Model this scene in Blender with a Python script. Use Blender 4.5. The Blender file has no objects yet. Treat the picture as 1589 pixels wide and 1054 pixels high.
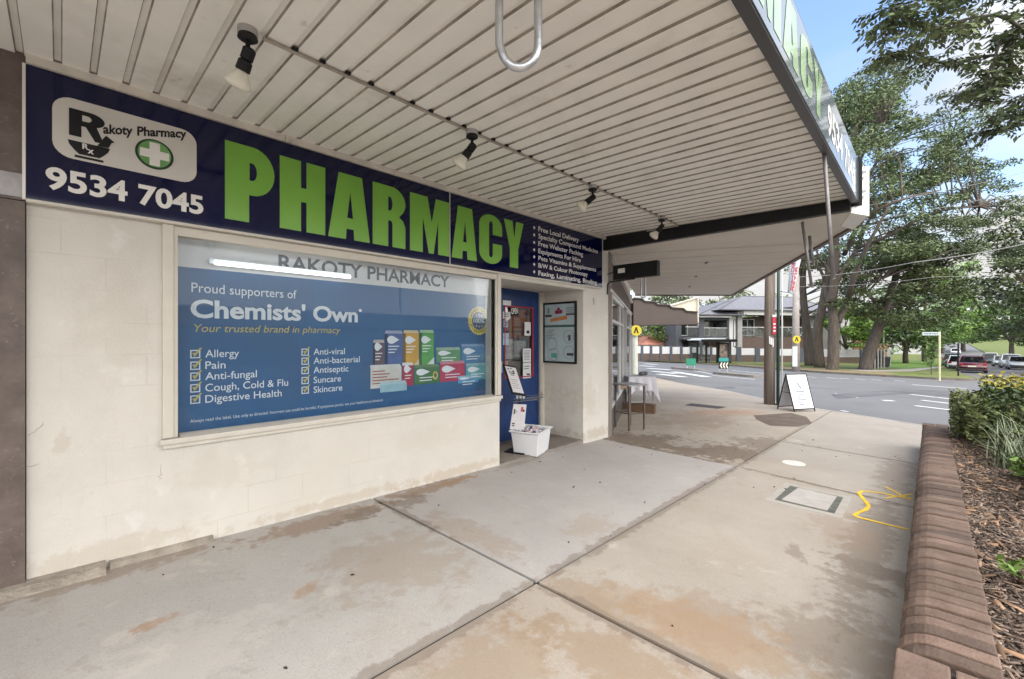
import bpy, math, random
import numpy as np
from mathutils import Matrix, Vector
R_ = math.radians
SC = bpy.context.scene
COL = SC.collection
# ------------------------------------------------------------------ camera
F_PX, CX, CY, TH, CAM_D, CAM_H = 674.36, 794.5, 526.0, R_(43.925), 3.686, 1.5
cam = bpy.data.cameras.new('camera'); co = bpy.data.objects.new('camera', cam); COL.objects.link(co)
cam.sensor_width = 36.0; cam.lens = F_PX / 1589 * 36; cam.shift_y = -(527 - CY) / 1589
cam.clip_start = 0.05; cam.clip_end = 2000
co.location = (0, -CAM_D, CAM_H); co.rotation_euler = (R_(90), 0, TH - R_(90))
SC.camera = co
# ------------------------------------------------------------------ sky, sun, exposure
SUN_EL, SUN_AZ = 52, -118            # sun direction (azimuth in the xy plane), behind the out-of-view cloud boosted below
W = bpy.data.worlds.new('World'); SC.world = W; W.use_nodes = True
nt = W.node_tree; nt.nodes.clear(); L = nt.links.new
def N(t, **k):
    n = nt.nodes.new(t)
    for a, b in k.items(): setattr(n, a, b)
    return n
out = N('ShaderNodeOutputWorld'); bg = N('ShaderNodeBackground'); bg.inputs[1].default_value = 0.1
sky = N('ShaderNodeTexSky', sky_type='NISHITA', sun_disc=False)
sky.sun_elevation = R_(SUN_EL); sky.sun_rotation = R_(90 - SUN_AZ); sky.dust_density = 0.6; sky.ozone_density = 1.6
tc = N('ShaderNodeTexCoord')
sep = N('ShaderNodeSeparateXYZ'); L(tc.outputs['Generated'], sep.inputs[0])
def M_(op, a, b=None):
    n = N('ShaderNodeMath', operation=op)
    for i, x in enumerate((a, b)):
        if x is None: continue
        if isinstance(x, (int, float)): n.inputs[i].default_value = x
        else: L(x, n.inputs[i])
    return n.outputs[0]
zz = M_('ADD', M_('MAXIMUM', sep.outputs[2], 0.0), 0.16)
cmb = N('ShaderNodeCombineXYZ'); L(M_('DIVIDE', sep.outputs[0], zz), cmb.inputs[0]); L(M_('DIVIDE', sep.outputs[1], zz), cmb.inputs[1])
nz = N('ShaderNodeTexNoise'); nz.inputs['Scale'].default_value = 0.95; nz.inputs['Detail'].default_value = 7; nz.inputs['Roughness'].default_value = .56
nz.inputs['Distortion'].default_value = .25; L(cmb.outputs[0], nz.inputs['Vector'])
dot = N('ShaderNodeVectorMath', operation='DOT_PRODUCT'); L(tc.outputs['Generated'], dot.inputs[0]); dot.inputs[1].default_value = (-.40, -.82, .35)
glow = N('ShaderNodeMapRange'); glow.inputs[1].default_value = -.25; glow.inputs[2].default_value = .8; L(dot.outputs['Value'], glow.inputs[0])
low = N('ShaderNodeMapRange'); low.inputs[1].default_value = .42; low.inputs[2].default_value = .02; low.inputs[3].default_value = 0; low.inputs[4].default_value = .30; L(sep.outputs[2], low.inputs[0])
cov = M_('ADD', M_('ADD', nz.outputs[0], M_('MULTIPLY', glow.outputs[0], .5)), low.outputs[0])
ramp = N('ShaderNodeMapRange', interpolation_type='SMOOTHSTEP'); ramp.inputs[1].default_value = .50; ramp.inputs[2].default_value = .80; L(cov, ramp.inputs[0])
bri = N('ShaderNodeMapRange'); bri.inputs[3].default_value = 6.6; bri.inputs[4].default_value = 31.0; L(glow.outputs[0], bri.inputs[0])  # unseen cloud behind the camera brightened to fill under the awning
wht = N('ShaderNodeVectorMath', operation='SCALE'); wht.inputs[0].default_value = (1, .985, .965); L(bri.outputs[0], wht.inputs['Scale'])
skb = N('ShaderNodeVectorMath', operation='SCALE'); skb.inputs['Scale'].default_value = 2.9; L(sky.outputs[0], skb.inputs[0])
mx = N('ShaderNodeMix', data_type='RGBA'); L(ramp.outputs[0], mx.inputs[0]); L(skb.outputs[0], mx.inputs[6]); L(wht.outputs[0], mx.inputs[7])
L(mx.outputs[2], bg.inputs[0]); L(bg.outputs[0], out.inputs[0])
sl = bpy.data.lights.new('sun', 'SUN'); so = bpy.data.objects.new('sun', sl); COL.objects.link(so)
sl.energy = 1.4; sl.angle = R_(40); sl.color = (1, .96, .9)
sd = Vector((math.cos(R_(SUN_EL)) * math.cos(R_(SUN_AZ)), math.cos(R_(SUN_EL)) * math.sin(R_(SUN_AZ)), math.sin(R_(SUN_EL))))
so.rotation_euler = sd.to_track_quat('Z', 'Y').to_euler()
SC.view_settings.view_transform = 'Standard'; SC.view_settings.look = 'None'
SC.view_settings.exposure = 0.40; SC.view_settings.gamma = 1
try: SC.cycles.max_bounces = 10; SC.cycles.diffuse_bounces = 5
except Exception: pass
# ------------------------------------------------------------------ pixel -> place helpers (each lands on a real plane)
FW = np.array([math.cos(TH), math.sin(TH), 0]); RT = np.array([math.sin(TH), -math.cos(TH), 0]); CAMP = np.array([0, -CAM_D, CAM_H])
G0, GS = .09, .025                                  # the street falls 2.5 % towards +x
def gz(x): return G0 - GS * x if x < 118 else G0 - GS * 118 + .022 * (x - 118)
def ray(u, v): return FW + RT * ((u - CX) / F_PX) - np.array([0, 0, (v - CY) / F_PX])
def wy(u, v, y=0.0):
    r = ray(u, v); return CAMP + r * ((y - CAMP[1]) / r[1])
def wx(u, v, x):
    r = ray(u, v); return CAMP + r * ((x - CAMP[0]) / r[0])
def wz(u, v, z):
    r = ray(u, v); return CAMP + r * ((z - CAMP[2]) / r[2])
def wg(u, v, off=0.0):
    r = ray(u, v); t = (G0 + off - CAMP[2]) / (r[2] + GS * r[0]); return CAMP + r * t
def wd(u, v, D): return CAMP + ray(u, v) * D
class Frame:                                        # an upright plane: s along it, y into it, z up
    def __init__(s, P, e):
        e = np.array([e[0], e[1], 0.]) / math.hypot(*e[:2]); n = np.array([-e[1], e[0], 0])
        s.P = np.array([P[0], P[1], 0.]); s.e = e; s.n = n
        s.M = Matrix(((e[0], n[0], 0, P[0]), (e[1], n[1], 0, P[1]), (0, 0, 1, 0), (0, 0, 0, 1)))
    def at(s, u, v, y=0.0):
        r = ray(u, v); t = ((s.P + s.n * y - CAMP) @ s.n) / (r @ s.n); p = CAMP + r * t - s.P
        return p @ s.e, p[2]
WALL = Frame((0, 0), (1, 0))
# ------------------------------------------------------------------ materials
MATS = {}
def mat(name, col, rough=.7, var=.12, scale=6, bump=0.0, bscale=60, metal=0, spec=.5, coat=0, col2=None, island=0, stain=None, emit=0, trans=0, stretch=None, blobs=None, plane='xy', blocks=None):
    if name in MATS: return MATS[name]
    m = bpy.data.materials.new(name); m.use_nodes = True; t = m.node_tree; b = t.nodes['Principled BSDF']; l = t.links.new
    tcn = t.nodes.new('ShaderNodeTexCoord'); vec = tcn.outputs['Object']
    if stretch:
        mp = t.nodes.new('ShaderNodeMapping'); mp.inputs['Scale'].default_value = stretch; l(vec, mp.inputs[0]); vec = mp.outputs[0]
    n1 = t.nodes.new('ShaderNodeTexNoise'); n1.inputs['Scale'].default_value = scale; n1.inputs['Detail'].default_value = 6; n1.inputs['Roughness'].default_value = .62; l(vec, n1.inputs[0])
    r = t.nodes.new('ShaderNodeValToRGB'); c2 = col2 or tuple(min(1, c * (1 + var)) for c in col)
    c1 = tuple(c * (1 - var) for c in col) if not col2 else col
    r.color_ramp.elements[0].position = .33; r.color_ramp.elements[1].position = .67
    r.color_ramp.elements[0].color = (*c1, 1); r.color_ramp.elements[1].color = (*c2, 1); l(n1.outputs[0], r.inputs[0]); cur = r.outputs[0]
    def mixc(fac, a, bcol, mode='MIX'):
        x = t.nodes.new('ShaderNodeMix'); x.data_type = 'RGBA'; x.blend_type = mode
        if isinstance(fac, float): x.inputs[0].default_value = fac
        else: l(fac, x.inputs[0])
        l(a, x.inputs[6])
        if isinstance(bcol, tuple): x.inputs[7].default_value = (*bcol, 1)
        else: l(bcol, x.inputs[7])
        return x.outputs[2]
    if island:
        g = t.nodes.new('ShaderNodeNewGeometry'); mr = t.nodes.new('ShaderNodeMapRange'); mr.inputs[3].default_value = 1 - island; mr.inputs[4].default_value = 1 + island
        l(g.outputs['Random Per Island'], mr.inputs[0]); sc_ = t.nodes.new('ShaderNodeVectorMath'); sc_.operation = 'SCALE'; l(cur, sc_.inputs[0]); l(mr.outputs[0], sc_.inputs['Scale']); cur = sc_.outputs[0]
    for st in (stain or []):                          # (colour, scale, lo, hi, strength[, seed])
        n2 = t.nodes.new('ShaderNodeTexNoise'); n2.inputs['Scale'].default_value = st[1]; n2.inputs['Detail'].default_value = 8; n2.inputs['Roughness'].default_value = .6
        mp2 = t.nodes.new('ShaderNodeMapping'); sd_ = st[5] if len(st) > 5 else 0; mp2.inputs['Location'].default_value = (sd_ * 7.3, sd_ * 3.1, sd_); l(vec, mp2.inputs[0]); l(mp2.outputs[0], n2.inputs[0])
        mr = t.nodes.new('ShaderNodeMapRange'); mr.interpolation_type = 'SMOOTHSTEP'; mr.inputs[1].default_value = st[2]; mr.inputs[2].default_value = st[3]; mr.inputs[4].default_value = st[4]; l(n2.outputs[0], mr.inputs[0])
        cur = mixc(mr.outputs[0], cur, st[0])
    for bl in (blobs or []):                          # (colour, cx, cy, rx, ry, rot, strength[, edge]) one patch (mostly stains) with its own ragged outline
        mp3 = t.nodes.new('ShaderNodeMapping'); mp3.vector_type = 'TEXTURE'
        if plane == 'xy': mp3.inputs['Location'].default_value = (bl[1], bl[2], 0); mp3.inputs['Scale'].default_value = (bl[3], bl[4], 1e5); mp3.inputs['Rotation'].default_value = (0, 0, bl[5])
        else: mp3.inputs['Location'].default_value = (bl[1], 0, bl[2]); mp3.inputs['Scale'].default_value = (bl[3], 1e5, bl[4]); mp3.inputs['Rotation'].default_value = (0, bl[5], 0)
        l(tcn.outputs['Object'], mp3.inputs[0]); ln = t.nodes.new('ShaderNodeVectorMath'); ln.operation = 'LENGTH'; l(mp3.outputs[0], ln.inputs[0])
        n3 = t.nodes.new('ShaderNodeTexNoise'); n3.inputs['Scale'].default_value = 4.5 / max(.25, min(bl[3], bl[4])) ** .5; n3.inputs['Detail'].default_value = 9; n3.inputs['Roughness'].default_value = .68; l(tcn.outputs['Object'], n3.inputs[0])
        ad = t.nodes.new('ShaderNodeMath'); ad.operation = 'MULTIPLY_ADD'; ad.inputs[1].default_value = 3.4; l(n3.outputs[0], ad.inputs[0]); l(ln.outputs['Value'], ad.inputs[2])
        mr = t.nodes.new('ShaderNodeMapRange'); mr.interpolation_type = 'SMOOTHSTEP'; ed_ = bl[7] if len(bl) > 7 else .45; mr.inputs[1].default_value = 2.6 + ed_ * .4; mr.inputs[2].default_value = 2.6 - ed_ * .8; mr.inputs[4].default_value = bl[6]; l(ad.outputs[0], mr.inputs[0])
        cur = mixc(mr.outputs[0], cur, bl[0])
    if blocks:                                        # faint masonry joints under the paint
        mpb = t.nodes.new('ShaderNodeMapping'); mpb.inputs['Rotation'].default_value = (R_(90), 0, 0); l(tcn.outputs['Object'], mpb.inputs[0])
        bt = t.nodes.new('ShaderNodeTexBrick'); l(mpb.outputs[0], bt.inputs[0]); bt.inputs['Scale'].default_value = 1; bt.inputs['Brick Width'].default_value = blocks[0]; bt.inputs['Row Height'].default_value = blocks[1]; bt.inputs['Mortar Size'].default_value = .003; bt.inputs['Mortar Smooth'].default_value = .4
        nm = t.nodes.new('ShaderNodeTexNoise'); nm.inputs['Scale'].default_value = 1.7; l(tcn.outputs['Object'], nm.inputs[0]); mm = t.nodes.new('ShaderNodeMapRange'); mm.inputs[1].default_value = .48; mm.inputs[2].default_value = .65; mm.inputs[4].default_value = .22; l(nm.outputs[0], mm.inputs[0])
        mu = t.nodes.new('ShaderNodeMath'); mu.operation = 'MULTIPLY'; l(bt.outputs['Fac'], mu.inputs[0]); l(mm.outputs[0], mu.inputs[1]); cur = mixc(mu.outputs[0], cur, (.22, .19, .15))
    l(cur, b.inputs['Base Color'])
    b.inputs['Roughness'].default_value = rough; b.inputs['Metallic'].default_value = metal; b.inputs['Specular IOR Level'].default_value = spec
    b.inputs['Coat Weight'].default_value = coat; b.inputs['Coat Roughness'].default_value = .04
    if emit:
        l(cur, b.inputs['Emission Color']); b.inputs['Emission Strength'].default_value = emit
    if bump:
        nb = t.nodes.new('ShaderNodeTexNoise'); nb.inputs['Scale'].default_value = bscale; nb.inputs['Detail'].default_value = 5; l(vec, nb.inputs[0])
        bp = t.nodes.new('ShaderNodeBump'); bp.inputs['Strength'].default_value = bump; bp.inputs['Distance'].default_value = .02; l(nb.outputs[0], bp.inputs['Height']); l(bp.outputs[0], b.inputs['Normal'])
    m['mixc'] = 0
    MATS[name] = m; return m
def brickmat(name, c1, c2, mortar, bw=.23, rh=.086, ms=.01, rough=.85, swap=False, bump=.5):
    if name in MATS: return MATS[name]
    m = mat(name, c1, rough, .15); t = m.node_tree; b = t.nodes['Principled BSDF']; l = t.links.new
    tcn = t.nodes.new('ShaderNodeTexCoord'); mp = t.nodes.new('ShaderNodeMapping'); l(tcn.outputs['Object'], mp.inputs[0])
    mp.inputs['Rotation'].default_value = (R_(90), 0, 0) if not swap else (R_(90), 0, R_(90))
    bt = t.nodes.new('ShaderNodeTexBrick'); l(mp.outputs[0], bt.inputs[0]); bt.inputs['Color1'].default_value = (*c1, 1); bt.inputs['Color2'].default_value = (*c2, 1); bt.inputs['Mortar'].default_value = (*mortar, 1)
    bt.inputs['Scale'].default_value = 1; bt.inputs['Brick Width'].default_value = bw; bt.inputs['Row Height'].default_value = rh; bt.inputs['Mortar Size'].default_value = ms
    old = b.inputs['Base Color'].links[0].from_socket
    x = t.nodes.new('ShaderNodeMix'); x.data_type = 'RGBA'; x.blend_type = 'MIX'; x.inputs[0].default_value = .8; l(old, x.inputs[6]); l(bt.outputs[0], x.inputs[7]); l(x.outputs[2], b.inputs['Base Color'])
    bp = t.nodes.new('ShaderNodeBump'); bp.inputs['Strength'].default_value = bump; bp.inputs['Distance'].default_value = .01; bp.invert = True; l(bt.outputs['Fac'], bp.inputs['Height']); l(bp.outputs[0], b.inputs['Normal'])
    return m
def glassmat(name, tint=(.9, .95, .95), refl=1.0, rough=.02, body=0.0, bodycol=(.1, .12, .13)):
    if name in MATS: return MATS[name]
    m = bpy.data.materials.new(name); m.use_nodes = True; t = m.node_tree; t.nodes.clear(); l = t.links.new
    o = t.nodes.new('ShaderNodeOutputMaterial'); tr = t.nodes.new('ShaderNodeBsdfTransparent'); tr.inputs[0].default_value = (*tint, 1)
    gl = t.nodes.new('ShaderNodeBsdfGlossy'); gl.inputs['Roughness'].default_value = rough; fr = t.nodes.new('ShaderNodeFresnel'); fr.inputs[0].default_value = 1.5
    df = t.nodes.new('ShaderNodeBsdfDiffuse'); df.inputs[0].default_value = (*bodycol, 1)
    m1 = t.nodes.new('ShaderNodeMixShader'); m1.inputs[0].default_value = body; l(tr.outputs[0], m1.inputs[1]); l(df.outputs[0], m1.inputs[2])
    ml = t.nodes.new('ShaderNodeMath'); ml.operation = 'MULTIPLY'; ml.inputs[1].default_value = refl; l(fr.outputs[0], ml.inputs[0])
    m2 = t.nodes.new('ShaderNodeMixShader'); l(ml.outputs[0], m2.inputs[0]); l(m1.outputs[0], m2.inputs[1]); l(gl.outputs[0], m2.inputs[2]); l(m2.outputs[0], o.inputs[0])
    MATS[name] = m; return m
# ------------------------------------------------------------------ mesh builder
ROOTM = {}
def tag(o, label=None, cat=None, group=None, kind=None):
    if label: o['label'] = label
    if cat: o['category'] = cat
    if group: o['group'] = group
    if kind: o['kind'] = kind
    return o
def empty(name, loc, label=None, cat=None, group=None, rz=0.0, M=None):
    o = bpy.data.objects.new(name, None); COL.objects.link(o); o.empty_display_size = .1
    mt = M.copy() if M is not None else Matrix.Translation(Vector([float(a) for a in loc])) @ Matrix.Rotation(rz, 4, 'Z')
    o.matrix_basis = mt; ROOTM[o.name] = mt; return tag(o, label, cat, group)
def root_of(o):
    while o.parent: o = o.parent
    return o
class MB:
    def __init__(s, M=None): s.v = []; s.f = []; s.M = M
    def pt(s, p):
        p = Vector([float(a) for a in p])
        if s.M is not None: p = s.M @ p
        s.v.append(p[:]); return len(s.v) - 1
    def face(s, *ps): s.f.append([s.pt(p) for p in ps]); return s
    def box(s, x0, x1, y0, y1, z0, z1):
        i = [s.pt(p) for p in ((x0, y0, z0), (x1, y0, z0), (x1, y1, z0), (x0, y1, z0), (x0, y0, z1), (x1, y0, z1), (x1, y1, z1), (x0, y1, z1))]
        for q in ((0, 3, 2, 1), (4, 5, 6, 7), (0, 1, 5, 4), (1, 2, 6, 5), (2, 3, 7, 6), (3, 0, 4, 7)): s.f.append([i[k] for k in q])
        return s
    def obox(s, c, size, rz=0, M=None):
        old = s.M; m = Matrix.Translation(Vector([float(a) for a in c])) @ Matrix.Rotation(rz, 4, 'Z')
        if M is not None: m = m @ M
        s.M = (old @ m) if old is not None else m
        a, b, c_ = [k / 2 for k in size]; s.box(-a, a, -b, b, -c_, c_); s.M = old; return s
    def hexa(s, bot, top):                       # two 4-point rings
        i = [s.pt(p) for p in bot] + [s.pt(p) for p in top]
        for q in ((0, 3, 2, 1), (4, 5, 6, 7), (0, 1, 5, 4), (1, 2, 6, 5), (2, 3, 7, 6), (3, 0, 4, 7)): s.f.append([i[k] for k in q])
        return s
    def prism(s, pts, d0, d1, ax='y'):           # 2-D outline swept along an axis
        def P(a, b, d): return (a, d, b) if ax == 'y' else ((d, a, b) if ax == 'x' else (a, b, d))
        A = [s.pt(P(a, b, d0)) for a, b in pts]; B = [s.pt(P(a, b, d1)) for a, b in pts]; n = len(pts)
        s.f.append(A[::-1]); s.f.append(B)
        for k in range(n): s.f.append([A[k], A[(k + 1) % n], B[(k + 1) % n], B[k]])
        return s
    def tube(s, path, r, n=8, cap=True):
        path = [Vector([float(a) for a in p]) for p in path]; rs = r if isinstance(r, (list, tuple)) else [r] * len(path); rings = []
        up = None
        for k, p in enumerate(path):
            d = (path[min(k + 1, len(path) - 1)] - path[max(k - 1, 0)]).normalized()
            if up is None: up = Vector((0, 0, 1)) if abs(d.z) < .9 else Vector((1, 0, 0))
            a = (up - d * up.dot(d)).normalized(); b = d.cross(a); up = a
            rings.append([s.pt(p + (a * math.cos(2 * math.pi * j / n) + b * math.sin(2 * math.pi * j / n)) * rs[k]) for j in range(n)])
        for k in range(len(rings) - 1):
            for j in range(n): s.f.append([rings[k][j], rings[k][(j + 1) % n], rings[k + 1][(j + 1) % n], rings[k + 1][j]])
        if cap: s.f.append(rings[0][::-1]); s.f.append(rings[-1])
        return s
    def cyl(s, p0, p1, r0, r1=None, n=12): return s.tube([p0, p1], [r0, r0 if r1 is None else r1], n)
    def lathe(s, prof, n=16, M=None):
        old = s.M
        if M is not None: s.M = (old @ M) if old is not None else M
        rings = [[s.pt((r * math.cos(2 * math.pi * j / n), r * math.sin(2 * math.pi * j / n), z)) for j in range(n)] for r, z in prof]
        for k in range(len(rings) - 1):
            for j in range(n): s.f.append([rings[k][j], rings[k][(j + 1) % n], rings[k + 1][(j + 1) % n], rings[k + 1][j]])
        s.f.append(rings[0][::-1]); s.f.append(rings[-1]); s.M = old; return s
    def build(s, name, material, parent=None, smooth=False, local=False, bevel=0, label=None, keep=False):
        me = bpy.data.meshes.new(name); V = s.v; loc = Vector((0, 0, 0))
        if parent is not None:
            if not local:
                inv = ROOTM[root_of(parent).name].inverted(); V = [(inv @ Vector(p))[:] for p in V]
        elif not keep and V:
            a = np.array(V); loc = Vector(((a[:, 0].min() + a[:, 0].max()) / 2, (a[:, 1].min() + a[:, 1].max()) / 2, a[:, 2].min())); V = (a - np.array(loc)).tolist()
        me.from_pydata(V, [], s.f); me.update()
        for m in (material if isinstance(material, (list, tuple)) else [material]): me.materials.append(m)
        if smooth: me.polygons.foreach_set('use_smooth', [True] * len(me.polygons))
        o = bpy.data.objects.new(name, me); COL.objects.link(o)
        if parent is not None: o.parent = parent
        else: o.location = loc; ROOTM[o.name] = Matrix.Translation(loc)
        if bevel:
            bv = o.modifiers.new('bevel', 'BEVEL'); bv.width = bevel; bv.segments = 2; bv.limit_method = 'ANGLE'; bv.angle_limit = R_(50)
        if label: o['label'] = label
        return o
def fast_mesh(name, V, Fq, material, parent=None, loc=None):
    """quads from numpy arrays, given in world space (loc) or the parent's world"""
    V = np.asarray(V, float)
    if parent is not None:
        mi = np.array(ROOTM[root_of(parent).name].inverted()); V = V @ mi[:3, :3].T + mi[:3, 3]
    elif loc is not None: V = V - np.array(loc)
    me = bpy.data.meshes.new(name); me.vertices.add(len(V)); me.vertices.foreach_set('co', V.astype(np.float32).ravel())
    n = len(Fq); k = Fq.shape[1]; me.loops.add(n * k); me.loops.foreach_set('vertex_index', Fq.astype(np.int32).ravel())
    me.polygons.add(n); me.polygons.foreach_set('loop_start', np.arange(0, n * k, k, dtype=np.int32)); me.polygons.foreach_set('loop_total', np.full(n, k, dtype=np.int32))
    me.update(calc_edges=True); me.materials.append(material)
    o = bpy.data.objects.new(name, me); COL.objects.link(o)
    if parent is not None: o.parent = parent
    elif loc is not None: o.location = loc; ROOTM[o.name] = Matrix.Translation(Vector(loc))
    return o
def copy_tree(o, parent=None):
    c = o.copy(); COL.objects.link(c); c.parent = parent
    for ch in [x for x in bpy.data.objects if x.parent == o]: copy_tree(ch, c)
    return c
# ---- flat shapes and lettering (vinyl on signs): curve filled to a mesh
def curve_to_mesh(cu):
    o = bpy.data.objects.new('tmp', cu); COL.objects.link(o); dg = bpy.context.evaluated_depsgraph_get(); dg.update()
    me = bpy.data.meshes.new_from_object(o.evaluated_get(dg)); COL.objects.unlink(o); bpy.data.objects.remove(o); bpy.data.curves.remove(cu)
    v = np.array([p.co[:] for p in me.vertices]) if len(me.vertices) else np.zeros((0, 3)); f = [list(p.vertices) for p in me.polygons]; bpy.data.meshes.remove(me); return v, f
def poly2d(polys):
    cu = bpy.data.curves.new('tmp', 'CURVE'); cu.dimensions = '2D'; cu.fill_mode = 'BOTH'
    for pl in polys:
        sp = cu.splines.new('POLY'); sp.points.add(len(pl) - 1); sp.use_cyclic_u = True
        for k, (a, b) in enumerate(pl): sp.points[k].co = (a, b, 0, 1)
    return curve_to_mesh(cu)
def text2d(s, bold=0.0, spacing=1.0):
    cu = bpy.data.curves.new('tmp', 'FONT'); cu.body = s; cu.size = 1; cu.offset = bold; cu.space_character = spacing; cu.fill_mode = 'FRONT'; cu.resolution_u = 4
    return curve_to_mesh(cu)
CAPH = None
def put2d(vf, mb, x0, z0, sx, sz, y, shear=0.0):
    v, f = vf; b = len(mb.v)
    for p in v: mb.pt((x0 + (p[0] + shear * p[1]) * sx, y, z0 + p[1] * sz))
    for q in f: mb.f.append([b + k for k in q])
def text(mb, s, y, x0, z0, h, w=None, bold=0.0, shear=0.0, sx=None, spacing=1.0):
    global CAPH
    if CAPH is None:
        v, _ = text2d('H'); CAPH = v[:, 1].max()
    vf = text2d(s, bold, spacing); v = vf[0]; k = h / (CAPH + 2 * bold); a, b_ = v[:, 0].min(), v[:, 0].max()
    kx = w / (b_ - a) if w else (sx or k)
    v[:, 0] -= a; put2d(vf, mb, x0, z0, kx, k, y, shear)
def arc(cx, cz, rx, rz, a0, a1, n=12): return [(cx + rx * math.cos(R_(a0 + (a1 - a0) * k / n)), cz + rz * math.sin(R_(a0 + (a1 - a0) * k / n))) for k in range(n + 1)]
def rrect(x0, z0, x1, z1, r, n=6): return arc(x1 - r, z1 - r, r, r, 0, 90, n) + arc(x0 + r, z1 - r, r, r, 90, 180, n) + arc(x0 + r, z0 + r, r, r, 180, 270, n) + arc(x1 - r, z0 + r, r, r, 270, 360, n)
def flat(mb, polys, y): put2d(poly2d(polys), mb, 0, 0, 1, 1, y)
def frect(mb, x0, x1, z0, z1, y): mb.face((x0, y, z0), (x1, y, z0), (x1, y, z1), (x0, y, z1))
rng = np.random.default_rng(7); random.seed(7)
# ------------------------------------------------------------------ shared materials
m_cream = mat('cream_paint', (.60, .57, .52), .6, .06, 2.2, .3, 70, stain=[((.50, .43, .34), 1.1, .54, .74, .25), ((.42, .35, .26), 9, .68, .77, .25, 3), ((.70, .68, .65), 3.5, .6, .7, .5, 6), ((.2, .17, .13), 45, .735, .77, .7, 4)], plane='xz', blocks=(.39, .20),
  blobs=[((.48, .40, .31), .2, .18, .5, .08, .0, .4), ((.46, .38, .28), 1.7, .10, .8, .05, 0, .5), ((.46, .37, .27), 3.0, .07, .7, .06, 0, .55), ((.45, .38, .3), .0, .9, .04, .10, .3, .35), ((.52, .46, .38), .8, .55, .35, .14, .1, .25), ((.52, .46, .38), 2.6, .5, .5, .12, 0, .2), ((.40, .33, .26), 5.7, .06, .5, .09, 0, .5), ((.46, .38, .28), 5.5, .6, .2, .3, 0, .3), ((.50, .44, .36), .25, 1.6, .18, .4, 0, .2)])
m_trim = mat('cream_trim', (.57, .535, .475), .5, .06, 8, .08, stain=[((.34, .27, .2), 6, .64, .76, .5)])
m_navy = mat('navy_sign_face', (.0015, .003, .036), .08, .15, 1.2, spec=.35, coat=.12)
m_green = mat('green_vinyl', (.175, .40, .05), .25, .08, 1.5, spec=.5)
m_white = mat('white_vinyl', (.72, .70, .66), .25, .04, 3)
m_black = mat('black_paint', (.010, .010, .011), .5, .2, 8, spec=.3)
m_dark = mat('dark_grey_steel', (.045, .047, .055), .4, .15, 5, metal=.0)
m_galv = mat('galvanised_steel', (.55, .57, .60), .34, .12, 14, .1, 80, metal=.9)
m_soffit = mat('white_steel_soffit', (.82, .795, .75), .45, .05, 3, .05, 40, stain=[((.45, .40, .33), 1.6, .54, .72, .4), ((.25, .2, .15), 14, .69, .78, .5, 2), ((.12, .09, .07), 42, .735, .77, .8, 5), ((.40, .33, .24), 4, .66, .74, .5, 8)])
m_concrete_dark = mat('joint_filler', (.035, .03, .026), .9, .3, 20)
def slab(name, c, c2, stains): return mat(name, c, .82, .1, 1.3, .25, 140, col2=c2, stain=stains)
ORG = (.32, .22, .14); DRK = (.13, .105, .085); PAL = (.50, .46, .42)
GRIT = [((.17, .15, .135), 190, .54, .66, .5, 11), ((.62, .60, .57), 150, .58, .68, .45, 12), ((.2, .175, .15), 70, .58, .68, .35, 15), ((.14, .115, .095), 26, .70, .76, .65, 13), ((.25, .22, .19), 9, .60, .70, .35, 14)]
RUS = (.33, .19, .10); WET = (.185, .145, .115)
def slab(name, c, c2, stains, blobs=None): return mat(name, c, .80, .1, 1.6, .16, 260, col2=c2, stain=stains + GRIT, blobs=blobs)
def gxy(u, v): q = wg(u, v); return q[0], q[1]
slabA = slab('concrete_grey', (.36, .34, .32), (.41, .39, .37), [(ORG, .9, .58, .78, .35, 1), (PAL, 4, .60, .70, .6, 6), ((.30, .24, .19), 2.6, .6, .72, .5, 3)],
  [((.25, .175, .125), 1.5, -.22, .75, .16, 0, .7), (WET, 1.72, -.3, .28, .12, .3, .75), (RUS, .3, -.9, .10, .05, .2, .6), (RUS, 1.0, -1.1, .12, .05, .5, .5), ((.30, .23, .17), 1.5, -1.2, .45, .5, 0, .45), ((.50, .47, .44), .3, -1.3, .5, .3, .4, .4), ((.24, .18, .13), .1, -.12, .7, .12, 0, .6), (WET, .8, -1.96, 1.6, .045, 0, .6), (WET, 1.97, -.5, .045, .5, 0, .6)])
slabB = slab('concrete_lilac', (.365, .342, .33), (.415, .392, .378), [(ORG, .8, .64, .82, .3, 5), (PAL, 5, .62, .72, .5, 8)],
  [((.25, .175, .12), 2.5, -.12, .65, .13, 0, .75), (WET, 2.2, -.28, .22, .16, .4, .7), (RUS, 2.9, -.12, .35, .05, 0, .6), ((.31, .24, .18), 2.15, -1.2, .16, .6, 0, .5), ((.30, .25, .2), 3.9, -.1, .6, .07, 0, .6), ((.33, .26, .19), 2.9, -1.75, .3, .2, .2, .4), (WET, 3.8, -1.96, 2.4, .045, 0, .6), (WET, 2.0, -.5, .045, .5, 0, .6), (WET, 5.78, -1.0, .06, 1.1, -.07, .6)])
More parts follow.
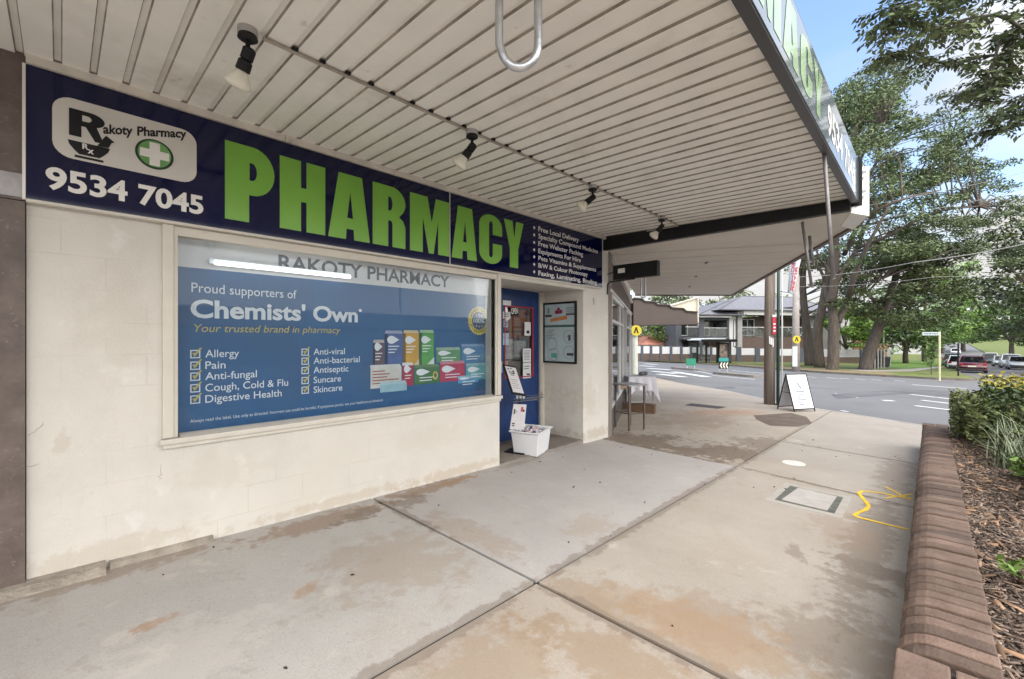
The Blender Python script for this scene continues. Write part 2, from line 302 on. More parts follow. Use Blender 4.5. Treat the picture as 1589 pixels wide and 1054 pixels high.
slabC = slab('concrete_rust', (.315, .27, .225), (.37, .325, .275), [(ORG, 1.0, .50, .72, .5, 2), (WET, 1.7, .62, .78, .4, 9), (PAL, 4, .62, .74, .5, 3)],
  [((.16, .12, .09), *gxy(1005, 684), .6, 1.1, .4, .9, .3), ((.16, .12, .09), *gxy(1120, 702), .55, .9, .2, .9, .3), ((.17, .13, .10), *gxy(1190, 690), .7, .5, .2, .7, .3), ((.36, .32, .28), *gxy(1065, 688), .32, .3, .3, .7, .4), ((.22, .165, .12), *gxy(1080, 650), 1.6, .9, .2, .5), (RUS, *gxy(1130, 640), 1.0, .5, -.5, .5), ((.26, .2, .15), *gxy(1060, 655), 1.2, .16, -.4, .5), ((.28, .20, .135), 1.3, -2.3, .5, .25, 0, .5), ((.26, .18, .115), 1.75, -2.6, .22, .5, .2, .55), ((.34, .23, .15), 1.2, -2.9, .45, .35, .4, .5), (WET, 1.0, -2.0, 1.0, .05, 0, .6), (WET, 1.97, -2.6, .05, .8, 0, .6), (WET, 5.78, -1.0, .06, 1.2, -.07, .6), (WET, 8, -1.96, 2.2, .05, 0, .5)])
slabD = slab('concrete_brown', (.315, .28, .24), (.365, .33, .29), [(ORG, .7, .54, .78, .35, 7), ((.17, .14, .115), 1.1, .58, .76, .4, 5), (PAL, 3, .6, .72, .5, 8)],
  [((.27, .185, .115), *gxy(905, 930), .30, .32, .4, .5), ((.28, .20, .135), *gxy(1000, 960), .35, .40, .3, .45), ((.26, .19, .135), *gxy(1100, 960), .3, .35, .3, .5), (WET, 4, -2.0, 2.6, .045, 0, .6), (WET, 2.0, -2.8, .05, .8, 0, .6), (WET, 6.8, -2.0, 1.5, .05, 0, .6), (WET, 5.55, -2.8, .06, .9, -.17, .6), (WET, 7.7, -2.8, .05, .9, -.13, .5), (WET, *gxy(1370, 890), .16, .32, -.2, .75), (WET, *gxy(1320, 900), .07, .25, -.25, .6), ((.21, .165, .13), *gxy(1300, 1000), .35, .35, .2, .6), ((.19, .155, .125), 4.2, -3.35, 1.6, .16, 0, .7), ((.2, .16, .13), 6.8, -3.4, 1.2, .2, 0, .6), (WET, 3.6, -3.0, .18, .06, .4, .6), ((.30, .2, .12), 2.25, -2.9, .25, .5, .0, .55), ((.27, .2, .15), 4.3, -3.2, .5, .25, .3, .5)])  # includes long darker bands beside the planter wall
m_asphalt = mat('asphalt', (.15, .15, .155), .88, .1, .35, .35, 120, stain=[((.075, .075, .08), .25, .55, .75, .5), ((.19, .185, .18), .9, .6, .8, .4, 3), ((.06, .06, .06), 60, .6, .75, .5, 2)])
m_kerb = mat('kerb_concrete', (.36, .33, .30), .85, .15, 3, .3, 60)
m_grass = mat('grass', (.075, .105, .022), .9, .3, 1.3, .6, 30, col2=(.17, .20, .045), stain=[((.22, .16, .09), .45, .52, .75, .7)])
m_lawn = mat('lawn', (.085, .17, .022), .9, .3, .8, .6, 30, col2=(.14, .24, .035))
m_dirt = mat('bare_verge', (.24, .16, .10), .95, .2, .8, .4, 30, col2=(.19, .17, .07))
m_line = mat('road_paint', (.72, .72, .70), .7, .15, 6, stain=[((.2, .2, .2), 4, .58, .72, .6)])
m_bark = mat('bark', (.055, .043, .035), .9, .3, 4, .9, 14, col2=(.12, .098, .08), stretch=(3, 3, .4))
m_bark_d = mat('dark_bark', (.05, .04, .033), .9, .3, 4, .9, 14, col2=(.11, .09, .075), stretch=(3, 3, .4))
# ================================================================== SETTING: ground, road, paving
def ground_sheet(name, poly, off, depth, m, kind='structure'):
    mb = MB(); n = len(poly)
    T = [mb.pt((x, y, gz(x) + off)) for x, y in poly]; B = [mb.pt((x, y, gz(x) + off - depth)) for x, y in poly]
    mb.f.append(T)
    for k in range(n): mb.f.append([T[k], B[k], B[(k + 1) % n], T[(k + 1) % n]])
    o = mb.build(name, m, keep=True); tag(o, kind=kind); return o
mb = MB()
xs = [-80, 0, 30, 60, 90, 118, 150, 200, 260, 330, 420, 600]; ys = [-260, -60, -20, 0, 20, 60, 260]
for i in range(len(xs) - 1):
    for j in range(len(ys) - 1):
        mb.face(*[(x, y, gz(x) - .125) for x, y in ((xs[i], ys[j]), (xs[i + 1], ys[j]), (xs[i + 1], ys[j + 1]), (xs[i], ys[j + 1]))])
tag(mb.build('road', m_asphalt, keep=True), kind='structure')
NK = [(22.6, 8.2), (17.9, 3.75), (16.16, 1.4), (14.55, -.03), (13.19, -1.52), (12.66, -2.36), (11.88, -3.51), (11.3, -4.8), (10.9, -8), (10.8, -30)]
g_ = .012
ground_sheet('footpath', [(-8, -1.98 + g_), (1.98 - g_, -1.98 + g_), (1.98 - g_, .0), (-8, .0)], 0, .115, slabA)
ground_sheet('footpath', [(1.98 + g_, -1.98 + g_), (5.72 - g_, -1.98 + g_), (5.85 - g_, .0), (1.98 + g_, .0)], 0, .115, slabB)
inn = [(x - .16, y + .0) for x, y in NK]
ground_sheet('footpath', [(5.72 + g_, -1.98 + g_), (12.72, -1.98 + g_)] + [inn[4], inn[3], inn[2], inn[1], inn[0]] + [(18.5, 6.4), (12.38, 3.07), (6.03, .0), (5.85 + g_, .0)], 0, .115, slabC)
ground_sheet('footpath', [(-8, -9), (1.98 - g_, -9), (1.98 - g_, -1.98 - g_), (-8, -1.98 - g_)], -.002, .115, slabC)
ground_sheet('footpath', [(1.98 + g_, -3.62), (5.42 - g_, -3.62), (5.72 - g_, -1.98 - g_), (1.98 + g_, -1.98 - g_)], 0, .115, slabD)
ground_sheet('footpath', [(5.42 + g_, -3.62), (7.6 - g_, -3.62), (7.84 - g_, -1.98 - g_), (5.72 + g_, -1.98 - g_)], 0, .115, slabD)
ground_sheet('footpath', [(7.6 + g_, -3.62), (8.82, -3.62), (8.82, -9)] + [inn[8], inn[7], inn[6], inn[5], (12.71, -1.98 - g_), (7.84 + g_, -1.98 - g_)], 0, .115, slabD)
ground_sheet('footpath_base', [(-8, -9), (10.6, -9), (11.2, -4.8), (12.5, -1.5), (16, 1.5), (18, 6), (12.38, 3.0), (6.03, .02), (-8, .02)], -.016, .1, m_concrete_dark)
kb = [(x + .0, y) for x, y in NK]
kin = [(x - .155, y) for x, y in NK]
ground_sheet('kerb', kb[::-1] + kin, .003, .16, m_kerb)
# far side of the road: kerb, verge, concrete path
FK = [(55, 31), (51.6, 23.4), (47.8, 14.6), (45.5, 10.06), (42.6, 7.2), (40.2, 4.3), (38.2, 1.6), (37.0, -1.7), (36.3, -3.9), (36.7, -5.3), (38.5, -5.9), (46, -5.35), (60, -5.6), (118, -6.6)]
ground_sheet('kerb', FK + [(x + .2, y + .18) for x, y in FK[::-1]], .005, .14, mat('dirty_kerb', (.15, .13, .11), .9, .3, 2, .3, 40))
VK = [(x + .2, y + .18) for x, y in FK]
ground_sheet('verge', VK + [(118, 6), (75, 4), (66, 10), (49, 22.2), (56, 33)][0:] , 0, .12, m_grass)
ground_sheet('yard', [(75, 4.02), (118, 6.02), (160, 60), (70, 90), (56.02, 33), (49.02, 22.2), (66.02, 10.02)], .002, .12, m_dirt)
ground_sheet('lawn', [(49, -2.6), (66, -3.9), (116, -5.4), (116, 4), (76, 2.0), (56, -.9)], .012, .012, m_lawn)
ground_sheet('lawn', [(42, -3.2), (48, -3.0), (47, -4.4), (41, -4.6)], .010, .010, m_grass)
ground_sheet('path', [(44.5, 1.2), (47.5, -.9), (53, -2.2), (55, -2.6), (66, -4.0), (66, -4.7), (47.5, -2.7), (42.5, -.2)], .016, .016, m_kerb)
ground_sheet('bare_ground', [(45.9, 10.2), (42.9, 7.3), (40.5, 4.5), (38.5, 1.8), (37.3, -1.6), (39.5, -2.0), (42, -1.5), (44.6, -.8), (45.5, 2), (46, 6), (48.6, 10.4)], .008, .008, m_dirt)
ground_sheet('verge', [(52, -13.6), (118, -12.9), (118, -60), (50, -60), (48, -15)], 0, .12, m_grass); ground_sheet('verge', [(118, -13.1), (150, -13.5), (420, -14), (420, -160), (118, -60)], 0, .12, m_grass); ground_sheet('verge', [(118, -5.6), (118, 60), (420, 160), (420, -4.5), (150, -5)], 0, .12, m_grass)
def strip(name, pts, off=-.118):
    mb = MB(); mb.face(*[(x, y, gz(x) + off) for x, y in pts]); return tag(mb.build(name, m_line, keep=True), kind='structure')
def gl(u0, v0, u1, v1, w, off=-.119):            # a painted line between two ground points
    a = wg(u0, v0, off)[:2]; b = wg(u1, v1, off)[:2]; d = b - a; n = np.array([-d[1], d[0]]) / np.linalg.norm(d) * w / 2
    strip('road_marking', [a + n, b + n, b - n, a - n], off)
gl(1297, 611, 1331, 617, .12); gl(1305, 637, 1316, 639, .1)
gl(1413, 612, 1490, 621, .16); gl(1430, 621, 1490, 628, .16); gl(1420, 629.5, 1490, 638, .16)
gl(1374, 621, 1383, 622.5, .3)
for u in (1218, 1252, 1283, 1302, 1326, 1352, 1388): gl(u, 583 + (u - 1218) * .045, u + 16, 584.3 + (u - 1218) * .045, .14)
gl(1415, 597, 1500, 603, .18); gl(1170, 585, 1200, 587, .14)
# zebra crossing by the islands and long edge lines
for k, (u0, v0, u1, v1) in enumerate([(993, 567.5, 1015, 569), (1005, 571.5, 1040, 574), (1012, 576, 1050, 580), (1022, 580.5, 1062, 585), (1045, 577, 1098, 585), (1000, 564.5, 1020, 566)]): gl(u0, v0, u1, v1, .55)
gl(1050, 570.5, 1105, 580.5, .14); gl(1104, 582.5, 1172, 589, .14); gl(1135, 575, 1200, 581, .14)
def island(pts):
    ground_sheet('traffic_island', pts, .006, .14, mat('island_top', (.20, .18, .16), .9, .2, 3))
def isl(u0, v0, u1, v1, w):
    a = wg(u0, v0, -.12)[:2]; b = wg(u1, v1, -.12)[:2]; d = (b - a) / np.linalg.norm(b - a); n = np.array([-d[1], d[0]]) * w
    if n[0] < 0: n = -n
    island([a, a + d * .3 - n * .15, b - d * .3 - n * .15, b, b + n, a + n])
isl(1041, 572, 1086, 576, .7); isl(1106, 580, 1169, 586, .8)
# dark asphalt repair patch, wet stain, drain grates in the paving
def patch(name, pts, off, m): mb = MB(); mb.face(*[(x, y, gz(x) + off) for x, y in pts]); return tag(mb.build(name, m, keep=True), kind='structure')
m_patch = mat('asphalt_patch', (.12, .09, .072), .9, .2, 3, .4, 90, stain=[((.26, .2, .15), 1.6, .55, .75, .6)])
patch('asphalt_patch', [(9.3, -1.5), (9.9, -1.12), (10.5, -.9), (11.6, -1.38), (11.2, -1.75), (10.3, -2.0), (9.6, -1.9)], .004, m_patch)
m_yel = mat('yellow_spray_paint', (.72, .46, .02), .8, .2, 20, stain=[((.36, .3, .2), 18, .58, .74, .6)])
def spray(pts, w):
    P = [wg(u, v)[:2] for u, v in pts]; mb = MB(); Lp, Rp = [], []
    for k, p in enumerate(P):
        d = P[min(k + 1, len(P) - 1)] - P[max(k - 1, 0)]; n = np.array([-d[1], d[0]]) / (np.linalg.norm(d) + 1e-9) * w / 2 * random.uniform(.8, 1.2); Lp.append(p + n); Rp.append(p - n)
    for k in range(len(P) - 1): mb.face(*[(q[0], q[1], gz(q[0]) + .0035) for q in (Lp[k], Lp[k + 1], Rp[k + 1], Rp[k])])
    tag(mb.build('yellow_paint_line', m_yel, keep=True), kind='structure')
cz = lambda x, y: (1000 + x / 2.321, 600 + y / 2.321)
spray([cz(965, 404), cz(930, 400), cz(880, 390), cz(830, 381), cz(785, 377), cz(772, 384), cz(785, 402), cz(800, 418), cz(808, 432), cz(798, 444), cz(770, 455), cz(755, 464), cz(770, 472), cz(820, 484), cz(890, 502), cz(952, 516)], .035)
spray([cz(868, 362), cz(900, 378), cz(940, 400), cz(958, 410)], .02); spray([cz(870, 403), cz(915, 396), cz(965, 388)], .02)
m_rust = mat('rust_stain', (.27, .16, .085), .85, .3, 3, .2, 120, col2=(.36, .29, .23))
# ================================================================== PHARMACY BUILDING
bld = empty('pharmacy_building', (0, 0, 0), 'cream painted shop building with blue sign, poster window and recessed doorway', 'shop')
XL, XW0, XW1, XD0, XD1, XE = -.135, .55, 3.535, 3.612, 5.34, 6.03
w = MB()
w.box(XL, XW0, 0, .25, -.3, 2.3); w.box(XW0, XW1, 0, .25, -.3, .80); w.box(XW0, XW1, 0, .25, 2.225, 2.3); w.box(XW1, XD0, 0, .76, -.3, 2.3)
w.box(XL, XE, .0, .25, 2.3, 4.6); w.box(XD1, XE, 0, .9, -.3, 2.3)
w.box(5.235, XD1, .74, .9, -.3, 2.3); w.box(XD0, 4.27, .74, .9, -.3, 2.3)
w.box(XL, XE, .9, 7, -.3, 4.6)
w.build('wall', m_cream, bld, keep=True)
s_ = MB(); s_.box(XD0, XD1, .003, .74, 2.235, 2.3); s_.build('doorway_ceiling', m_trim, bld)
s_ = MB(); s_.box(XD0 - .02, XD1 + .03, -.035, .003, 2.215, 2.268); s_.box(XD0 - .02, XD1 + .01, -.05, .0, 2.268, 2.276); s_.build('door_lintel', m_trim, bld, bevel=.006)
s_ = MB(); s_.box(XD0, XD1, -.0, .76, -.2, .012); s_.build('doorway_floor', mat('doorway_floor', (.22, .19, .165), .85, .2, 3, .2, 60, stain=[((.1, .07, .05), 2, .5, .7, .6)]), bld)
m_jamb = mat('grey_cream_jamb', (.50, .46, .40), .5, .08, 5)
s_ = MB(); s_.box(5.20, 5.245, .70, .74, .012, 2.235); s_.box(5.245, 5.28, .715, .738, .012, 2.235); s_.build('door_jamb', m_jamb, bld, bevel=.004)
# cornice strip with its joints, above the sign
c_ = MB()
x = XL
for L_ in (1.35, .95, 1.3, 1.2, .6, .59): c_.box(x, x + L_ - .004, -.075, -.001, 3.038, 3.088); x += L_
c_.build('cornice', mat('dirty_cornice', (.58, .54, .48), .6, .12, 6, .1, stain=[((.2, .15, .1), 9, .62, .75, .6)]), bld)
# concrete skirting along the foot of the wall
k_ = MB()
def skirt(x0, x1, h, d):
    pts = [(0.001, -.1), (-d, -.1), (-d, .0), (-d * .55, h * .75), (-.004, h), (.001, h)]
    A = [k_.pt((x0, a, gz(x0) + b)) for a, b in pts]; B = [k_.pt((x1, a, gz(x1) + b)) for a, b in pts]
    k_.f.append(A); k_.f.append(B[::-1])
    for q in range(len(pts)): k_.f.append([A[q], B[q], B[(q + 1) % len(pts)], A[(q + 1) % len(pts)]])
skirt(-.6, .19, .045, .13); skirt(.21, .75, .035, .06)
k_.build('skirting', mat('stained_skirting', (.30, .265, .225), .9, .3, 6, .8, 40, stain=[((.6, .58, .55), 7, .62, .7, .8), ((.1, .07, .05), 5, .6, .75, .7, 4)]), bld)
# small fittings on the pier
s_ = MB(); s_.box(5.60, 5.66, -.02, -.001, 2.02, 2.13); s_.build('switch_plate', m_trim, bld, bevel=.004)
# ---- shop window
win = empty('tmpw', (0, 0, 0)); bpy.data.objects.remove(win)
f_ = MB()
f_.box(.468, XW0 - .025, -.032, -.001, .84, 2.262); f_.box(XW0 - .025, XW0, -.018, .06, .84, 2.2)
f_.box(XW0 - .025, XW1 + .02, -.018, .06, 2.2, 2.262); f_.box(XW1, XW1 + .022, -.018, .06, .84, 2.2)
f_.box(XW1 + .022, XD0 + .0, -.03, -.001, .84, 2.262); f_.box(.468, XD0, -.034, -.0335 + .004, 2.262, 2.268)
wf = f_.build('window', mat('window_frame_cream', (.58, .54, .47), .45, .05, 6, .04), bld, bevel=.004)
f_ = MB(); f_.box(.455, XD0 + .012, -.048, .06, .795, .832); f_.prism([(-.045, .832), (.058, .832), (.058, .852)], .56, XW1 - .01, 'x'); f_.box(.47, XD0, -.03, -.002, .765, .795)
f_.build('sill', m_trim, wf, bevel=.006)
f_ = MB(); f_.box(XW0, XW1, .026, .032, .84, 2.2); f_.build('pane', glassmat('shop_glass', (.95, .97, .98), .26), wf)
f_ = MB(); f_.box(XW0 + .001, XW1 - .001, .17, .2, .80, 2.225); f_.build('backing_board', m_white, wf)
# ---- door
door = MB(); zt = 2.23
dx0, dx1, gx0, gx1, gz0, gz1 = 4.27, 5.20, 4.44, 5.075, .92, 1.985
door.box(dx0, gx0, .745, .785, .02, zt); door.box(gx1, dx1, .745, .785, .02, zt); door.box(gx0, gx1, .745, .785, .02, gz0); door.box(gx0, gx1, .745, .785, gz1, zt)
m_door = mat('blue_door_paint', (.008, .04, .155), .35, .15, 3, .05, stain=[((.004, .012, .06), 1.4, .45, .7, .6)])
dr = door.build('door', m_door, bld, bevel=.003)
d_ = MB(); d_.box(gx0, gx0 + .018, .738, .75, gz0, gz1); d_.box(gx1 - .03, gx1, .738, .75, gz0, gz1); d_.box(gx0 + .018, gx1 - .03, .738, .75, gz1 - .02, gz1); d_.box(gx0 + .018, gx1 - .03, .738, .75, gz0, gz0 + .018)
d_.build('red_trim', mat('red_trim_paint', (.30, .02, .035), .4, .1), dr)
d_ = MB(); d_.box(gx0, gx1, .762, .768, gz0, gz1); d_.build('pane', glassmat('door_glass', (.92, .93, .94), .6), dr)
d_ = MB(); d_.tube([(4.33, .74, 1.02), (4.33, .69, 1.02), (4.33, .69, 1.18), (4.33, .74, 1.18)], .01); d_.build('handle', m_galv, dr)
# inside of the shop seen through the door
ins = MB(); ins.box(XD0, XD1, .80, .801, 0, 2.2)
i_ = MB()
for (a, b, c, d, e) in ((4.46, 5.05, 1.62, 1.95, .87), (4.46, 5.05, 1.52, 1.60, .86)): i_.box(a, b, e, e + .02, c, d)
i_.build('inner_shelf', mat('brown_shelf', (.42, .15, .08), .5, .3, 5), dr)
i_ = MB(); i_.box(4.5, 4.74, .85, .88, 1.2, 1.5); i_.box(4.76, 5.04, .86, .88, 1.22, 1.47); i_.build('inner_counter', mat('grey_goods', (.62, .60, .58), .6, .3, 12), dr)
i_ = MB(); i_.box(4.46, 4.62, .845, .86, .94, 1.17); i_.build('inner_display', mat('orange_goods', (.75, .28, .08), .6, .2, 9), dr)
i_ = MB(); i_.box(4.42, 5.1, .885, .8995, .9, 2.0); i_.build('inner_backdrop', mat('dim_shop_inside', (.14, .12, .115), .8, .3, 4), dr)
# ---- brown neighbour pillar
p_ = MB(); p_.box(-2.2, XL - .004, -.03, .3, -.3, 2.27); p_.box(-2.2, XL - .004, -.028, .3, 2.275, 4.6)
pil = p_.build('brown_pillar', mat('brown_granite_tile', (.085, .062, .053), .5, .3, 7, .15, 120, col2=(.15, .115, .10), stain=[((.26, .21, .19), 48, .60, .70, .6), ((.05, .04, .035), 1.5, .5, .7, .5, 3)]), keep=True)
tag(pil, 'dark brown stone pillar at the left edge beside the cream wall', 'pillar')
q_ = MB(); q_.box(-1.6, XL - .012, -.033, -.028, 2.29, 2.42); ROOTM[pil.name] = Matrix.Identity(4); q_.build('pale_patch', mat('pale_patch', (.36, .35, .36), .6, .2, 12), pil)
# ================================================================== AWNING over the footpath
awn = empty('awning', (2, -1.5, 3.0), 'street awning with ribbed white steel soffit and dark edge over the pharmacy footpath', 'awning')
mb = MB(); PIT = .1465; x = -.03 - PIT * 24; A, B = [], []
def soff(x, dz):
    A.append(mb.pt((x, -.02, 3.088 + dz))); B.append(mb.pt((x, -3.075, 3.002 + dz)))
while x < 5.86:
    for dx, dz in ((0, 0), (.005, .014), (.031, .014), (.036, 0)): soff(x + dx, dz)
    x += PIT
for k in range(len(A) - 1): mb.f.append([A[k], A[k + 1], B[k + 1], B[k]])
so_ = mb.build('soffit', [m_soffit, mat('groove_side_dark', (.33, .295, .25), .8, .35, 6, stain=[((.5, .46, .4), 3.5, .55, .7, .5)])], awn)
for k, p in enumerate(so_.data.polygons): p.material_index = 1 if k % 4 in (0, 2) else 0  # groove side faces coloured darker than the flat pans
mb = MB(); mb.box(-4, 5.86, -3.07, 0, 3.16, 3.2); mb.build('roof_sheet', mat('roof_sheet', (.3, .3, .3), .6), awn)
mb = MB(); mb.box(-4, 5.95, -3.125, -3.068, 2.955, 3.11); mb.box(-4, 5.95, -3.127, -3.09, 3.395, 3.42); mb.box(-4, 5.95, -3.11, -3.07, 3.11, 3.40); mb.build('edge_frame', m_dark, awn)
mb = MB(); mb.box(5.865, 5.95, -3.068, -.0, 2.88, 2.985); mb.box(5.875, 5.935, -3.068, -.0, 2.985, 3.17); mb.build('end_beam', m_black, awn, bevel=.004)
# conduit along the soffit, with saddles
def sofz(y): return 3.088 + (y + .02) / (3.055) * .086
cond = MB(); zc = sofz(-1.22) - .012
cond.tube([(.72, -1.22, zc), (5.78, -1.22, zc), (5.84, -1.2, zc), (5.845, -.75, zc + .01)], .011, 6)
cd = cond.build('conduit', mat('painted_conduit', (.34, .30, .26), .5, .2, 10), keep=True); tag(cd, 'thin painted conduit running under the ribbed soffit between four spotlights', 'conduit')
ROOTM[cd.name] = Matrix.Identity(4)
sd_ = MB()
for k in range(int((5.75 - .8) / PIT)):
    x = -.008 + PIT * (5 + k + 1); sd_ = MB(); sd_.box(x - .014, x + .014, -1.245, -1.195, zc + .003, zc + .016); sp_o = sd_.build('saddle', m_black); sp_o.parent = cd; sp_o.location = Vector((x, -1.22, zc + .003)) - cd.location
# spotlights
def spot(x, label, aim, big=1.0):
    z = sofz(-1.22); t = empty('spotlight', (x, -1.22, z), label, 'spotlight', 'spotlights along the awning conduit')
    b = MB(); b.lathe([(.045, 0), (.045, -.03), (.04, -.034)], 16, Matrix.Translation((0, 0, .0))); b.build('junction_box', mat('grey_box', (.36, .35, .34), .5, .1), t, smooth=False, local=True)
    b = MB(); b.lathe([(.042, -.034), (.046, -.05), (.028, -.062)], 16); b.cyl((0, 0, -.06), (.002, .0, -.115), .011); b.build('mount', m_black, t, local=True)
    a = Vector(aim).normalized(); q = Matrix.Translation((.004, .005, -.12)) @ a.to_track_quat('Z', 'Y').to_matrix().to_4x4()
    b = MB(); b.lathe([(.018, -.03), (.03, -.02), (.03, .03), (.024, .034), (.032, .04), (.034, .085), (.026, .09)], 14, q); b.build('lamp_holder', m_black, t, local=True)
    b = MB(); b.lathe([(.027, .088), (.03, .10), (.048, .125), (.061, .15), (.062, .16), (.05, .17), (.03, .176), (.004, .178)], 18, q); b.build('bulb', mat('frosted_bulb', (.74, .71, .60), .25, .03, 5), t, smooth=True, local=True)
    return t
spot(.65, 'white reflector spotlight nearest the R logo of the blue sign', (-.18, .45, -.87)); spot(2.13, 'white reflector spotlight under the soffit above the green letter M', (-.35, .5, -.75))
spot(3.74, 'white reflector spotlight in front of the letter Y of the sign', (-.55, .5, -.62)); spot(5.31, 'white reflector spotlight closest to the black end beam', (-.35, .5, -.75))
# hanging rails
def rail(D, pts, r, label, name='hanging_rail'):
    mb = MB(); mb.tube(pts, r, 14); o = mb.build(name, m_galv, smooth=True); tag(o, label, 'rail', 'pipe rails hanging from the awning'); return o
def upipe(c, e, wd_, zb, zt, r, label, skew=0.0, rake=(0, 0)):
    e = Vector((e[0], e[1], 0)).normalized(); P = []; h = wd_ / 2; c = Vector(c); rk = Vector((rake[0], rake[1], 0))
    def pos(a, z): return c + e * a + Vector((0, 0, z - c.z)) + rk * (z - zb)
    for k in range(5): P.append(pos(-h - skew, zt + (zb + h * 1.25 - zt) * k / 4))
    for k in range(1, 12):
        t = math.pi + math.pi * k / 12; P.append(pos(h * math.cos(t), zb + h * 1.25 + h * 1.25 * math.sin(t)))
    for k in range(5): P.append(pos(h, zb + h * 1.25 + (zt - zb - h * 1.25) * k / 4))
    return rail(0, P, r, label)
a = wd(806, 105, 1.72); upipe((a[0], a[1], 2.5), RT[:2], .148, a[2], sofz(a[1]) + .0, .0165, 'bent galvanised pipe loop hanging nearest, over the middle of the footpath', .006)
# ================================================================== BLUE SHOP SIGN
YS = -.052
def SX(u, y=YS): return WALL.at(u, 500, y)[0]
def SZ(u, v, y=YS): return WALL.at(u, v, y)[1]
sgn = empty('shop_sign', (2.9, 0, 2.65), 'long dark blue pharmacy sign with big green lettering over the window and doorway', 'shop sign')
sx0, sx1, sz0, sz1, seam = XL, SX(934.6), 2.283, 3.034, SX(698)
s_ = MB(); s_.box(sx0, seam - .003, YS + .0, -.002, sz0, sz1); s_.box(seam + .003, sx1, YS, -.002, sz0, sz1); s_.build('panel', m_navy, sgn, bevel=.002)
for a_, b_ in ((seam - .003, seam + .003), (sx0 - .014, sx0 - .001), (sx1 + .001, sx1 + .012)): s_ = MB(); s_.box(a_, b_, YS - .004, -.003, sz0 - .004, sz1 + .001); s_.build('edge_strip', m_white, sgn)
s_ = MB(); s_.box(sx0, sx1, YS - .012, -.002, sz0 - .018, sz0 - .001); s_.build('bottom_trim', m_trim, sgn)
y1, y2, y3 = YS - .0015, YS - .003, YS - .0045
ax0, ax1, az0, az1 = SX(81), SX(305), SZ(305, 287), SZ(81, 144)
lg = MB(); flat(lg, [rrect(ax0, az0, ax1, az1, .085)], y1); logo = lg.build('logo_panel', mat('logo_panel_white', (.60, .575, .53), .22, .04, 3), sgn)
# R and mortar emblem, in pixel-measured sign coordinates
def Q(cx, cy): u, v = 60 + cx / 4.581, 120 + cy / 4.581; return (SX(u), SZ(u, v))
lb = MB()
r0, rb = Q(215, 215), Q(215, 408); rx1 = SX(60 + 470 / 4.581); rh = r0[1] - rb[1]; rw = rx1 - r0[0]
def RP(a, b): return (r0[0] + a * rw, rb[1] + b * rh)
Rp = [(0, 0), (0, 1), (.55, 1)] + arc(.56, .73, .44, .27, 90, -62) + [(.92, .10), (1.0, -.04), (.72, -.06), (.46, .42), (.34, .42), (.34, 0)]
flat(lb, [[RP(a, b) for a, b in Rp], [RP(a, b) for a, b in [(.36, .62), (.36, .84), (.5, .84)] + arc(.5, .73, .12, .11, 90, -90)]], y2)
bz1, bz0 = Q(205, 440)[1], Q(255, 540)[1]; bx0, bx1 = Q(205, 440)[0], Q(507, 505)[0]; bw_ = bx1 - bx0
flat(lb, [[(bx0, bz1), (bx0 + bw_ * .04, bz1 - (bz1 - bz0) * .35), (bx0 + bw_ * .16, bz1 - (bz1 - bz0) * .75), (bx0 + bw_ * .26, bz0), (bx1 - bw_ * .26, bz0), (bx1 - bw_ * .16, bz1 - (bz1 - bz0) * .75), (bx1 - bw_ * .04, bz1 - (bz1 - bz0) * .35), (bx1, bz1)]], y2)
frect(lb, bx0 + bw_ * .16, bx1 - bw_ * .16, bz0 - .022, bz0 - .008, y2)
px_, pz_ = Q(462, 490), Q(500, 452); flat(lb, [[(px_[0] - .028, bz1 + .0), (px_[0] + .022, bz1 + .002), (pz_[0] + .012, pz_[1] - .012), (pz_[0] + .026, pz_[1] - .004), (pz_[0] - .012, pz_[1] + .026), (pz_[0] - .022, pz_[1] + .012)]], y2 - .0008)
lb.build('emblem', m_black, logo)
lt = MB(); text(lt, 'R', y3, Q(310, 0)[0], Q(310, 508)[1], .034, .028, bold=.03); text(lt, 'x', y3, Q(330, 0)[0] + .010, Q(330, 536)[1], .038, .028, bold=.03); lt.build('emblem_lettering', m_white, logo)
lt = MB(); xa, xb = Q(458, 400)[0], Q(668, 400)[0]; text(lt, 'akoty', y2, xa, Q(458, 400)[1], .060, xb - xa, bold=.03); sl1 = (Q(640, 409)[1] - Q(458, 400)[1]) / (Q(640, 409)[0] - xa); lt.v = [(p[0], p[1], p[2] + (p[0] - xa) * sl1) for p in lt.v]; lt0 = lt; lt = MB()
xa, xb = Q(700, 400)[0], Q(1050, 400)[0]; text(lt, 'Pharmacy', y2, xa, Q(697, 413)[1], .060, xb - xa, bold=.03); sl1 = (Q(1040, 431)[1] - Q(697, 413)[1]) / (Q(1040, 431)[0] - xa); lt.v = [(p[0], p[1], p[2] + (p[0] - xa) * sl1) for p in lt.v]; lt0.build('logo_lettering', m_black, logo); lt.build('logo_lettering', m_black, logo)
gx, gz_ = Q(825, 550); gr = (Q(963, 550)[0] - Q(688, 550)[0]) / 2
cb = MB(); flat(cb, [arc(gx, gz_, gr, gr * .98, 0, 354, 40)], y2); cb.build('cross_badge', mat('badge_dark_green', (.012, .04, .015), .25, .2), logo)
cb = MB(); flat(cb, [arc(gx, gz_ + .002, gr * .86, gr * .86, 0, 354, 40)], y2 - .0006); cb.build('badge_disc', mat('badge_green', (.08, .22, .06), .25, .3, 4, col2=(.16, .36, .12)), logo)
k = gr * .76; t3 = gr * .27
cb = MB(); flat(cb, [[(gx - t3, gz_ - k), (gx + t3, gz_ - k), (gx + t3, gz_ - t3), (gx + k, gz_ - t3), (gx + k, gz_ + t3), (gx + t3, gz_ + t3), (gx + t3, gz_ + k), (gx - t3, gz_ + k), (gx - t3, gz_ + t3), (gx - k, gz_ + t3), (gx - k, gz_ - t3), (gx - t3, gz_ - t3)]], y3); cb.build('cross', m_white, logo)
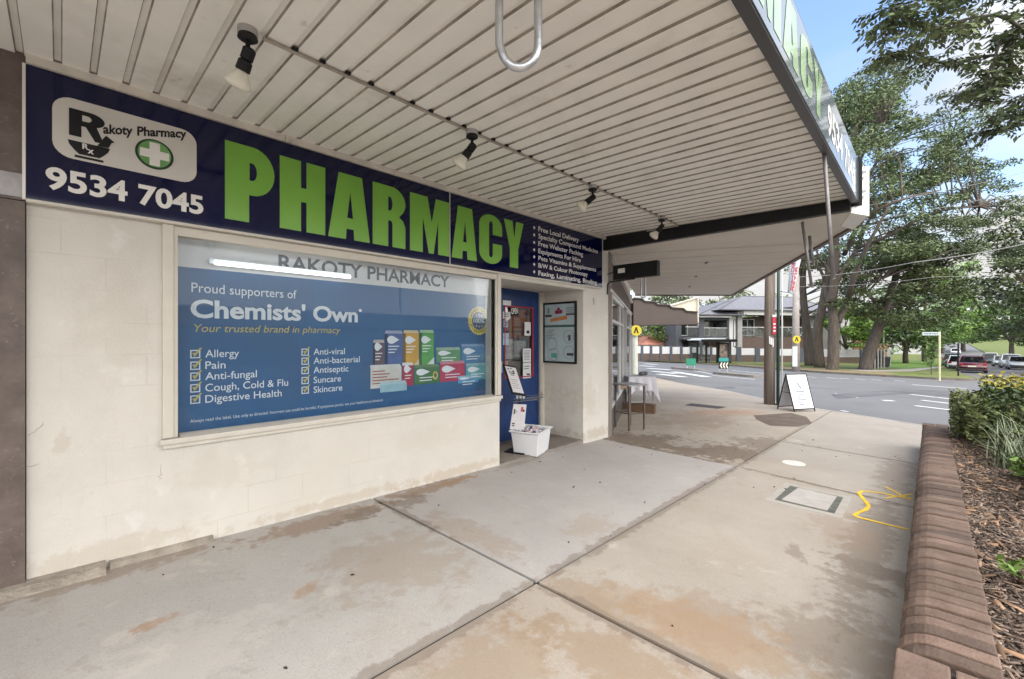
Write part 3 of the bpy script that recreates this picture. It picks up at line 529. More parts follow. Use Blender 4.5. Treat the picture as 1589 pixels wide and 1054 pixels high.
# phone number
nb = MB(); za = SZ(72, 294.5); text(nb, '9534 7045', y1, SX(70.5), SZ(315, 333) + .002, .128, SX(315.5) - SX(70.5), bold=.03); nb.build('phone_lettering', m_white, sgn)
# PHARMACY
LET = {
 'P': [[(0, 0), (0, 1), (.5, 1)] + arc(.54, .68, .46, .32, 90, -90, 14) + [(.47, .36), (.47, 0)], [(.48, .555), (.48, .785), (.53, .785)] + arc(.53, .67, .10, .115, 90, -90, 8)],
 'H': [[(0, 0), (0, 1), (.45, 1), (.45, .62), (.57, .62), (.57, 1), (1, 1), (1, 0), (.57, 0), (.57, .42), (.45, .42), (.45, 0)]],
 'A': [[(0, 0), (.24, 1), (.80, 1), (1, 0), (.61, 0), (.595, .16), (.425, .16), (.41, 0)], [(.44, .33), (.515, .73), (.58, .33)]],
 'R': [[(0, 0), (0, 1), (.52, 1)] + arc(.55, .745, .45, .255, 90, -48, 12) + [(.80, .515), (.93, .46), (1, .36), (1, 0), (.59, 0), (.59, .35)] + arc(.53, .37, .06, .06, 0, 90, 4) + [(.46, .43), (.46, 0)], [(.46, .60), (.46, .825), (.51, .825)] + arc(.51, .71, .08, .115, 90, -90, 8)],
 'M': [[(0, 0), (0, 1), (.43, 1), (.535, .56), (.64, 1), (1, 1), (1, 0), (.70, 0), (.70, .60), (.585, 0), (.46, 0), (.31, .62), (.31, 0)]],
 'C': [[(1, .60), (1, .76)] + arc(.5, .77, .5, .23, 0, 180, 14) + arc(.5, .23, .5, .23, 180, 360, 14) + [(1, .42), (.58, .42), (.58, .22)] + arc(.5, .20, .08, .07, 0, -180, 6) + arc(.5, .80, .08, .07, 180, 0, 6) + [(.58, .60)]],
 'Y': [[(0, 1), (.43, 1), (.52, .64), (.61, 1), (1, 1), (.72, .40), (.72, 0), (.29, 0), (.29, .40)]],
}
lz1, lz0 = SZ(349, 217), SZ(349, 339)
for ch, ua, ub in (('P', 349, 425.8), ('H', 434, 504.6), ('A', 509, 573.8), ('R', 578.2, 629), ('M', 636, 697), ('A', 700.7, 740), ('C', 743.4, 779), ('Y', 781.8, 812.2)):
    xa, xb = SX(ua), SX(ub); b = MB(); flat(b, [[(xa + (xb - xa) * p, lz0 + (lz1 - lz0) * q) for p, q in pl] for pl in LET[ch]], y1); b.build('letter', m_green, sgn)
# services list
for s, v, vt, ue in (('Free Local Delivery', 358.7, 350.2, 898), ('Specialty Compound Medicine', 369.8, 361.6, 927.6), ('Free Webster Packing', 381.5, 373.2, 904.5), ('Equipments For Hire', 392.8, 384.8, 901), ('Pets Vitamins & Supplements', 403.6, 396, 924.8), ('B/W & Colour Photocopy', 415.1, 407.5, 911.9), ('Faxing, Laminating, Binding', 427, 419, 926)):
    tl = MB(); bl_ = MB(); text(tl, s, y1, SX(835.3), SZ(835.3, v), (SZ(835.3, vt) - SZ(835.3, v)) * .92, SX(ue) - SX(835.3), bold=.018)
    cx_, cz_ = SX(828.8), SZ(828.8, (v + vt) / 2 - 1); flat(bl_, [[(cx_ - .022, cz_), (cx_, cz_ - .022), (cx_ + .022, cz_), (cx_, cz_ + .022)]], y1); tl.build('services_lettering', m_white, sgn); bl_.build('bullet', m_white, sgn)
# ================================================================== WINDOW POSTER (behind the glass)
YP = .16
def PX(u, y=YP): return WALL.at(u, 500, y)[0]
def PZ(u, v, y=YP): return WALL.at(u, v, y)[1]
pos = empty('window_poster', (2, YP, .84), 'blue health products poster with white header filling the shop window', 'poster')
m_pblue = mat('poster_blue', (.022, .088, .215), .4, .10, .9, col2=(.035, .12, .265), stain=[((.05, .09, .16), .8, .5, .75, .6, 4)])  # blue raised slightly to stand in for sky reflected in the glass
hz = PZ(500, 435)
p_ = MB(); p_.box(XW0 - .1, XW1 + .12, YP, YP + .008, .80, hz); p_.build('blue_sheet', m_pblue, pos)
p_ = MB(); p_.box(XW0 - .1, XW1 + .12, YP, YP + .008, hz + .001, 2.25); p_.build('header_band', mat('poster_header', (.64, .645, .65), .5, .05), pos)
ya, yb, yc = YP - .0015, YP - .003, YP - .0045
m_hgrey = mat('header_grey', (.10, .115, .14), .5, .1); m_pwhite = mat('poster_white', (.62, .66, .70), .5, .04); m_pyel = mat('poster_gold', (.46, .39, .11), .5, .1)
t_ = MB(); text(t_, 'RAKOTY PHARMACY', ya, PX(432), PZ(432, 418), .125, PX(697) - PX(432), bold=.02); t_.build('header_lettering', m_hgrey, pos)
t_ = MB(); text(t_, 'Proud supporters of', ya, PX(297), PZ(297, 453.2), PZ(297, 438.5) - PZ(297, 453.2), PX(460) - PX(297)); t_.build('line_lettering', m_pwhite, pos)
t_ = MB(); text(t_, "Chemists' Own", ya, PX(295.5), PZ(296, 492), PZ(296, 463) - PZ(296, 492), PX(555) - PX(295.5), bold=.03)
flat(t_, [arc(PX(559), PZ(559, 482), .014, .014, 0, 350, 16)], ya); t_.build('title_lettering', m_pwhite, pos)
t_ = MB(); text(t_, 'Your trusted brand in pharmacy', ya, PX(298), PZ(298, 515), PZ(298, 503) - PZ(298, 515), PX(527) - PX(298), shear=.2); t_.build('slogan_lettering', m_pyel, pos)
for (ul, tx, rows) in ((303, 318.5, (('Allergy', 549, 371), ('Pain', 567, 350), ('Anti-fungal', 584, 398.5), ('Cough, Cold & Flu', 602, 447), ('Digestive Health', 619.5, 437))), (473.5, 486.5, (('Anti-viral', 546, 535), ('Anti-bacterial', 560, 558), ('Antiseptic', 574.5, 540.5), ('Suncare', 590, 529), ('Skincare', 605, 531)))):
    for s, v, ue in rows:
        dz = 6.2 if ul < 400 else 5.2; t_ = MB(); cb = MB(); ck = MB()
        hh = PZ(tx, v - dz) - PZ(tx, v + dz - .4)
        text(t_, s, ya, PX(tx), PZ(tx, v + dz - .4), hh * .98, PX(ue) - PX(tx), bold=.004)
        cxx, czz = PX(ul), PZ(ul, v + .6); hw = .030
        flat(cb, [[(cxx - hw, czz - hw), (cxx + hw, czz - hw), (cxx + hw, czz + hw), (cxx - hw, czz + hw)], [(cxx - hw * .75, czz - hw * .75), (cxx + hw * .75, czz - hw * .75), (cxx + hw * .75, czz + hw * .75), (cxx - hw * .75, czz + hw * .75)]], ya)
        flat(ck, [[(cxx - .018, czz + .006), (cxx - .004, czz - .02), (cxx + .042, czz + .045), (cxx + .028, czz + .045), (cxx - .003, czz + .004), (cxx - .008, czz + .012)]], yb)
        t_.build('list_lettering', m_pwhite, pos); cb.build('checkbox', m_pwhite, pos); ck.build('tick', m_pyel, pos)
t_ = MB(); text(t_, 'Always read the label. Use only as directed. Incorrect use could be harmful. If symptoms persist, see your healthcare professional', ya, PX(295), PZ(295, 656.5), .024, PX(594) - PX(295)); t_.build('fine_print', m_pwhite, pos)
# gold seal
cx_, cz_ = PX(743), PZ(743, 498); rr = (PX(760) - PX(726)) / 2; rz_ = rr * 1.0
star = [(cx_ + rr * (1 if k % 2 else .92) * math.cos(2 * math.pi * k / 48), cz_ + rr * (1 if k % 2 else .92) * math.sin(2 * math.pi * k / 48)) for k in range(48)]
z_ = MB(); flat(z_, [star], ya); seal = z_.build('seal', mat('seal_gold', (.55, .46, .09), .5, .2, 20), pos)
z_ = MB(); flat(z_, [arc(cx_, cz_, rr * .62, rr * .62, 0, 354, 40)], yb); z_.build('seal_disc', mat('seal_blue', (.05, .075, .14), .5, .1), seal)
z_ = MB(); text(z_, '100%', yc, cx_ - rr * .5, cz_ - rr * .13, rr * .3, rr, bold=.03)
for dz in (-.36, .36):
    for dx in (-.24, 0, .24): flat(z_, [[(cx_ + rr * (dx + .07 * math.cos(R_(90 + 36 * k)) * (1 if k % 2 == 0 else .45)), cz_ + rr * (dz * (1.12 if dx == 0 else 1) + .07 * math.sin(R_(90 + 36 * k)) * (1 if k % 2 == 0 else .45))) for k in range(10)]], yc)
z_.build('seal_lettering', m_pwhite, seal)
z_ = MB()
for word, a0, a1 in (('MONEY BACK', 155, 25), ('GUARANTEE', 205, 335)):
    for k, chh in enumerate(word):
        if chh == ' ': continue
        th_ = R_(a0 + (a1 - a0) * k / (len(word) - 1)); vf = text2d(chh, .02); v = vf[0]
        if not len(v): continue
        sc2 = rr * .24; rot = th_ - math.pi / 2 if a0 < 180 else th_ + math.pi / 2
        vx, vz = (v[:, 0] - v[:, 0].mean()) * sc2, (v[:, 1] - v[:, 1].mean()) * sc2
        nv = np.stack([cx_ + rr * .77 * math.cos(th_) + vx * math.cos(rot) - vz * math.sin(rot), cz_ + rr * .77 * math.sin(th_) + vx * math.sin(rot) + vz * math.cos(rot), v[:, 2]], 1)
        put2d((nv, vf[1]), z_, 0, 0, 1, 1, yb)
z_.build('seal_border_lettering', mat('seal_ink', (.05, .06, .05), .5), seal)
# printed product boxes
def pc(r, g, b): return mat('poster_ink_%d_%d_%d' % (r * 999, g * 999, b * 999), (r, g, b), .5, .12, 6)
def Z5(x, y): return 540 + x / 6.5875, 480 + y / 6.5875
BOX = [  # crop rectangle, colour, top colour, blob size
 (255, 312, 372, 565, (.10, .075, .10), (.38, .36, .37), .7, 'v'), (375, 218, 556, 555, (.075, .12, .28), (.30, .34, .45), .62, 'v'), (563, 215, 722, 570, (.50, .29, .06), (.52, .45, .30), .5, 'v'), (728, 212, 876, 565, (.09, .30, .085), (.30, .46, .30), .6, 'v'),
 (902, 390, 1148, 540, (.10, .25, .12), (.26, .36, .28), .6, 'h'), (1160, 355, 1392, 545, (.07, .19, .36), (.2, .3, .44), .6, 'h'), (228, 565, 545, 800, (.50, .49, .47), (.5, .5, .5), 0, 'w'), (555, 545, 665, 780, (.34, .03, .06), (.55, .55, .55), .7, 'j'),
 (676, 565, 932, 760, (.05, .15, .06), (.1, .2, .1), .6, 'h'), (938, 530, 1190, 735, (.38, .04, .09), (.45, .2, .24), .5, 'h'), (1205, 548, 1432, 715, (.12, .32, .36), (.25, .4, .45), .5, 'h'), (1122, 675, 1332, 750, (.08, .26, .45), (.2, .4, .5), .4, 'h'), (325, 735, 598, 840, (.26, .42, .50), (.35, .48, .54), 0, 'w')]
for n_, (a, b, c, d, col, top, blob, kind) in enumerate(BOX):
    u0, v0 = Z5(a, b); u1, v1 = Z5(c, d); x0, x1 = PX(u0), PX(u1); um = (u0 + u1) / 2; z1, z0 = PZ(um, v0), PZ(um, v1); h = z1 - z0; w_ = x1 - x0; yy = ya - .0004 * n_
    e = MB(); frect(e, x0, x1, z0, z1 - .03, yy); pb = e.build('product_box', pc(*col), pos)
    e = MB(); e.face((x0, yy, z1 - .03), (x1, yy, z1 - .03), (x1 - w_ * .06, yy, z1), (x0 + w_ * .06 if kind == 'v' else x0 - .004, yy, z1)); e.build('box_top', pc(*top), pb)
    if kind == 'v': e = MB(); frect(e, x0, x0 + w_ * .16, z0, z1 - .03, yy - .0005); e.build('box_side', pc(*[q * .35 for q in col]), pb)
    if kind in 'vhj':
        e = MB(); cz_ = z0 + h * (.72 if kind != 'h' else .62); ex, ez = w_ * (.34 if kind != 'h' else .27), min(.04, h * .17); cxx = x0 + w_ * (.47 if kind != 'h' else .34)
        flat(e, [[(cxx - ex, cz_)] + arc(cxx - ex * .3, cz_, ex * .7, ez, 170, 60, 6) + [(cxx + ex, cz_)] + arc(cxx - ex * .3, cz_, ex * .7, ez, -60, -170, 6)], yy - .0012)
        for q in range(3 if kind == 'v' else 2): frect(e, x0 + w_ * .2, x0 + w_ * (.8 - .12 * q), cz_ - ez - .03 - .03 * q, cz_ - ez - .02 - .03 * q, yy - .0012)
        e.build('box_logo', m_pwhite, pb)
    elif n_ == 6:
        e = MB()
        for q in range(5): frect(e, x0 + w_ * .06, x0 + w_ * (.45, .6, .52, .9, .5)[q], z1 - h * (.3 + .13 * q), z1 - h * (.25 + .13 * q), yy - .0012)
        e.build('box_print', pc(.28, .1, .08), pb)
e = MB(); cx_, cz_ = PX(Z5(888, 0)[0]), PZ(*Z5(888, 676)); flat(e, [arc(cx_, cz_, .035, .045, 0, 350, 20), arc(cx_, cz_, .018, .025, 0, 350, 16)], ya - .008); e.build('box_ring', m_pyel, pos)
for x0, y0, x1, y1_, c in ((668, 505, 722, 570, (.52, .42, .3)), (805, 490, 876, 562, (.5, .55, .5))):
    e = MB(); A = [Z5(x0, y1_), Z5(x1, y1_), Z5(x1, y0)]; flat(e, [[(PX(u), PZ(u, v)) for u, v in A]], ya - .0062); e.build('box_corner', pc(*c), pos)
# fluorescent batten hanging inside the window, in front of the poster
YT = .09
def TB(u, v): return (WALL.at(u, v, YT)[0], WALL.at(u, v, YT)[1])
tb = empty('fluorescent_batten', (1.4, YT, 2.0), 'lit white fluorescent tube hanging behind the window glass over the header', 'light')
p0, p1 = TB(333, 406.5), TB(543, 430.5); zt_ = (p0[1] + p1[1]) / 2
e = MB(); e.tube([(p0[0], YT, zt_), (p1[0], YT, zt_)], .018, 12); e.build('tube', mat('lit_tube', (1, .99, .96), .4, .0, emit=1.7), tb, smooth=True)
e = MB(); e.box(p0[0] - .03, p1[0] + .03, YT + .02, YT + .04, zt_ - .008, zt_ + .03); e.build('batten_body', m_pwhite, tb)
e = MB()
for q in (.2, .8): e.tube([(p0[0] + (p1[0] - p0[0]) * q, YT + .03, zt_ + .03), (p0[0] + (p1[0] - p0[0]) * q, YT + .03, 2.24)], .0015, 4)
e.build('hanger_wire', m_pwhite, tb)
# ================================================================== FASCIA SIGN on the street edge
fs = empty('fascia_sign', (1, -3.13, 2.96), 'dark blue street fascia sign with pale green lettering and phone number', 'sign')
YF = -3.132
e = MB(); e.box(-4, 5.93, YF, -3.1, 2.965, 3.397); e.build('panel', mat('sky_paled_fascia_face', (.10, .135, .16), .16, .12, 2, spec=.6, coat=.5), fs)  # panel and letter colours paled to stand in for sky reflection
def FXs(u): return WALL.at(u, 100, YF)[0]
e = MB(); xa, xb = FXs(1284), FXs(1326.5); text(e, '9534 7045', YF - .002, xa, 3.05, .23, xb - xa, bold=.03); e.build('phone_lettering', m_white, fs)
xe = FXs(1276); wl = [1.28, 1.14, 1.1, 1.05, 1.22, 1.0, .95, .85]; tot = sum(wl) + .12 * 7; k = 3.55 / tot; x = xe - 3.55
for ch, q in zip('PHARMACY', wl):
    b = MB(); flat(b, [[(x + q * k * p, 3.02 + .33 * r) for p, r in pl] for pl in LET[ch]], YF - .002); b.build('letter', mat('fascia_letter_green', (.30, .46, .24), .2, .25, 2, coat=.4), fs); x += (q + .12) * k
# corner sign box at the end of the fascia
cs = empty('corner_sign', (6.2, -3.1, 2.9), 'small white sign box with black strokes on the awning corner', 'sign')
e = MB(); e.hexa([(5.97, -3.06, 2.87), (6.12, -3.205, 2.84), (6.75, -3.0, 2.84), (6.6, -2.9, 2.87)], [(5.97, -3.06, 3.38), (6.12, -3.205, 3.38), (6.75, -3.0, 3.38), (6.6, -2.9, 3.38)]); e.build('box', m_white, cs, bevel=.004)
e = MB()
for q in range(6):
    z0 = 2.93 + q * .07; a = np.array([5.985, -3.078]); b = np.array([6.11, -3.198]); p = a + (b - a) * .15; r = a + (b - a) * (.55 + .3 * (q % 3) / 2); nn = np.array([-.7, -.72]) * .002
    e.face((p[0] + nn[0], p[1] + nn[1], z0), (r[0] + nn[0], r[1] + nn[1], z0 + .03), (r[0] + nn[0], r[1] + nn[1], z0 + .06), (p[0] + nn[0], p[1] + nn[1], z0 + .028))
e.build('strokes', mat('grey_strokes', (.25, .25, .26), .5), cs)
# ================================================================== NEIGHBOUR SHOP (turns the corner)
F2 = Frame((6.035, .0), (.9, .4355)); E2 = F2.e; N2 = F2.n
def s2(u): return F2.at(u, 527)[0]
def gz2(s): return gz(6.035 + .9 * s)
nb = empty('corner_shop', (0, 0, 0), 'corner shop with white framed windows next to the pharmacy pier', 'shop', M=F2.M)
m_brn = mat('brown_facade', (.13, .095, .08), .6, .15, 4, .05); m_wfr = mat('white_aluminium', (.66, .66, .66), .3, .05, 5); m_plinth = mat('dark_plinth_tile', (.07, .065, .065), .4, .25, 6, .05)
e = MB(F2.M); e.box(.02, 7.0, .02, 6, 2.26, 4.6); e.box(6.98, 7.0, 0.02, 6, -.6, 2.26); e.box(.015, 7.0, 6, 6.2, -.6, 4.6); e.build('wall', m_brn, nb)
e = MB(F2.M); e.box(.0, .30, -.03, .2, -.6, 2.88); e.build('pilaster', mat('grey_brown_render', (.22, .19, .17), .6, .1, 5), nb)
e = MB(F2.M); e.hexa([(.3, -.02, -.7), (s2(965), -.02, -.7), (s2(965), .1, -.7), (.3, .1, -.7)], [(.3, -.02, gz2(.3) + .42), (s2(965), -.02, gz2(.3) + .40), (s2(965), .1, gz2(.3) + .40), (.3, .1, gz2(.3) + .42)]); e.box(s2(971), 6.97, -.02, .1, -.7, .2); e.build('plinth', m_plinth, nb)
def shopwin(s0, s1, z0, z1, tr):
    fr = .06; e = MB(F2.M); e.box(s0, s0 + fr, -.03, .05, z0, z1); e.box(s1 - fr, s1, -.03, .05, z0, z1); e.box(s0 + fr, s1 - fr, -.03, .05, z1 - fr, z1); e.box(s0 + fr, s1 - fr, -.03, .05, z0, z0 + fr); e.box(s0 + fr, s1 - fr, -.03, .05, tr, tr + .05)
    o = e.build('window', m_wfr, nb); e = MB(F2.M); e.box(s0 + fr, s1 - fr, .0, .008, z0 + fr, z1 - fr); e.build('pane', glassmat('shop_glass2', (.6, .63, .65), 1.0, body=.25, bodycol=(.10, .10, .11)), o)
shopwin(.31, s2(961), .34, 2.25, 1.78); shopwin(s2(961) + .01, s2(966), .34, 2.25, 1.78); shopwin(s2(971), s2(977), .2, 2.25, 1.78); shopwin(s2(977) + .01, 6.9, .2, 2.25, 1.78)
e = MB(F2.M); e.box(s2(966) + .02, s2(971) - .02, .25, .3, -.4, 2.25); e.build('door', mat('dark_shop_door', (.02, .02, .022), .3, .2), nb)
e = MB(F2.M); e.box(.31, 6.9, .9, .95, -.3, 2.25); e.build('shop_interior', mat('shop_interior', (.16, .14, .13), .8, .5, 3, stain=[((.45, .43, .4), 2.4, .55, .7, .7), ((.2, .06, .04), 3.4, .6, .7, .6, 4)]), nb)
e = MB(F2.M); e.box(.02, 7.0, -.05, .02, 2.255, 2.30); e.hexa([(.30, -.06, 2.84), (6.9, -.06, 2.60), (6.9, .0, 2.60), (.30, .0, 2.84)], [(.30, -.06, 2.88), (6.9, -.06, 2.66), (6.9, .0, 2.66), (.30, .0, 2.88)]); e.build('white_trim', m_wfr, nb)
# its flat awning
aw2 = empty('flat_awning', (9, 0, 2.9), 'flat white panelled street awning of the corner shop beyond the black beam', 'awning')
OUT = [(5.96, -.03), (5.96, -3.06), (6.75, -2.97), (14.55, .80), (12.45, 2.95)]
e = MB(); e.prism(OUT, 2.88, 2.9, 'z'); e.build('soffit', mat('white_flat_soffit', (.60, .56, .51), .6, .05, 2, stain=[((.3, .25, .2), 7, .68, .8, .4)]), aw2)
e = MB()
for k in range(1, 15):
    a = Vector((6.035, 0, 0)) + Vector(E2) * (.6 * k - .35); b = a - Vector(N2) * 3.0
    if k < 3: b = a + (b - a) * .92
    dz = Vector((0, 0, 2.877)); n_ = Vector(E2) * .007; e.face(a - Vector(N2) * .08 + n_ + dz, b + n_ + dz, b - n_ + dz, a - Vector(N2) * .08 - n_ + dz)
e.build('panel_joint', mat('soffit_joint', (.2, .175, .15), .8, .1), aw2)
e = MB()
for a, b in ((OUT[2], OUT[3]), (OUT[3], OUT[4])):
    a, b = Vector((*a, 0)), Vector((*b, 0)); d = (b - a).normalized(); n = Vector((d.y, -d.x, 0)); e.hexa([a + Vector((0, 0, 2.85)), b + Vector((0, 0, 2.85)), b + n * .06 + Vector((0, 0, 2.85)), a + n * .06 + Vector((0, 0, 2.85))], [a + Vector((0, 0, 3.35)), b + Vector((0, 0, 3.35)), b + n * .06 + Vector((0, 0, 3.35)), a + n * .06 + Vector((0, 0, 3.35))])
e.build('fascia', mat('brown_fascia', (.10, .075, .06), .5, .1), aw2)
for k, uv in enumerate(((1096, 408), (1080, 429), (1070, 445))):
    p = wz(*uv, 2.875); e = MB(); e.obox((p[0], p[1], 2.868), (.16, .035, .012), .45); e.build('vent_plate', mat('vent_grey', (.2, .19, .18), .6), aw2)
# black hanging sign box on a bracket
hb = empty('hanging_sign', (6.05, -.45, 2.43), 'black box sign with a small white label on a wall bracket', 'sign')
e = MB(); e.box(6.02, 6.12, -.82, -.09, 2.425, 2.65); e.build('box', m_black, hb, bevel=.006)
e = MB(); e.box(6.016, 6.0185, -.30, -.18, 2.52, 2.59); e.build('white_label', m_white, hb)
e = MB(); e.tube([(6.0, -.005, 2.36), (6.03, -.03, 2.40), (6.05, -.45, 2.415)], .012, 6); e.tube([(6.0, -.005, 2.36), (5.99, -.005, 2.2)], .012, 6); e.tube([(6.0, -.002, 2.52), (6.07, -.1, 2.56)], .008, 6); e.build('bracket', m_black, hb)
# rails hanging further out
a = wd(998, 462, 8.3); upipe((a[0], a[1], 2.3), RT[:2], .085, a[2], 2.87, .014, 'thin dark pipe loop hanging behind the black box sign', .0)
m_rustpipe = mat('weathered_pipe', (.20, .19, .19), .5, .25, 8, metal=.4)
def hrod(p0, p1, r, label):
    e = MB(); e.tube([p0, p1], r, 10); e.lathe([(r * .2, -.012), (r, 0)], 10, Matrix.Translation(Vector([float(x) for x in p1]))); o = e.build('hanging_rail', m_rustpipe, smooth=True); tag(o, label, 'rail', 'pipe rails hanging from the awning')
p0 = wz(1245, 345, 2.87); D_ = (p0 - CAMP) @ FW; hrod(p0, wd(1259.5, 445, D_), .016, 'dark round-ended pipe hanging below the flat awning edge in front of the trees')
p0 = wz(1256, 366, 2.80); D_ = (p0 - CAMP) @ FW; hrod(p0, wd(1262, 410, D_), .018, 'short stub of pipe hanging beside the longer dark pipe')
p0 = wz(1278.5, 232, 3.0); D_ = (p0 - CAMP) @ FW; hrod(p0, wd(1293, 432, D_), .0145, 'long grey pipe hanging from the dark awning edge under the phone number')
# ---- brown awning of the next shop down
ba = empty('brown_awning', (0, 0, 0), 'brown street awning with stepped top beyond the corner shop', 'awning')
Db = 20.0
def bp(u, v, dD=0): return wd(u, v, Db + dD)
top = [(983, 463), (996, 464), (1000, 468), (1016, 469), (1020, 473), (1038, 474), (1042, 478), (1060, 479), (1064, 483), (1082, 484.5)]
e = MB(); fr = [bp(u, v) for u, v in [(983, 504.5), (1082, 502)][:1] + top + [(1083, 502)]]; off = FW * 2.6 + RT * -.4
A = [e.pt(p) for p in fr]; B = [e.pt(p + off) for p in fr]; e.f.append(A); e.f.append(B[::-1]); n = len(A)
for k in range(n): e.f.append([A[k], B[k], B[(k + 1) % n], A[(k + 1) % n]])
e.build('awning_body', mat('brown_awning_paint', (.068, .049, .042), .6, .1, 2), ba)
e = MB(); a, b = bp(983, 505), bp(1083, 502.5); 
for p, q in ((a, b),): e.tube([p - FW * .04, q - FW * .04], .05, 6)
for k in range(len(top) - 1):
    e.tube([bp(*top[k]) - FW * .05, bp(*top[k + 1]) - FW * .05], .035, 5)
e.build('edge_trim', mat('brown_edge', (.05, .037, .033), .6), ba)
e = MB(); c0 = bp(978.5, 466); e.box(c0[0] - .1, c0[0] + .12, c0[1], c0[1] + .2, 1.6, c0[2] + .25); e.build('bracket', m_black, ba)
e = MB(); P = bp(985, 500) + np.array([-.05, .06, 0]); e.M = Frame(P[:2], (.9, .4355)).M; e.box(-.4, 6, .12, 4, -.8, 3.5); lowb = e.build('low_shop', m_brn); tag(lowb, 'low brown shop wall that carries the brown awning', 'shop')
cgb = empty('cream_gable', (0, 0, 0), 'cream gable end showing above the right side of the brown awning', 'building')
e = MB(); fr = [wd(u, v, 26) for u, v in ((1040, 490), (1044, 474), (1083, 462), (1083, 490))]; off = FW * 3
A = [e.pt(p) for p in fr]; B = [e.pt(p + off) for p in fr]; e.f.append(A); e.f.append(B[::-1])
for k in range(4): e.f.append([A[k], B[k], B[(k + 1) % 4], A[(k + 1) % 4]])
e.build('wall', mat('cream_gable', (.55, .52, .40), .7, .1), cgb)
e = MB(); pts = [wd(1083, 460, 25.9), wd(1083, 505, 25.9)]; e.tube(pts, .05, 6); e.tube([wd(1044, 473.5, 25.9), wd(1083, 461.5, 25.9)], .05, 6); e.build('barge_board', m_jamb, cgb)
# ================================================================== DOORWAY OBJECTS
# notice board on the pier's return wall (plane x = 5.34)
def BXP(u, v): p = wx(u, v, 5.335); return p[1], p[2]
b0, b1 = BXP(844, 516), BXP(895.5, 516); by0, by1 = b0[0], b1[0]; bz0_, bz1_ = 1.125, 2.065
FB = Frame((5.337, by0), (0, -1)); bw2 = by0 - by1; bh = bz1_ - bz0_
brd = empty('notice_board', (5.337, (by0 + by1) / 2, bz0_), 'black framed notice board with pale blue poster on the doorway side wall', 'notice board')
def fb(): return MB(FB.M)
# the frame's local axes: s runs away from the door, y goes into the wall
e = fb(); fw_ = .028; e.box(0, bw2, -.035, -.001, bz0_, bz0_ + fw_); e.box(0, bw2, -.035, -.001, bz1_ - fw_, bz1_); e.box(0, fw_, -.035, -.001, bz0_ + fw_, bz1_ - fw_); e.box(bw2 - fw_, bw2, -.035, -.001, bz0_ + fw_, bz1_ - fw_); e.build('frame', m_black, brd, bevel=.003)
e = fb(); e.box(fw_, bw2 - fw_, -.015, -.002, bz0_ + fw_, bz1_ - fw_); e.build('poster_sheet', mat('pale_blue_sheet', (.40, .50, .53), .5, .1, 3), brd)
def bq(x, z): return fw_ + (bw2 - 2 * fw_) * x, bz0_ + fw_ + (bh - 2 * fw_) * z
def bput(fn, name, m, dy=0):
    e = fb(); fn(e, -.0165 - dy); e.build(name, m, brd)
def brect(e, y, x0, x1, z0, z1): a, b = bq(x0, z0), bq(x1, z1); frect(e, a[0], b[0], a[1], b[1], y)
def bcirc(e, y, x, z, r, n=20, hole=0):
    c = bq(x, z); P = [arc(c[0], c[1], r, r, 0, 350, n)]
    if hole: P.append(arc(c[0], c[1], hole, hole, 0, 350, n))
    flat(e, P, y)
m_tealdk = mat('dark_teal_ink', (.04, .10, .11), .5); m_ink = mat('grey_ink', (.10, .13, .15), .5)
def f(e, y): brect(e, y, 0, 1, .595, .635)
bput(f, 'title_bar', m_tealdk)
def f(e, y):
    brect(e, y, .02, .24, .78, .82); brect(e, y, .72, .98, .80, .825); brect(e, y, .74, .95, .105, .15); brect(e, y, .72, .84, .425, .43)
    brect(e, y, .79, .86, .36, .46)
    for q in range(5): brect(e, y, .1 + .03 * (q % 2), .14 + .03 * (q % 2), .84 + .02 * q, .86 + .02 * q)
bput(f, 'dark_label', mat('label_ink', (.05, .03, .05), .5))
def f(e, y): bcirc(e, y, .47, .91, .028); bcirc(e, y, .40, .86, .032); bcirc(e, y, .55, .865, .032); bcirc(e, y, .47, .85, .025)
bput(f, 'berry_picture', mat('berry_red', (.25, .02, .06), .5, .3, 30))
def f(e, y):
    a, b = bq(.2, .69), bq(.75, .75); flat(e, [[(a[0], a[1]), (b[0], b[1] - .02), (b[0], b[1] + .045), (a[0], a[1] + .05)]], y)
bput(f, 'orange_flash', mat('flash_orange', (.50, .20, .08), .5, .2, 20))
def f(e, y):
    for (x, z, r) in ((.8, .43, .10), (.25, .30, .10), (.3, .12, .10), (.8, .16, .10)): bcirc(e, y, x, z, r, 24, r - .006)
    for q in range(7): brect(e, y, .05, .36 - .05 * (q % 3), .55 - .025 * q, .557 - .025 * q)
    for q in range(4): brect(e, y, .72, .96, .92 - .03 * q, .93 - .03 * q)
bput(f, 'printed_lines', m_ink)
def f(e, y): brect(e, y, .22, .42, .06, .14)
bput(f, 'product_picture', mat('print_teal', (.08, .30, .27), .5))
# notices taped on the door glass
def notice(label, u0, v0, u1, v1, m, draw=None, rot=0, name='door_notice'):
    yy = .741; c = (WALL.at((u0 + u1) / 2, (v0 + v1) / 2, yy)); x0, x1 = WALL.at(u0, v0, yy)[0], WALL.at(u1, v0, yy)[0]; z1 = WALL.at((u0 + u1) / 2, v0, yy)[1]; z0 = WALL.at((u0 + u1) / 2, v1, yy)[1]; w_, h_ = x1 - x0, z1 - z0
    t = empty(name, (c[0], yy, c[1]), label, 'notice', 'notices taped on the door glass', M=Matrix.Translation((c[0], yy, c[1])) @ Matrix.Rotation(rot, 4, 'Y'))
    e = MB(); e.box(-w_ / 2, w_ / 2, -.001, .0015, -h_ / 2, h_ / 2); e.build('sheet', m, t, local=True)
    if draw: e = MB(); draw(e, w_, h_); e.build('print', m_black if draw != dopen else m_white, t, local=True)
m_paper = mat('paper', (.62, .63, .64), .6, .05)
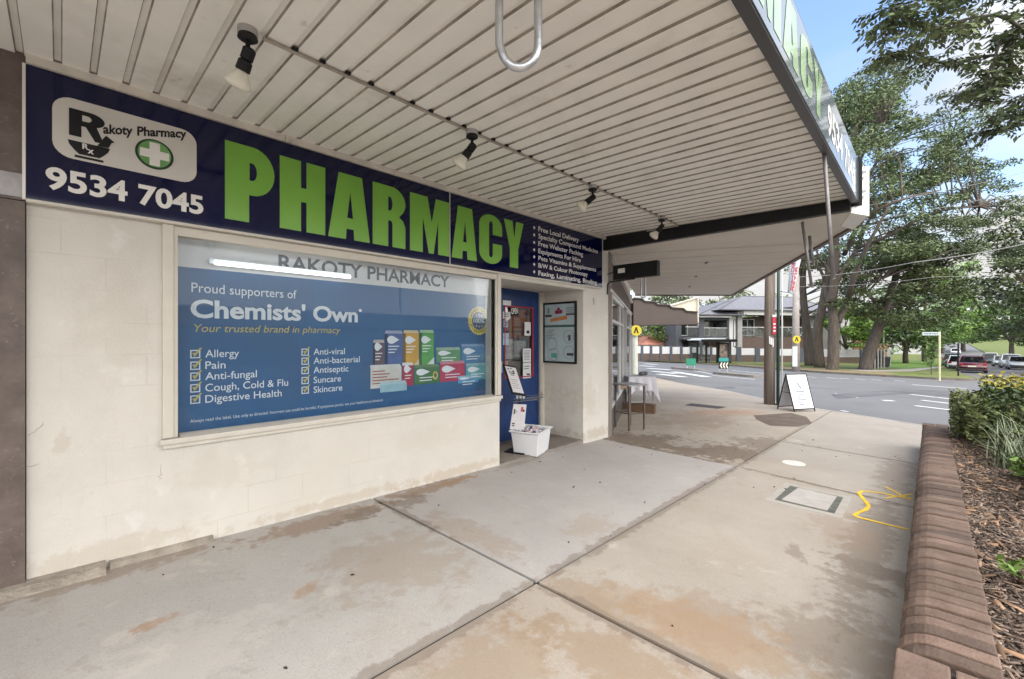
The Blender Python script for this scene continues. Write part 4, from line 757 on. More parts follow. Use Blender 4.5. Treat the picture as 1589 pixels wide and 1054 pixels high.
def dopen(e, w_, h_): text(e, 'OPEN', -.003, -w_ * .42, -h_ * .3, h_ * .6, w_ * .84, bold=.02)
def dlines(n, first=.3):
    def f(e, w_, h_):
        for q in range(n): frect(e, -w_ * .38, w_ * (.36 - .1 * (q % 3 == 2)), h_ * (.36 - .75 * q / n) - h_ * .2 / n, h_ * (.36 - .75 * q / n), -.003)
    return f
notice('black OPEN sign tilted at the top of the door glass', 792, 475, 804.5, 490, m_black, dopen, -.12, 'open_sign')
notice('small white notice in the top left corner of the door glass', 780.5, 466.5, 793, 474, m_paper)
notice('small white notice with dark print below the corner notice', 780.5, 484, 792, 495, m_paper, dlines(3))
notice('narrow white notice with a dark square on the right of the door glass', 814, 500, 823.5, 521, m_paper, lambda e, w_, h_: frect(e, -w_ * .2, w_ * .25, -h_ * .35, -h_ * .12, -.003))
notice('white notice with many printed lines low on the door glass', 811.5, 541, 824, 562, m_paper, dlines(7))
notice('lowest white notice on the door glass with a dark scribble', 811.5, 563, 824, 587, m_paper, lambda e, w_, h_: (frect(e, -w_ * .35, w_ * .3, h_ * .25, h_ * .29, -.003), frect(e, -w_ * .35, w_ * .2, h_ * .1, h_ * .14, -.003), flat(e, [[(-w_ * .3, -h_ * .1), (0, -h_ * .2), (w_ * .35, -h_ * .22), (w_ * .35, -h_ * .32), (0, -h_ * .3), (-w_ * .1, -h_ * .18)]], -.003)))
notice('round pale sticker on the left side of the door glass', 781.5, 497, 788, 508, mat('blue_sticker', (.35, .42, .47), .5), lambda e, w_, h_: flat(e, [arc(0, 0, w_ * .3, h_ * .3, 0, 350, 14), arc(0, 0, w_ * .18, h_ * .18, 0, 350, 14)], -.003))
notice('pale blue leaflet halfway down the left side of the door glass', 780.5, 517, 789.5, 535.5, mat('blue_leaflet', (.30, .42, .52), .5, .3, 12))
# display stand with framed notice, wire shelf and hanging poster
st = empty('display_stand', (4.30, .42, 0.0), 'black display stand holding a tilted framed notice and a red printed poster', 'display stand')
Ds = 5.75
def sp_(u, v, d=0): return wd(u, v, Ds + d)
e = MB(); c = [sp_(780.5, 565, .0), sp_(800.5, 569, .12), sp_(819, 614, -.10), sp_(795, 611, -.22)]; c[2] = c[1] + c[3] - c[0]; nrm = np.cross(c[1] - c[0], c[3] - c[0]); nrm /= np.linalg.norm(nrm)
if nrm @ FW < 0: nrm = -nrm
e.hexa(c, [p + nrm * .02 for p in c]); e.build('frame', m_black, st, bevel=.004)
cc = sum(c) / 4
def sh(a, b, off): return c[0] + (c[1] - c[0]) * a + (c[3] - c[0]) * b - nrm * off      # point on the tilted sheet
e = MB(); e.face(sh(.10, .06, .002), sh(.93, .06, .002), sh(.93, .94, .002), sh(.10, .94, .002)); e.build('notice_sheet', mat('notice_sheet', (.60, .58, .60), .5, .04), st)
e = MB()
for (x0, x1, z0, z1) in ((.22, .34, .12, .17), (.4, .62, .10, .13), (.3, .38, .2, .3), (.5, .64, .2, .24), (.62, .7, .16, .3), (.34, .6, .33, .36), (.42, .7, .26, .3)): e.face(sh(x0, z0, .0035), sh(x1, z0, .0035), sh(x1, z1, .0035), sh(x0, z1, .0035))
for q in range(5): e.face(sh(.2, .5 + .07 * q, .0035), sh(.75 - .06 * (q % 2), .5 + .07 * q, .0035), sh(.75 - .06 * (q % 2), .512 + .07 * q, .0035), sh(.2, .512 + .07 * q, .0035))
e.build('notice_print', mat('notice_ink', (.05, .05, .06), .5), st)
e = MB(); a = sp_(806, 612, .03); b = sp_(806, 668, .03); e.tube([(a[0], a[1], a[2]), (a[0], a[1], .02)], .012, 8); e.obox((a[0], a[1], .02), (.34, .28, .016), .3); e.build('post', m_black, st)
e = MB(); sz_ = sp_(800, 621)[2]
P = [sp_(797, 624, -.1), sp_(838, 619.5, -.1), sp_(843, 616.5, .15), sp_(806, 619, .2)]
for k in range(4): p, q = P[k].copy(), P[(k + 1) % 4].copy(); e.tube([p, q], .006, 6); p2, q2 = p + [0, 0, .035], q + [0, 0, .035]; e.tube([p2, q2], .004, 6)
for t in np.linspace(.1, .9, 7): e.tube([P[0] + (P[1] - P[0]) * t, P[3] + (P[2] - P[3]) * t], .003, 5)
e.tube([P[1] + (P[2] - P[1]) * .5, P[1] + (P[2] - P[1]) * .5 + [0.0, 0, .09]], .004, 5)
e.build('wire_shelf', mat('grey_wire', (.16, .17, .17), .35, .1, metal=.6), st)
e = MB(); c = [sp_(797, 627, -.08), sp_(817, 628, .02), sp_(813, 668, .02), sp_(791, 666, -.08)]; e.hexa(c, [p + FW * .004 for p in c]); e.build('poster', mat('stand_poster', (.60, .58, .59), .5, .05), st)
def sh2(a, b): return c[0] + (c[1] - c[0]) * a + (c[3] - c[0]) * b - FW * .003
for nm, cl, L_ in (('poster_red_print', (.40, .07, .09), ((.62, .8, .1, .3), (.55, .85, .3, .45), (.6, .85, .5, .7), (.55, .7, .7, .9))), ('poster_black_print', (.04, .04, .05), ((.1, .2, .2, .4), (.25, .3, .25, .35), (.1, .4, .75, .8), (.12, .5, .84, .88), (.8, .92, .2, .3), (.35, .42, .4, .5)))):
    e = MB()
    for (x0, x1, z0, z1) in L_: e.face(sh2(x0, z0), sh2(x1, z0), sh2(x1, z1), sh2(x0, z1))
    e.build(nm, mat(nm, cl, .5, .2, 30), st)
e = MB(); 
for q in range(3): e.face(sp_(801 + 5 * q, 613.5, -.03), sp_(805 + 5 * q, 613.5, -.03), sp_(804 + 5 * q, 619.5, -.03), sp_(801 + 5 * q, 619.5, -.03))
e.build('card', m_paper, st)
# white tub with small bottles
tubc = np.array([4.33, .13]); tb_ = empty('storage_tub', (tubc[0], tubc[1], gz(4.3) + .016), 'white plastic tub on the doorway step full of small wrapped bottles', 'tub', rz=.32)
bw3, bd3, hh_ = .225, .19, .285
def ring(f, z, n=5): return [(-bw3 * f, -bd3 * f, z), (bw3 * f, -bd3 * f, z), (bw3 * f, bd3 * f, z), (-bw3 * f, bd3 * f, z)]
e = MB(); R1 = [ring(.86, 0), ring(1.0, hh_), ring(1.12, hh_ + .012), ring(1.12, hh_ + .03), ring(1.06, hh_ + .03), ring(.97, hh_), ring(.85, .02)]
I = [[e.pt(p) for p in r] for r in R1]
for k in range(len(I) - 1):
    for j in range(4): e.f.append([I[k][j], I[k][(j + 1) % 4], I[k + 1][(j + 1) % 4], I[k + 1][j]])
e.f.append(I[0][::-1]); e.f.append(I[-1]); e.build('tub', mat('white_plastic', (.70, .71, .73), .35, .04, 3), tb_, local=True, bevel=.006)
botm = [mat('bottle_%s' % n, c, .3, .2, 20) for n, c in (('white', (.62, .60, .62)), ('violet', (.12, .08, .28)), ('pink', (.50, .28, .33)), ('blue', (.06, .10, .28)), ('grey', (.35, .33, .35)))]
kk = 0
BL = ['white capped', 'violet', 'pink', 'navy', 'grey']
for i in range(6):
    for j in range(5):
        m_ = kk % 5; x, y = -bw3 * .8 + i * bw3 * .32 + random.uniform(-.01, .01), -bd3 * .75 + j * bd3 * .38 + random.uniform(-.01, .01)
        T = ROOTM[tb_.name] @ Matrix.Translation((x, y, hh_ - .075 + random.uniform(0, .035))) @ Matrix.Rotation(random.uniform(-.5, .5), 4, 'X') @ Matrix.Rotation(random.uniform(-.5, .5), 4, 'Y')
        t = empty('small_bottle', (0, 0, 0), BL[m_] + ' small wrapped bottle lying among others in the white tub', 'bottle', 'small bottles heaped in the white tub', M=T)
        e = MB(); e.lathe([(.02, 0), (.024, .005), (.024, .06), (.012, .072)], 8); e.build('bottle_body', botm[m_], t, local=True, smooth=True)
        e = MB(); e.lathe([(.013, .072), (.013, .09), (.003, .092)], 8); e.build('cap', botm[0], t, local=True)
        kk += 1
# ================================================================== TABLES BY THE CORNER SHOP
def legs_table(name, label, o, e_, w_, d_, h, z0, mt, ml, overhang=.04):
    Fm = Frame(o, e_); M = Fm.M.copy(); M.translation.z = z0; t = empty(name, (0, 0, 0), label, 'table', M=M)
    e = MB(); e.box(-overhang, w_ + overhang, -overhang, d_ + overhang, h - .025, h); e.build('tabletop', mt, t, local=True, bevel=.004)
    for x in (.0, w_):
        for y in (0, d_): e = MB(); e.box(x - .013, x + .013, y - .013, y + .013, 0, h - .025); e.build('leg', ml, t, local=True)
    e = MB(); e.box(.013, w_ - .013, -.008, .008, .28, .295); e.box(.013, w_ - .013, d_ - .008, d_ + .008, .28, .295); e.box(-.008, .008, .013, d_ - .013, .28, .295); e.build('stretcher', ml, t, local=True)
    return t, Fm
a = wg(976, 669)[:2]; b = wg(999.5, 667)[:2]; d = (b - a)
tt, Fm = legs_table('slim_table', 'slim grey metal table with thin legs nearest the corner shop window', a, d, np.linalg.norm(d), .36, .79, gz(a[0]), mat('table_top_grey', (.30, .29, .30), .4, .15, 6), mat('brown_steel_leg', (.10, .075, .065), .5, .2))
tp = wd(977, 598, 6.95); e = MB(); e.obox((tp[0] + .02, tp[1] + .12, gz(a[0]) + .802), (.15, .09, .02), .4); o = e.build('timber_block', mat('pale_timber', (.45, .27, .15), .6, .2, 10)); tag(o, 'small flat timber block lying on the slim grey table', 'timber block')
# cloth table
c0 = wg(973, 636)[:2]; c1 = wg(1006, 629)[:2]
Pc = wd(990, 600, 9.9)[:2]; Fc = Frame(Pc, (RT[0], RT[1])); M = Fc.M.copy(); gzz = gz(Pc[0]); M.translation.z = gzz
ct = empty('cloth_table', (0, 0, 0), 'folding table under a white cloth behind the slim grey table', 'table', M=M)
hw_ = .29; hd_ = .33; hT = 1.5 - 57 / 674 * 9.9 - gzz
e = MB(); NS, NC = 60, 9; rows = []
per = []
for k in range(NS):
    t = k / NS * 4; s_ = int(t); fr = t - s_
    per.append([(-hw_ + 2 * hw_ * fr, -hd_), (hw_, -hd_ + 2 * hd_ * fr), (hw_ - 2 * hw_ * fr, hd_), (-hw_, hd_ - 2 * hd_ * fr)][s_])
for r in range(NC):
    q = r / (NC - 1); row = []
    for k, (x, y) in enumerate(per):
        cornr = (abs(x) / hw_ * abs(y) / hd_) ** 6; drop = (.30 + .24 * cornr + .03 * math.sin(k * .9)) * q; fl = 1 + .10 * q + .07 * q * math.sin(k * 1.35) + .12 * q * cornr
        row.append(e.pt((x * fl, y * fl, hT - drop)))
    rows.append(row)
for r in range(NC - 1):
    for k in range(NS): e.f.append([rows[r][k], rows[r][(k + 1) % NS], rows[r + 1][(k + 1) % NS], rows[r + 1][k]])
e.f.append(rows[0][::-1]); e.build('cloth', mat('white_cloth', (.62, .61, .66), .8, .04, 6, .15, 20), ct, local=True, smooth=False)
e = MB(); e.box(-hw_ + .01, hw_ - .01, -hd_ + .01, hd_ - .01, hT - .03, hT - .005); e.build('tabletop', m_jamb, ct, local=True)
for x in (-.25, .25):
    for y in (-.28, .28): e = MB(); e.box(x - .012, x + .012, y - .012, y + .012, 0, hT - .03); e.build('leg', mat('grey_leg', (.3, .28, .27), .5), ct, local=True)
e = MB(); e.box(-.24, .24, -.285, -.275, .22, .26); e.build('stretcher', mat('grey_leg', (.3, .28, .27)), ct, local=True)
pt = ROOTM[ct.name] @ Vector((.12, .05, hT)); e = MB()
for q in range(5): e.lathe([(.035, 0), (.06, .03), (.05, .06), (.02, .08)], 8, Matrix.Translation((pt.x - .06 + .05 * q, pt.y + .03 * (q % 2), pt.z)))
o = e.build('grey_bundle', mat('grey_bundle', (.10, .10, .11), .7, .4, 20)); tag(o, 'dark grey bundle lying on the white cloth table', 'bundle')
wb = MB(); a = wg(1016, 642.5)[:2]; wb.M = Frame(a, (.75, .66)).M; 
wbF = Frame(a, (-.30, .95)); wb.M = wbF.M; wb.box(0, 1.25, -.22, .0, gz(a[0]), gz(a[0]) + .19); o = wb.build('timber_box', mat('brown_timber', (.13, .075, .04), .7, .3, 5, .2, 40, stretch=(1, 1, 6)), bevel=.005); tag(o, 'long low brown timber box on the paving under the cloth table', 'box')
# ================================================================== A-FRAME, POLES, SIGNS ON THE NEAR KERB
afo = wg(1233, 639.5)[:2]; ar = wg(1264.5, 639)[:2]; an = wg(1201, 635)[:2]
ex = (ar - afo); wA = np.linalg.norm(ex); ex /= wA; dn = an - afo; spread = abs(dn @ np.array([-ex[1], ex[0]])); spread = max(.5, spread)
side = 1 if dn @ np.array([-ex[1], ex[0]]) > 0 else -1
FA = Frame(afo, ex); M = FA.M.copy(); M.translation.z = gz(afo[0]); hA = .86
af = empty('a_frame_sign', (0, 0, 0), 'white a-frame sidewalk board with black edges standing near the kerb', 'a-frame sign', M=M)
def panel(y0, yt, nm, msh):
    t = Matrix.Identity(4); e = MB(); r = .014
    def P(x, q, off=0): return (x, y0 + (yt - y0) * q + off, .0 + hA * q)
    for x in (0, wA): e.tube([P(x, 0), P(x, 1)], r, 6)
    for q in (.07, .995): e.tube([P(0, q), P(wA, q)], r, 6)
    fr = e.build(nm, m_black, af, local=True)
    e = MB(); s_ = -1 if y0 < yt else 1
    e.hexa([P(.012, .08, -.005), P(wA - .012, .08, -.005), P(wA - .012, .08, .005), P(.012, .08, .005)], [P(.012, .985, -.005), P(wA - .012, .985, -.005), P(wA - .012, .985, .005), P(.012, .985, .005)])
    e.build('board', msh, fr, local=True); return P, fr
P, fr = panel(0, spread * side * .5, 'front_leaf', mat('board_white', (.78, .79, .82), .4, .03)); panel(spread * side, spread * side * .5 + .001, 'rear_leaf', mat('board_grey', (.45, .44, .47), .5, .05))
e = MB()
for x in (0, wA): e.tube([(x, spread * side * .25, hA * .5), (x, spread * side * .75, hA * .5)], .008, 5)
e.build('brace', m_black, af, local=True)
e = MB()
def afq(x0, x1, q0, q1): e.face(*[tuple(np.array(P(wA * a, q, -.008))) for a, q in ((x0, q0), (x1, q0), (x1, q1), (x0, q1))])
for k, q in enumerate((.52, .43, .37, .30, .24, .17)): afq(.28 + .03 * (k % 2), .72 - .08 * (k % 3), q, q + .026)
for a, q in ((.44, .72), (.47, .68), (.5, .64), (.53, .61)): afq(a, a + .06, q, q + .05)
e.build('printed_lines', mat('faint_print', (.10, .15, .20), .5), fr, local=True)
# timber power pole
pp = wg(1194, 627.5); tpz = 8.5
pole = empty('power_pole', (pp[0], pp[1], gz(pp[0])), 'weathered brown timber power pole standing next to the a-frame board', 'pole')
e = MB(); e.tube([(pp[0], pp[1], gz(pp[0]) - .3), (pp[0] + .02, pp[1] + .0, 2.0), (pp[0] + .07, pp[1] - .04, tpz)], [.135, .125, .10], 14); e.build('shaft', mat('pole_timber', (.15, .115, .095), .9, .3, 5, .9, 20, col2=(.26, .22, .19), stretch=(4, 4, .25)), pole, smooth=True)
e = MB(); c = wd(1202, 492, (pp - CAMP) @ FW - .16); d = wd(1202, 519, (pp - CAMP) @ FW - .16); Fp = Frame(c[:2], RT[:2]); e.M = Fp.M; e.box(-.055, .055, 0, .02, d[2], c[2]); e.build('red_sign', mat('red_tag', (.42, .03, .05), .5, .1), pole)
e = MB(Fp.M); e.box(-.055, .055, -.002, .019, c[2] + .002, c[2] + .06); 
for q in range(3): frect(e, -.035, .03, d[2] + .07 + .09 * q, d[2] + .11 + .09 * q, -.003)
e.build('red_sign_print', m_pwhite, pole)
e = MB(); c = wd(1196.5, 522, (pp - CAMP) @ FW - .17); e.M = Frame(c[:2], RT[:2]).M
for (x0, x1, z0, z1) in ((-.05, -.02, -.2, 0), (-.01, .03, -.22, -.04), (.04, .07, -.28, -.05)): e.box(x0, x1, 0, .004, c[2] + z0, c[2] + z1)
e.build('torn_notice', m_paper, pole)
gp = wg(1207, 629); e = MB(); e.tube([(gp[0], gp[1], gz(gp[0]) - .1), (gp[0] + .03, gp[1] - .02, 5.2)], .038, 10); e.lathe([(.06, 0), (.06, .03), (.04, .05)], 10, Matrix.Translation((gp[0], gp[1], gz(gp[0])))); o = e.build('green_pole', mat('green_pole_paint', (.025, .055, .045), .5, .2), smooth=True); tag(o, 'slim dark green steel pole between the timber pole and the a-frame', 'pole')
wp = wg(1213.5, 622); e = MB(); e.tube([(wp[0], wp[1], gz(wp[0]) - .1), (wp[0], wp[1], 5.0)], .02, 8); o = e.build('thin_pole', m_wfr, smooth=True); tag(o, 'thin white pole just behind the dark green pole', 'pole')
# banner tied to the green pole
bd = (gp - CAMP) @ FW + .3
bn = empty('street_banner', (gp[0], gp[1], 2.0), 'white advertising banner with red lettering hanging beside the green pole', 'banner')
def bnp(a, q):        # a 0..1 across, q 0..1 down
    l = np.array([1229, 372]) * (1 - q) + np.array([1222, 454]) * q; r = np.array([1252, 360]) * (1 - q) + np.array([1231, 458]) * q
    p = l * (1 - a) + r * a; return wd(p[0], p[1], bd + .10 * math.sin(a * 4 + q * 3))
e = MB(); n1, n2 = 8, 16; G = [[e.pt(bnp(i / n1, j / n2)) for i in range(n1 + 1)] for j in range(n2 + 1)]
for j in range(n2):
    for i in range(n1): e.f.append([G[j][i], G[j + 1][i], G[j + 1][i + 1], G[j][i + 1]])
o = e.build('banner_cloth', mat('banner_white', (.60, .66, .70), .7, .06), bn, smooth=True); sm = o.modifiers.new('thick', 'SOLIDIFY'); sm.thickness = .004
e = MB()
def bword(s, a0, a1, q0, q1):       # lettering reading up the banner
    vf = text2d(s, .035); v = vf[0]; v[:, 0] -= v[:, 0].min(); v[:, 0] /= v[:, 0].max(); v[:, 1] -= v[:, 1].min(); v[:, 1] /= v[:, 1].max(); b = len(e.v)
    for p in v: e.pt(bnp(a0 + (a1 - a0) * p[1], q1 + (q0 - q1) * p[0]) - FW * .02)
    for f_ in vf[1]: e.f.append([b + k for k in f_])
bword('GEORGES', .48, .12, .95, .36); bword('RIVER', .86, .54, .97, .55); bword('M', .75, .35, .3, .14)
e.build('banner_lettering', mat('banner_red', (.50, .05, .07), .6), bn)
e = MB(); e.tube([bnp(0, 0), (gp[0] + .02, gp[1], bnp(0, 0)[2] + .05)], .008, 5); e.tube([bnp(0, 1), (gp[0] + .01, gp[1], bnp(0, 1)[2])], .008, 5); e.build('tie', m_black, bn)
# ================================================================== BRICK PLANTER
PY0, PY1 = -3.598, -3.855
def ptop(x): return gz(x) + .375
m_brick = mat('brick_face', (.095, .060, .044), .85, .25, 9, .25, 90, col2=(.155, .105, .082), island=.4, stain=[((.08, .06, .05), 3, .58, .75, .6), ((.42, .35, .30), 7, .66, .76, .4, 3)])
m_mortar = mat('mortar', (.10, .085, .072), .95, .3, 20)
pl_ = empty('brick_planter', (5.4, -3.7, gz(5.4)), 'low red brick planter wall with rounded coping along the kerb side of the footpath', 'planter')
e = MB()
x = 2.06; PH = .0845
prof = lambda zt: [(PY0, zt - .20)] + [(PY0 - .105 + .105 * math.cos(R_(a)), zt - .085 + .085 * math.sin(R_(a))) for a in (0, 18, 36, 54, 72, 90)] + [(PY1, zt), (PY1, zt - .20)]
while x < 8.72:
    j = random.uniform(-.004, .004); z = ptop(x) + j; pts = [(a + random.uniform(-.003, .003) , b) for a, b in prof(z)]
    sk = random.uniform(-.003, .003); A = [e.pt((x + .009 + sk, a, b)) for a, b in pts]; B = [e.pt((x + PH - .009 + sk, a, b)) for a, b in pts]
    e.f.append(A); e.f.append(B[::-1])
    for q in range(len(pts)): e.f.append([A[q], B[q], B[(q + 1) % len(pts)], A[(q + 1) % len(pts)]])
    x += PH
xE = x
y = PY0
while y > -9:            # return rows at both ends
    for (xa, xb) in ((1.80, 2.052), (xE + .002, xE + .23)):
        z = ptop((xa + xb) / 2) + random.uniform(-.004, .003); y1_ = y - .135
        e.hexa([(xa, y1_, z - .2), (xb, y1_, z - .2), (xb, y, z - .2), (xa, y, z - .2)], [(xa + .01, y1_, z), (xb - .01, y1_, z), (xb - .01, y, z), (xa + .01, y, z)])
    y -= .146
e.build('coping', m_brick, pl_, bevel=.006)
e = MB(); e.hexa([(1.82, PY1 + .01, -.5), (xE + .2, PY1 + .01, -.6), (xE + .2, PY0 - .03, -.6), (1.82, PY0 - .03, -.5)], [(1.82, PY1 + .01, ptop(1.82) - .03), (xE + .2, PY1 + .01, ptop(xE) - .03), (xE + .2, PY0 - .07, ptop(xE) - .03), (1.82, PY0 - .07, ptop(1.82) - .03)])
e.hexa([(1.82, -9, -.5), (2.03, -9, -.5), (2.03, PY1, -.5), (1.82, PY1, -.5)], [(1.82, -9, ptop(2) - .014), (2.03, -9, ptop(2) - .014), (2.03, PY1, ptop(2) - .014), (1.82, PY1, ptop(2) - .014)])
e.build('wall_core', mat('planter_mortar', (.05, .042, .036), .95, .4, 12), pl_)
m_soil = mat('mulch_soil', (.055, .036, .026), .95, .4, 12, .8, 40, col2=(.12, .085, .065))
def mz(x, y): return ptop(x) - .05 + .02 * math.sin(x * 3.1) * math.cos(y * 2.3) + .03 * max(0, min(1, (-y - 4.0)))
e = MB(); nx, ny = 40, 24
G = [[e.pt((2.1 + 6.75 * i / nx, PY1 - 5 * j / ny + .01, mz(2.1 + 6.75 * i / nx, PY1 - 5 * j / ny))) for i in range(nx + 1)] for j in range(ny + 1)]
for j in range(ny):
    for i in range(nx): e.f.append([G[j][i], G[j][i + 1], G[j + 1][i + 1], G[j + 1][i]])
tag(e.build('mulch_bed', m_soil, smooth=True, keep=True), kind='structure')
def chips(n, xr, yr, zf, lr, wr, colm, name):
    x = rng.uniform(*xr, n); y = PY1 - (rng.uniform(0, 1, n) ** 1.5) * yr; z = np.array([zf(a, b) for a, b in zip(x, y)]) + rng.uniform(.0, .02, n)
    l = rng.uniform(*lr, n); w = rng.uniform(*wr, n); th = rng.uniform(0, 6.283, n); tl = rng.uniform(-.45, .45, n); ro = rng.uniform(-.7, .7, n)
    d = np.stack([np.cos(th) * np.cos(tl), np.sin(th) * np.cos(tl), np.sin(tl)], 1) * l[:, None] / 2; s = np.stack([-np.sin(th) * np.cos(ro), np.cos(th) * np.cos(ro), np.sin(ro)], 1) * w[:, None] / 2
    c = np.stack([x, y, z], 1); V = np.stack([c - d - s, c + d - s * .7, c + d + s * .8, c - d + s], 1); n_ = np.cross(d, s); n_ /= np.linalg.norm(n_, axis=1)[:, None]; T = (n_ * .003)[:, None, :]
    VV = np.concatenate([V, V + T], 1).reshape(-1, 3); base = (np.arange(n) * 8)[:, None]
    Fq = np.concatenate([base + np.array(q) for q in ((0, 3, 2, 1), (4, 5, 6, 7), (0, 1, 5, 4), (1, 2, 6, 5), (2, 3, 7, 6), (3, 0, 4, 7))])
    o = fast_mesh(name, VV, Fq, colm); return tag(o, 'loose brown bark mulch chips covering the planter bed', 'mulch', kind='stuff')
chips(24000, (2.15, 8.7), 1.6, mz, (.012, .055), (.004, .013), mat('mulch_chip', (.085, .058, .042), .9, .4, 9, island=.85, col2=(.22, .165, .13)), 'mulch_chips')
chips(700, (2.15, 8.7), 1.4, mz, (.05, .13), (.012, .03), mat('dry_leaf', (.20, .11, .06), .8, .4, 9, island=.5, col2=(.30, .19, .12)), 'dry_leaves')
# ================================================================== LEAVES
def leaves(C, size, asp=.42, droop=.0, up=.35, jit=.5, r=rng):
    """diamond leaves with a folded midrib at centres C (n,3)"""
    n = len(C); th = r.uniform(0, 6.283, n); el = r.normal(-droop, jit, n); d = np.stack([np.cos(th) * np.cos(el), np.sin(th) * np.cos(el), np.sin(el)], 1)
    nn = r.normal(0, 1, (n, 3)); nn[:, 2] += up * 4; s = np.cross(d, nn); s /= np.linalg.norm(s, axis=1)[:, None] + 1e-9
    L_ = (size * r.uniform(.65, 1.3, n))[:, None]; a = C - d * L_ * .5; b = C + d * L_ * .5; m = C + d * L_ * r.uniform(-.12, .05, n)[:, None]
    V = np.stack([a, m + s * L_ * asp * .5, b, m - s * L_ * asp * .5], 1).reshape(-1, 3); return V, np.arange(n * 4).reshape(n, 4)
def leafmat(name, c1, c2, isl=.45, rough=.5, trans=.25):
    m = mat(name, c1, rough, .2, .55, col2=c2, island=isl, spec=.35); return m
def crown(name, C, size, m, parent, **k): V, Fq = leaves(np.asarray(C), size, **k); return fast_mesh(name, V, Fq, m, parent)
def clump_pts(c, rad, n, flat_=.55, r=rng):
    p = r.normal(0, 1, (n, 3)); p /= np.linalg.norm(p, axis=1)[:, None]; p *= (r.uniform(0, 1, n) ** .45)[:, None]; p *= np.array([rad, rad, rad * flat_]); return np.asarray(c) + p
# ================================================================== PLANTER PLANTS
m_shrub = leafmat('shrub_leaf', (.075, .10, .035), (.24, .26, .10), .6); m_hedge = leafmat('hedge_leaf', (.022, .045, .010), (.06, .10, .02), .5); m_gold = leafmat('golden_leaf', (.22, .20, .03), (.40, .34, .06), .5)
m_blade = mat('strappy_blade', (.085, .12, .06), .5, .3, 3, island=.6, col2=(.25, .28, .17)); m_stem = mat('plant_stem', (.10, .08, .05), .8, .3)
def bush(name, label, group, x0, x1, y0, y1, h, n, size, m, top=None, stems=14):
    c = ((x0 + x1) / 2, (y0 + y1) / 2, mz((x0 + x1) / 2, (y0 + y1) / 2)); t = empty(name, c, label, 'plant', group)
    e = MB()
    for k in range(stems):
        bx, by = random.uniform(x0, x1) * .5 + c[0] * .5, random.uniform(y0, y1) * .5 + c[1] * .5; tx, ty = random.uniform(x0, x1), random.uniform(y0, y1)
        e.tube([(bx, by, c[2] - .05), ((bx + tx) / 2, (by + ty) / 2, c[2] + h * .5), (tx, ty, c[2] + h * random.uniform(.75, .95))], [.009, .007, .003], 5)
    e.build('stems', m_stem, t)
    P = rng.uniform(0, 1, (n, 3)); P = np.stack([x0 + (x1 - x0) * P[:, 0], y0 + (y1 - y0) * P[:, 1], c[2] + .06 + (h - .06) * P[:, 2] ** .8 * (1 + .08 * np.sin(P[:, 0] * 31) * np.cos(P[:, 1] * 17))], 1)
    crown('foliage', P, size, m, t, asp=.5, up=.2)
    if top is not None:
        Q_ = P[rng.choice(n, top[0])].copy(); Q_[:, 2] = c[2] + h + rng.normal(.0, .035, top[0]) + .03; crown('golden_tips', Q_, size, top[1], t, asp=.5, up=.1)
    return t
HG = 'shrubs in the brick planter'
bush('hedge_shrub', 'clipped dark hedge with bright yellow new leaves at the far planter corner', HG, 7.15, 8.5, -5.6, -4.13, .74, 6500, .058, m_hedge, (900, m_gold))
bush('hedge_shrub', 'small olive green shrub at the end of the planter beside the coping', HG, 7.6, 8.5, -4.22, -3.87, .58, 2600, .055, m_shrub)
bush('hedge_shrub', 'second olive shrub between the end shrub and the yellow hedge', HG, 7.1, 8.1, -4.7, -3.98, .50, 2600, .055, m_shrub)
bush('leafy_shrub', 'broad leaved green shrub at the right side of the mulch bed', HG, 4.75, 5.45, -5.1, -4.27, .36, 700, .085, leafmat('broad_leaf', (.07, .11, .02), (.20, .24, .05), .5))
bush('leafy_shrub', 'little green seedling shrub in the mulch in front of the strappy plants', HG, 5.5, 5.8, -4.45, -4.18, .2, 130, .075, leafmat('seedling_leaf', (.09, .16, .03), (.2, .3, .06), .4), stems=5)
bush('leafy_shrub', 'tiny pale seedling in the near mulch', HG, 3.05, 3.2, -4.05, -3.93, .1, 40, .05, leafmat('seedling_leaf', (.09, .16, .03), (.2, .3, .06), .4), stems=4)
def strappy(label, c, n, L_, spread=1.0):
    c = np.array([c[0], c[1], mz(c[0], c[1])]); t = empty('strappy_plant', c, label, 'plant', 'strappy plants in the planter'); VV, FF = [], []; b = 0
    for k in range(n):
        th = random.uniform(0, 6.283); l = L_ * random.uniform(.55, 1.15); lean = random.uniform(.35, 1.25) * spread; w = random.uniform(.0045, .0085); p = c + np.array([random.gauss(0, .06), random.gauss(0, .06), -.02]); d = np.array([math.cos(th), math.sin(th), 0]); s = np.array([-d[1], d[0], 0])
        seg = 6; ang = math.pi / 2 - lean * .3
        for q in range(seg + 1):
            ww = w * (1 - (q / seg) ** 2 * .9); VV += [p - s * ww, p + s * ww]; p = p + (d * math.cos(ang) + np.array([0, 0, 1]) * math.sin(ang)) * l / seg; ang -= lean / seg * 1.35
            if q < seg: FF.append([b, b + 1, b + 3, b + 2]); 
            b += 2
    fast_mesh('blades', np.array(VV), np.array(FF), m_blade, t)
for k, (x, y, n, L_) in enumerate(((6.85, -4.3, 90, .50), (6.6, -4.6, 150, .66), (6.2, -4.25, 80, .42), (6.1, -4.75, 160, .7), (5.6, -4.9, 140, .65))):
    strappy(('strappy grey green plant nearest the end shrub', 'largest tangled clump of strappy grey green leaves', 'low strappy clump leaning over the mulch', 'strappy clump in front of the yellow hedge', 'strappy clump at the right edge of the bed')[k], (x, y), n, L_)
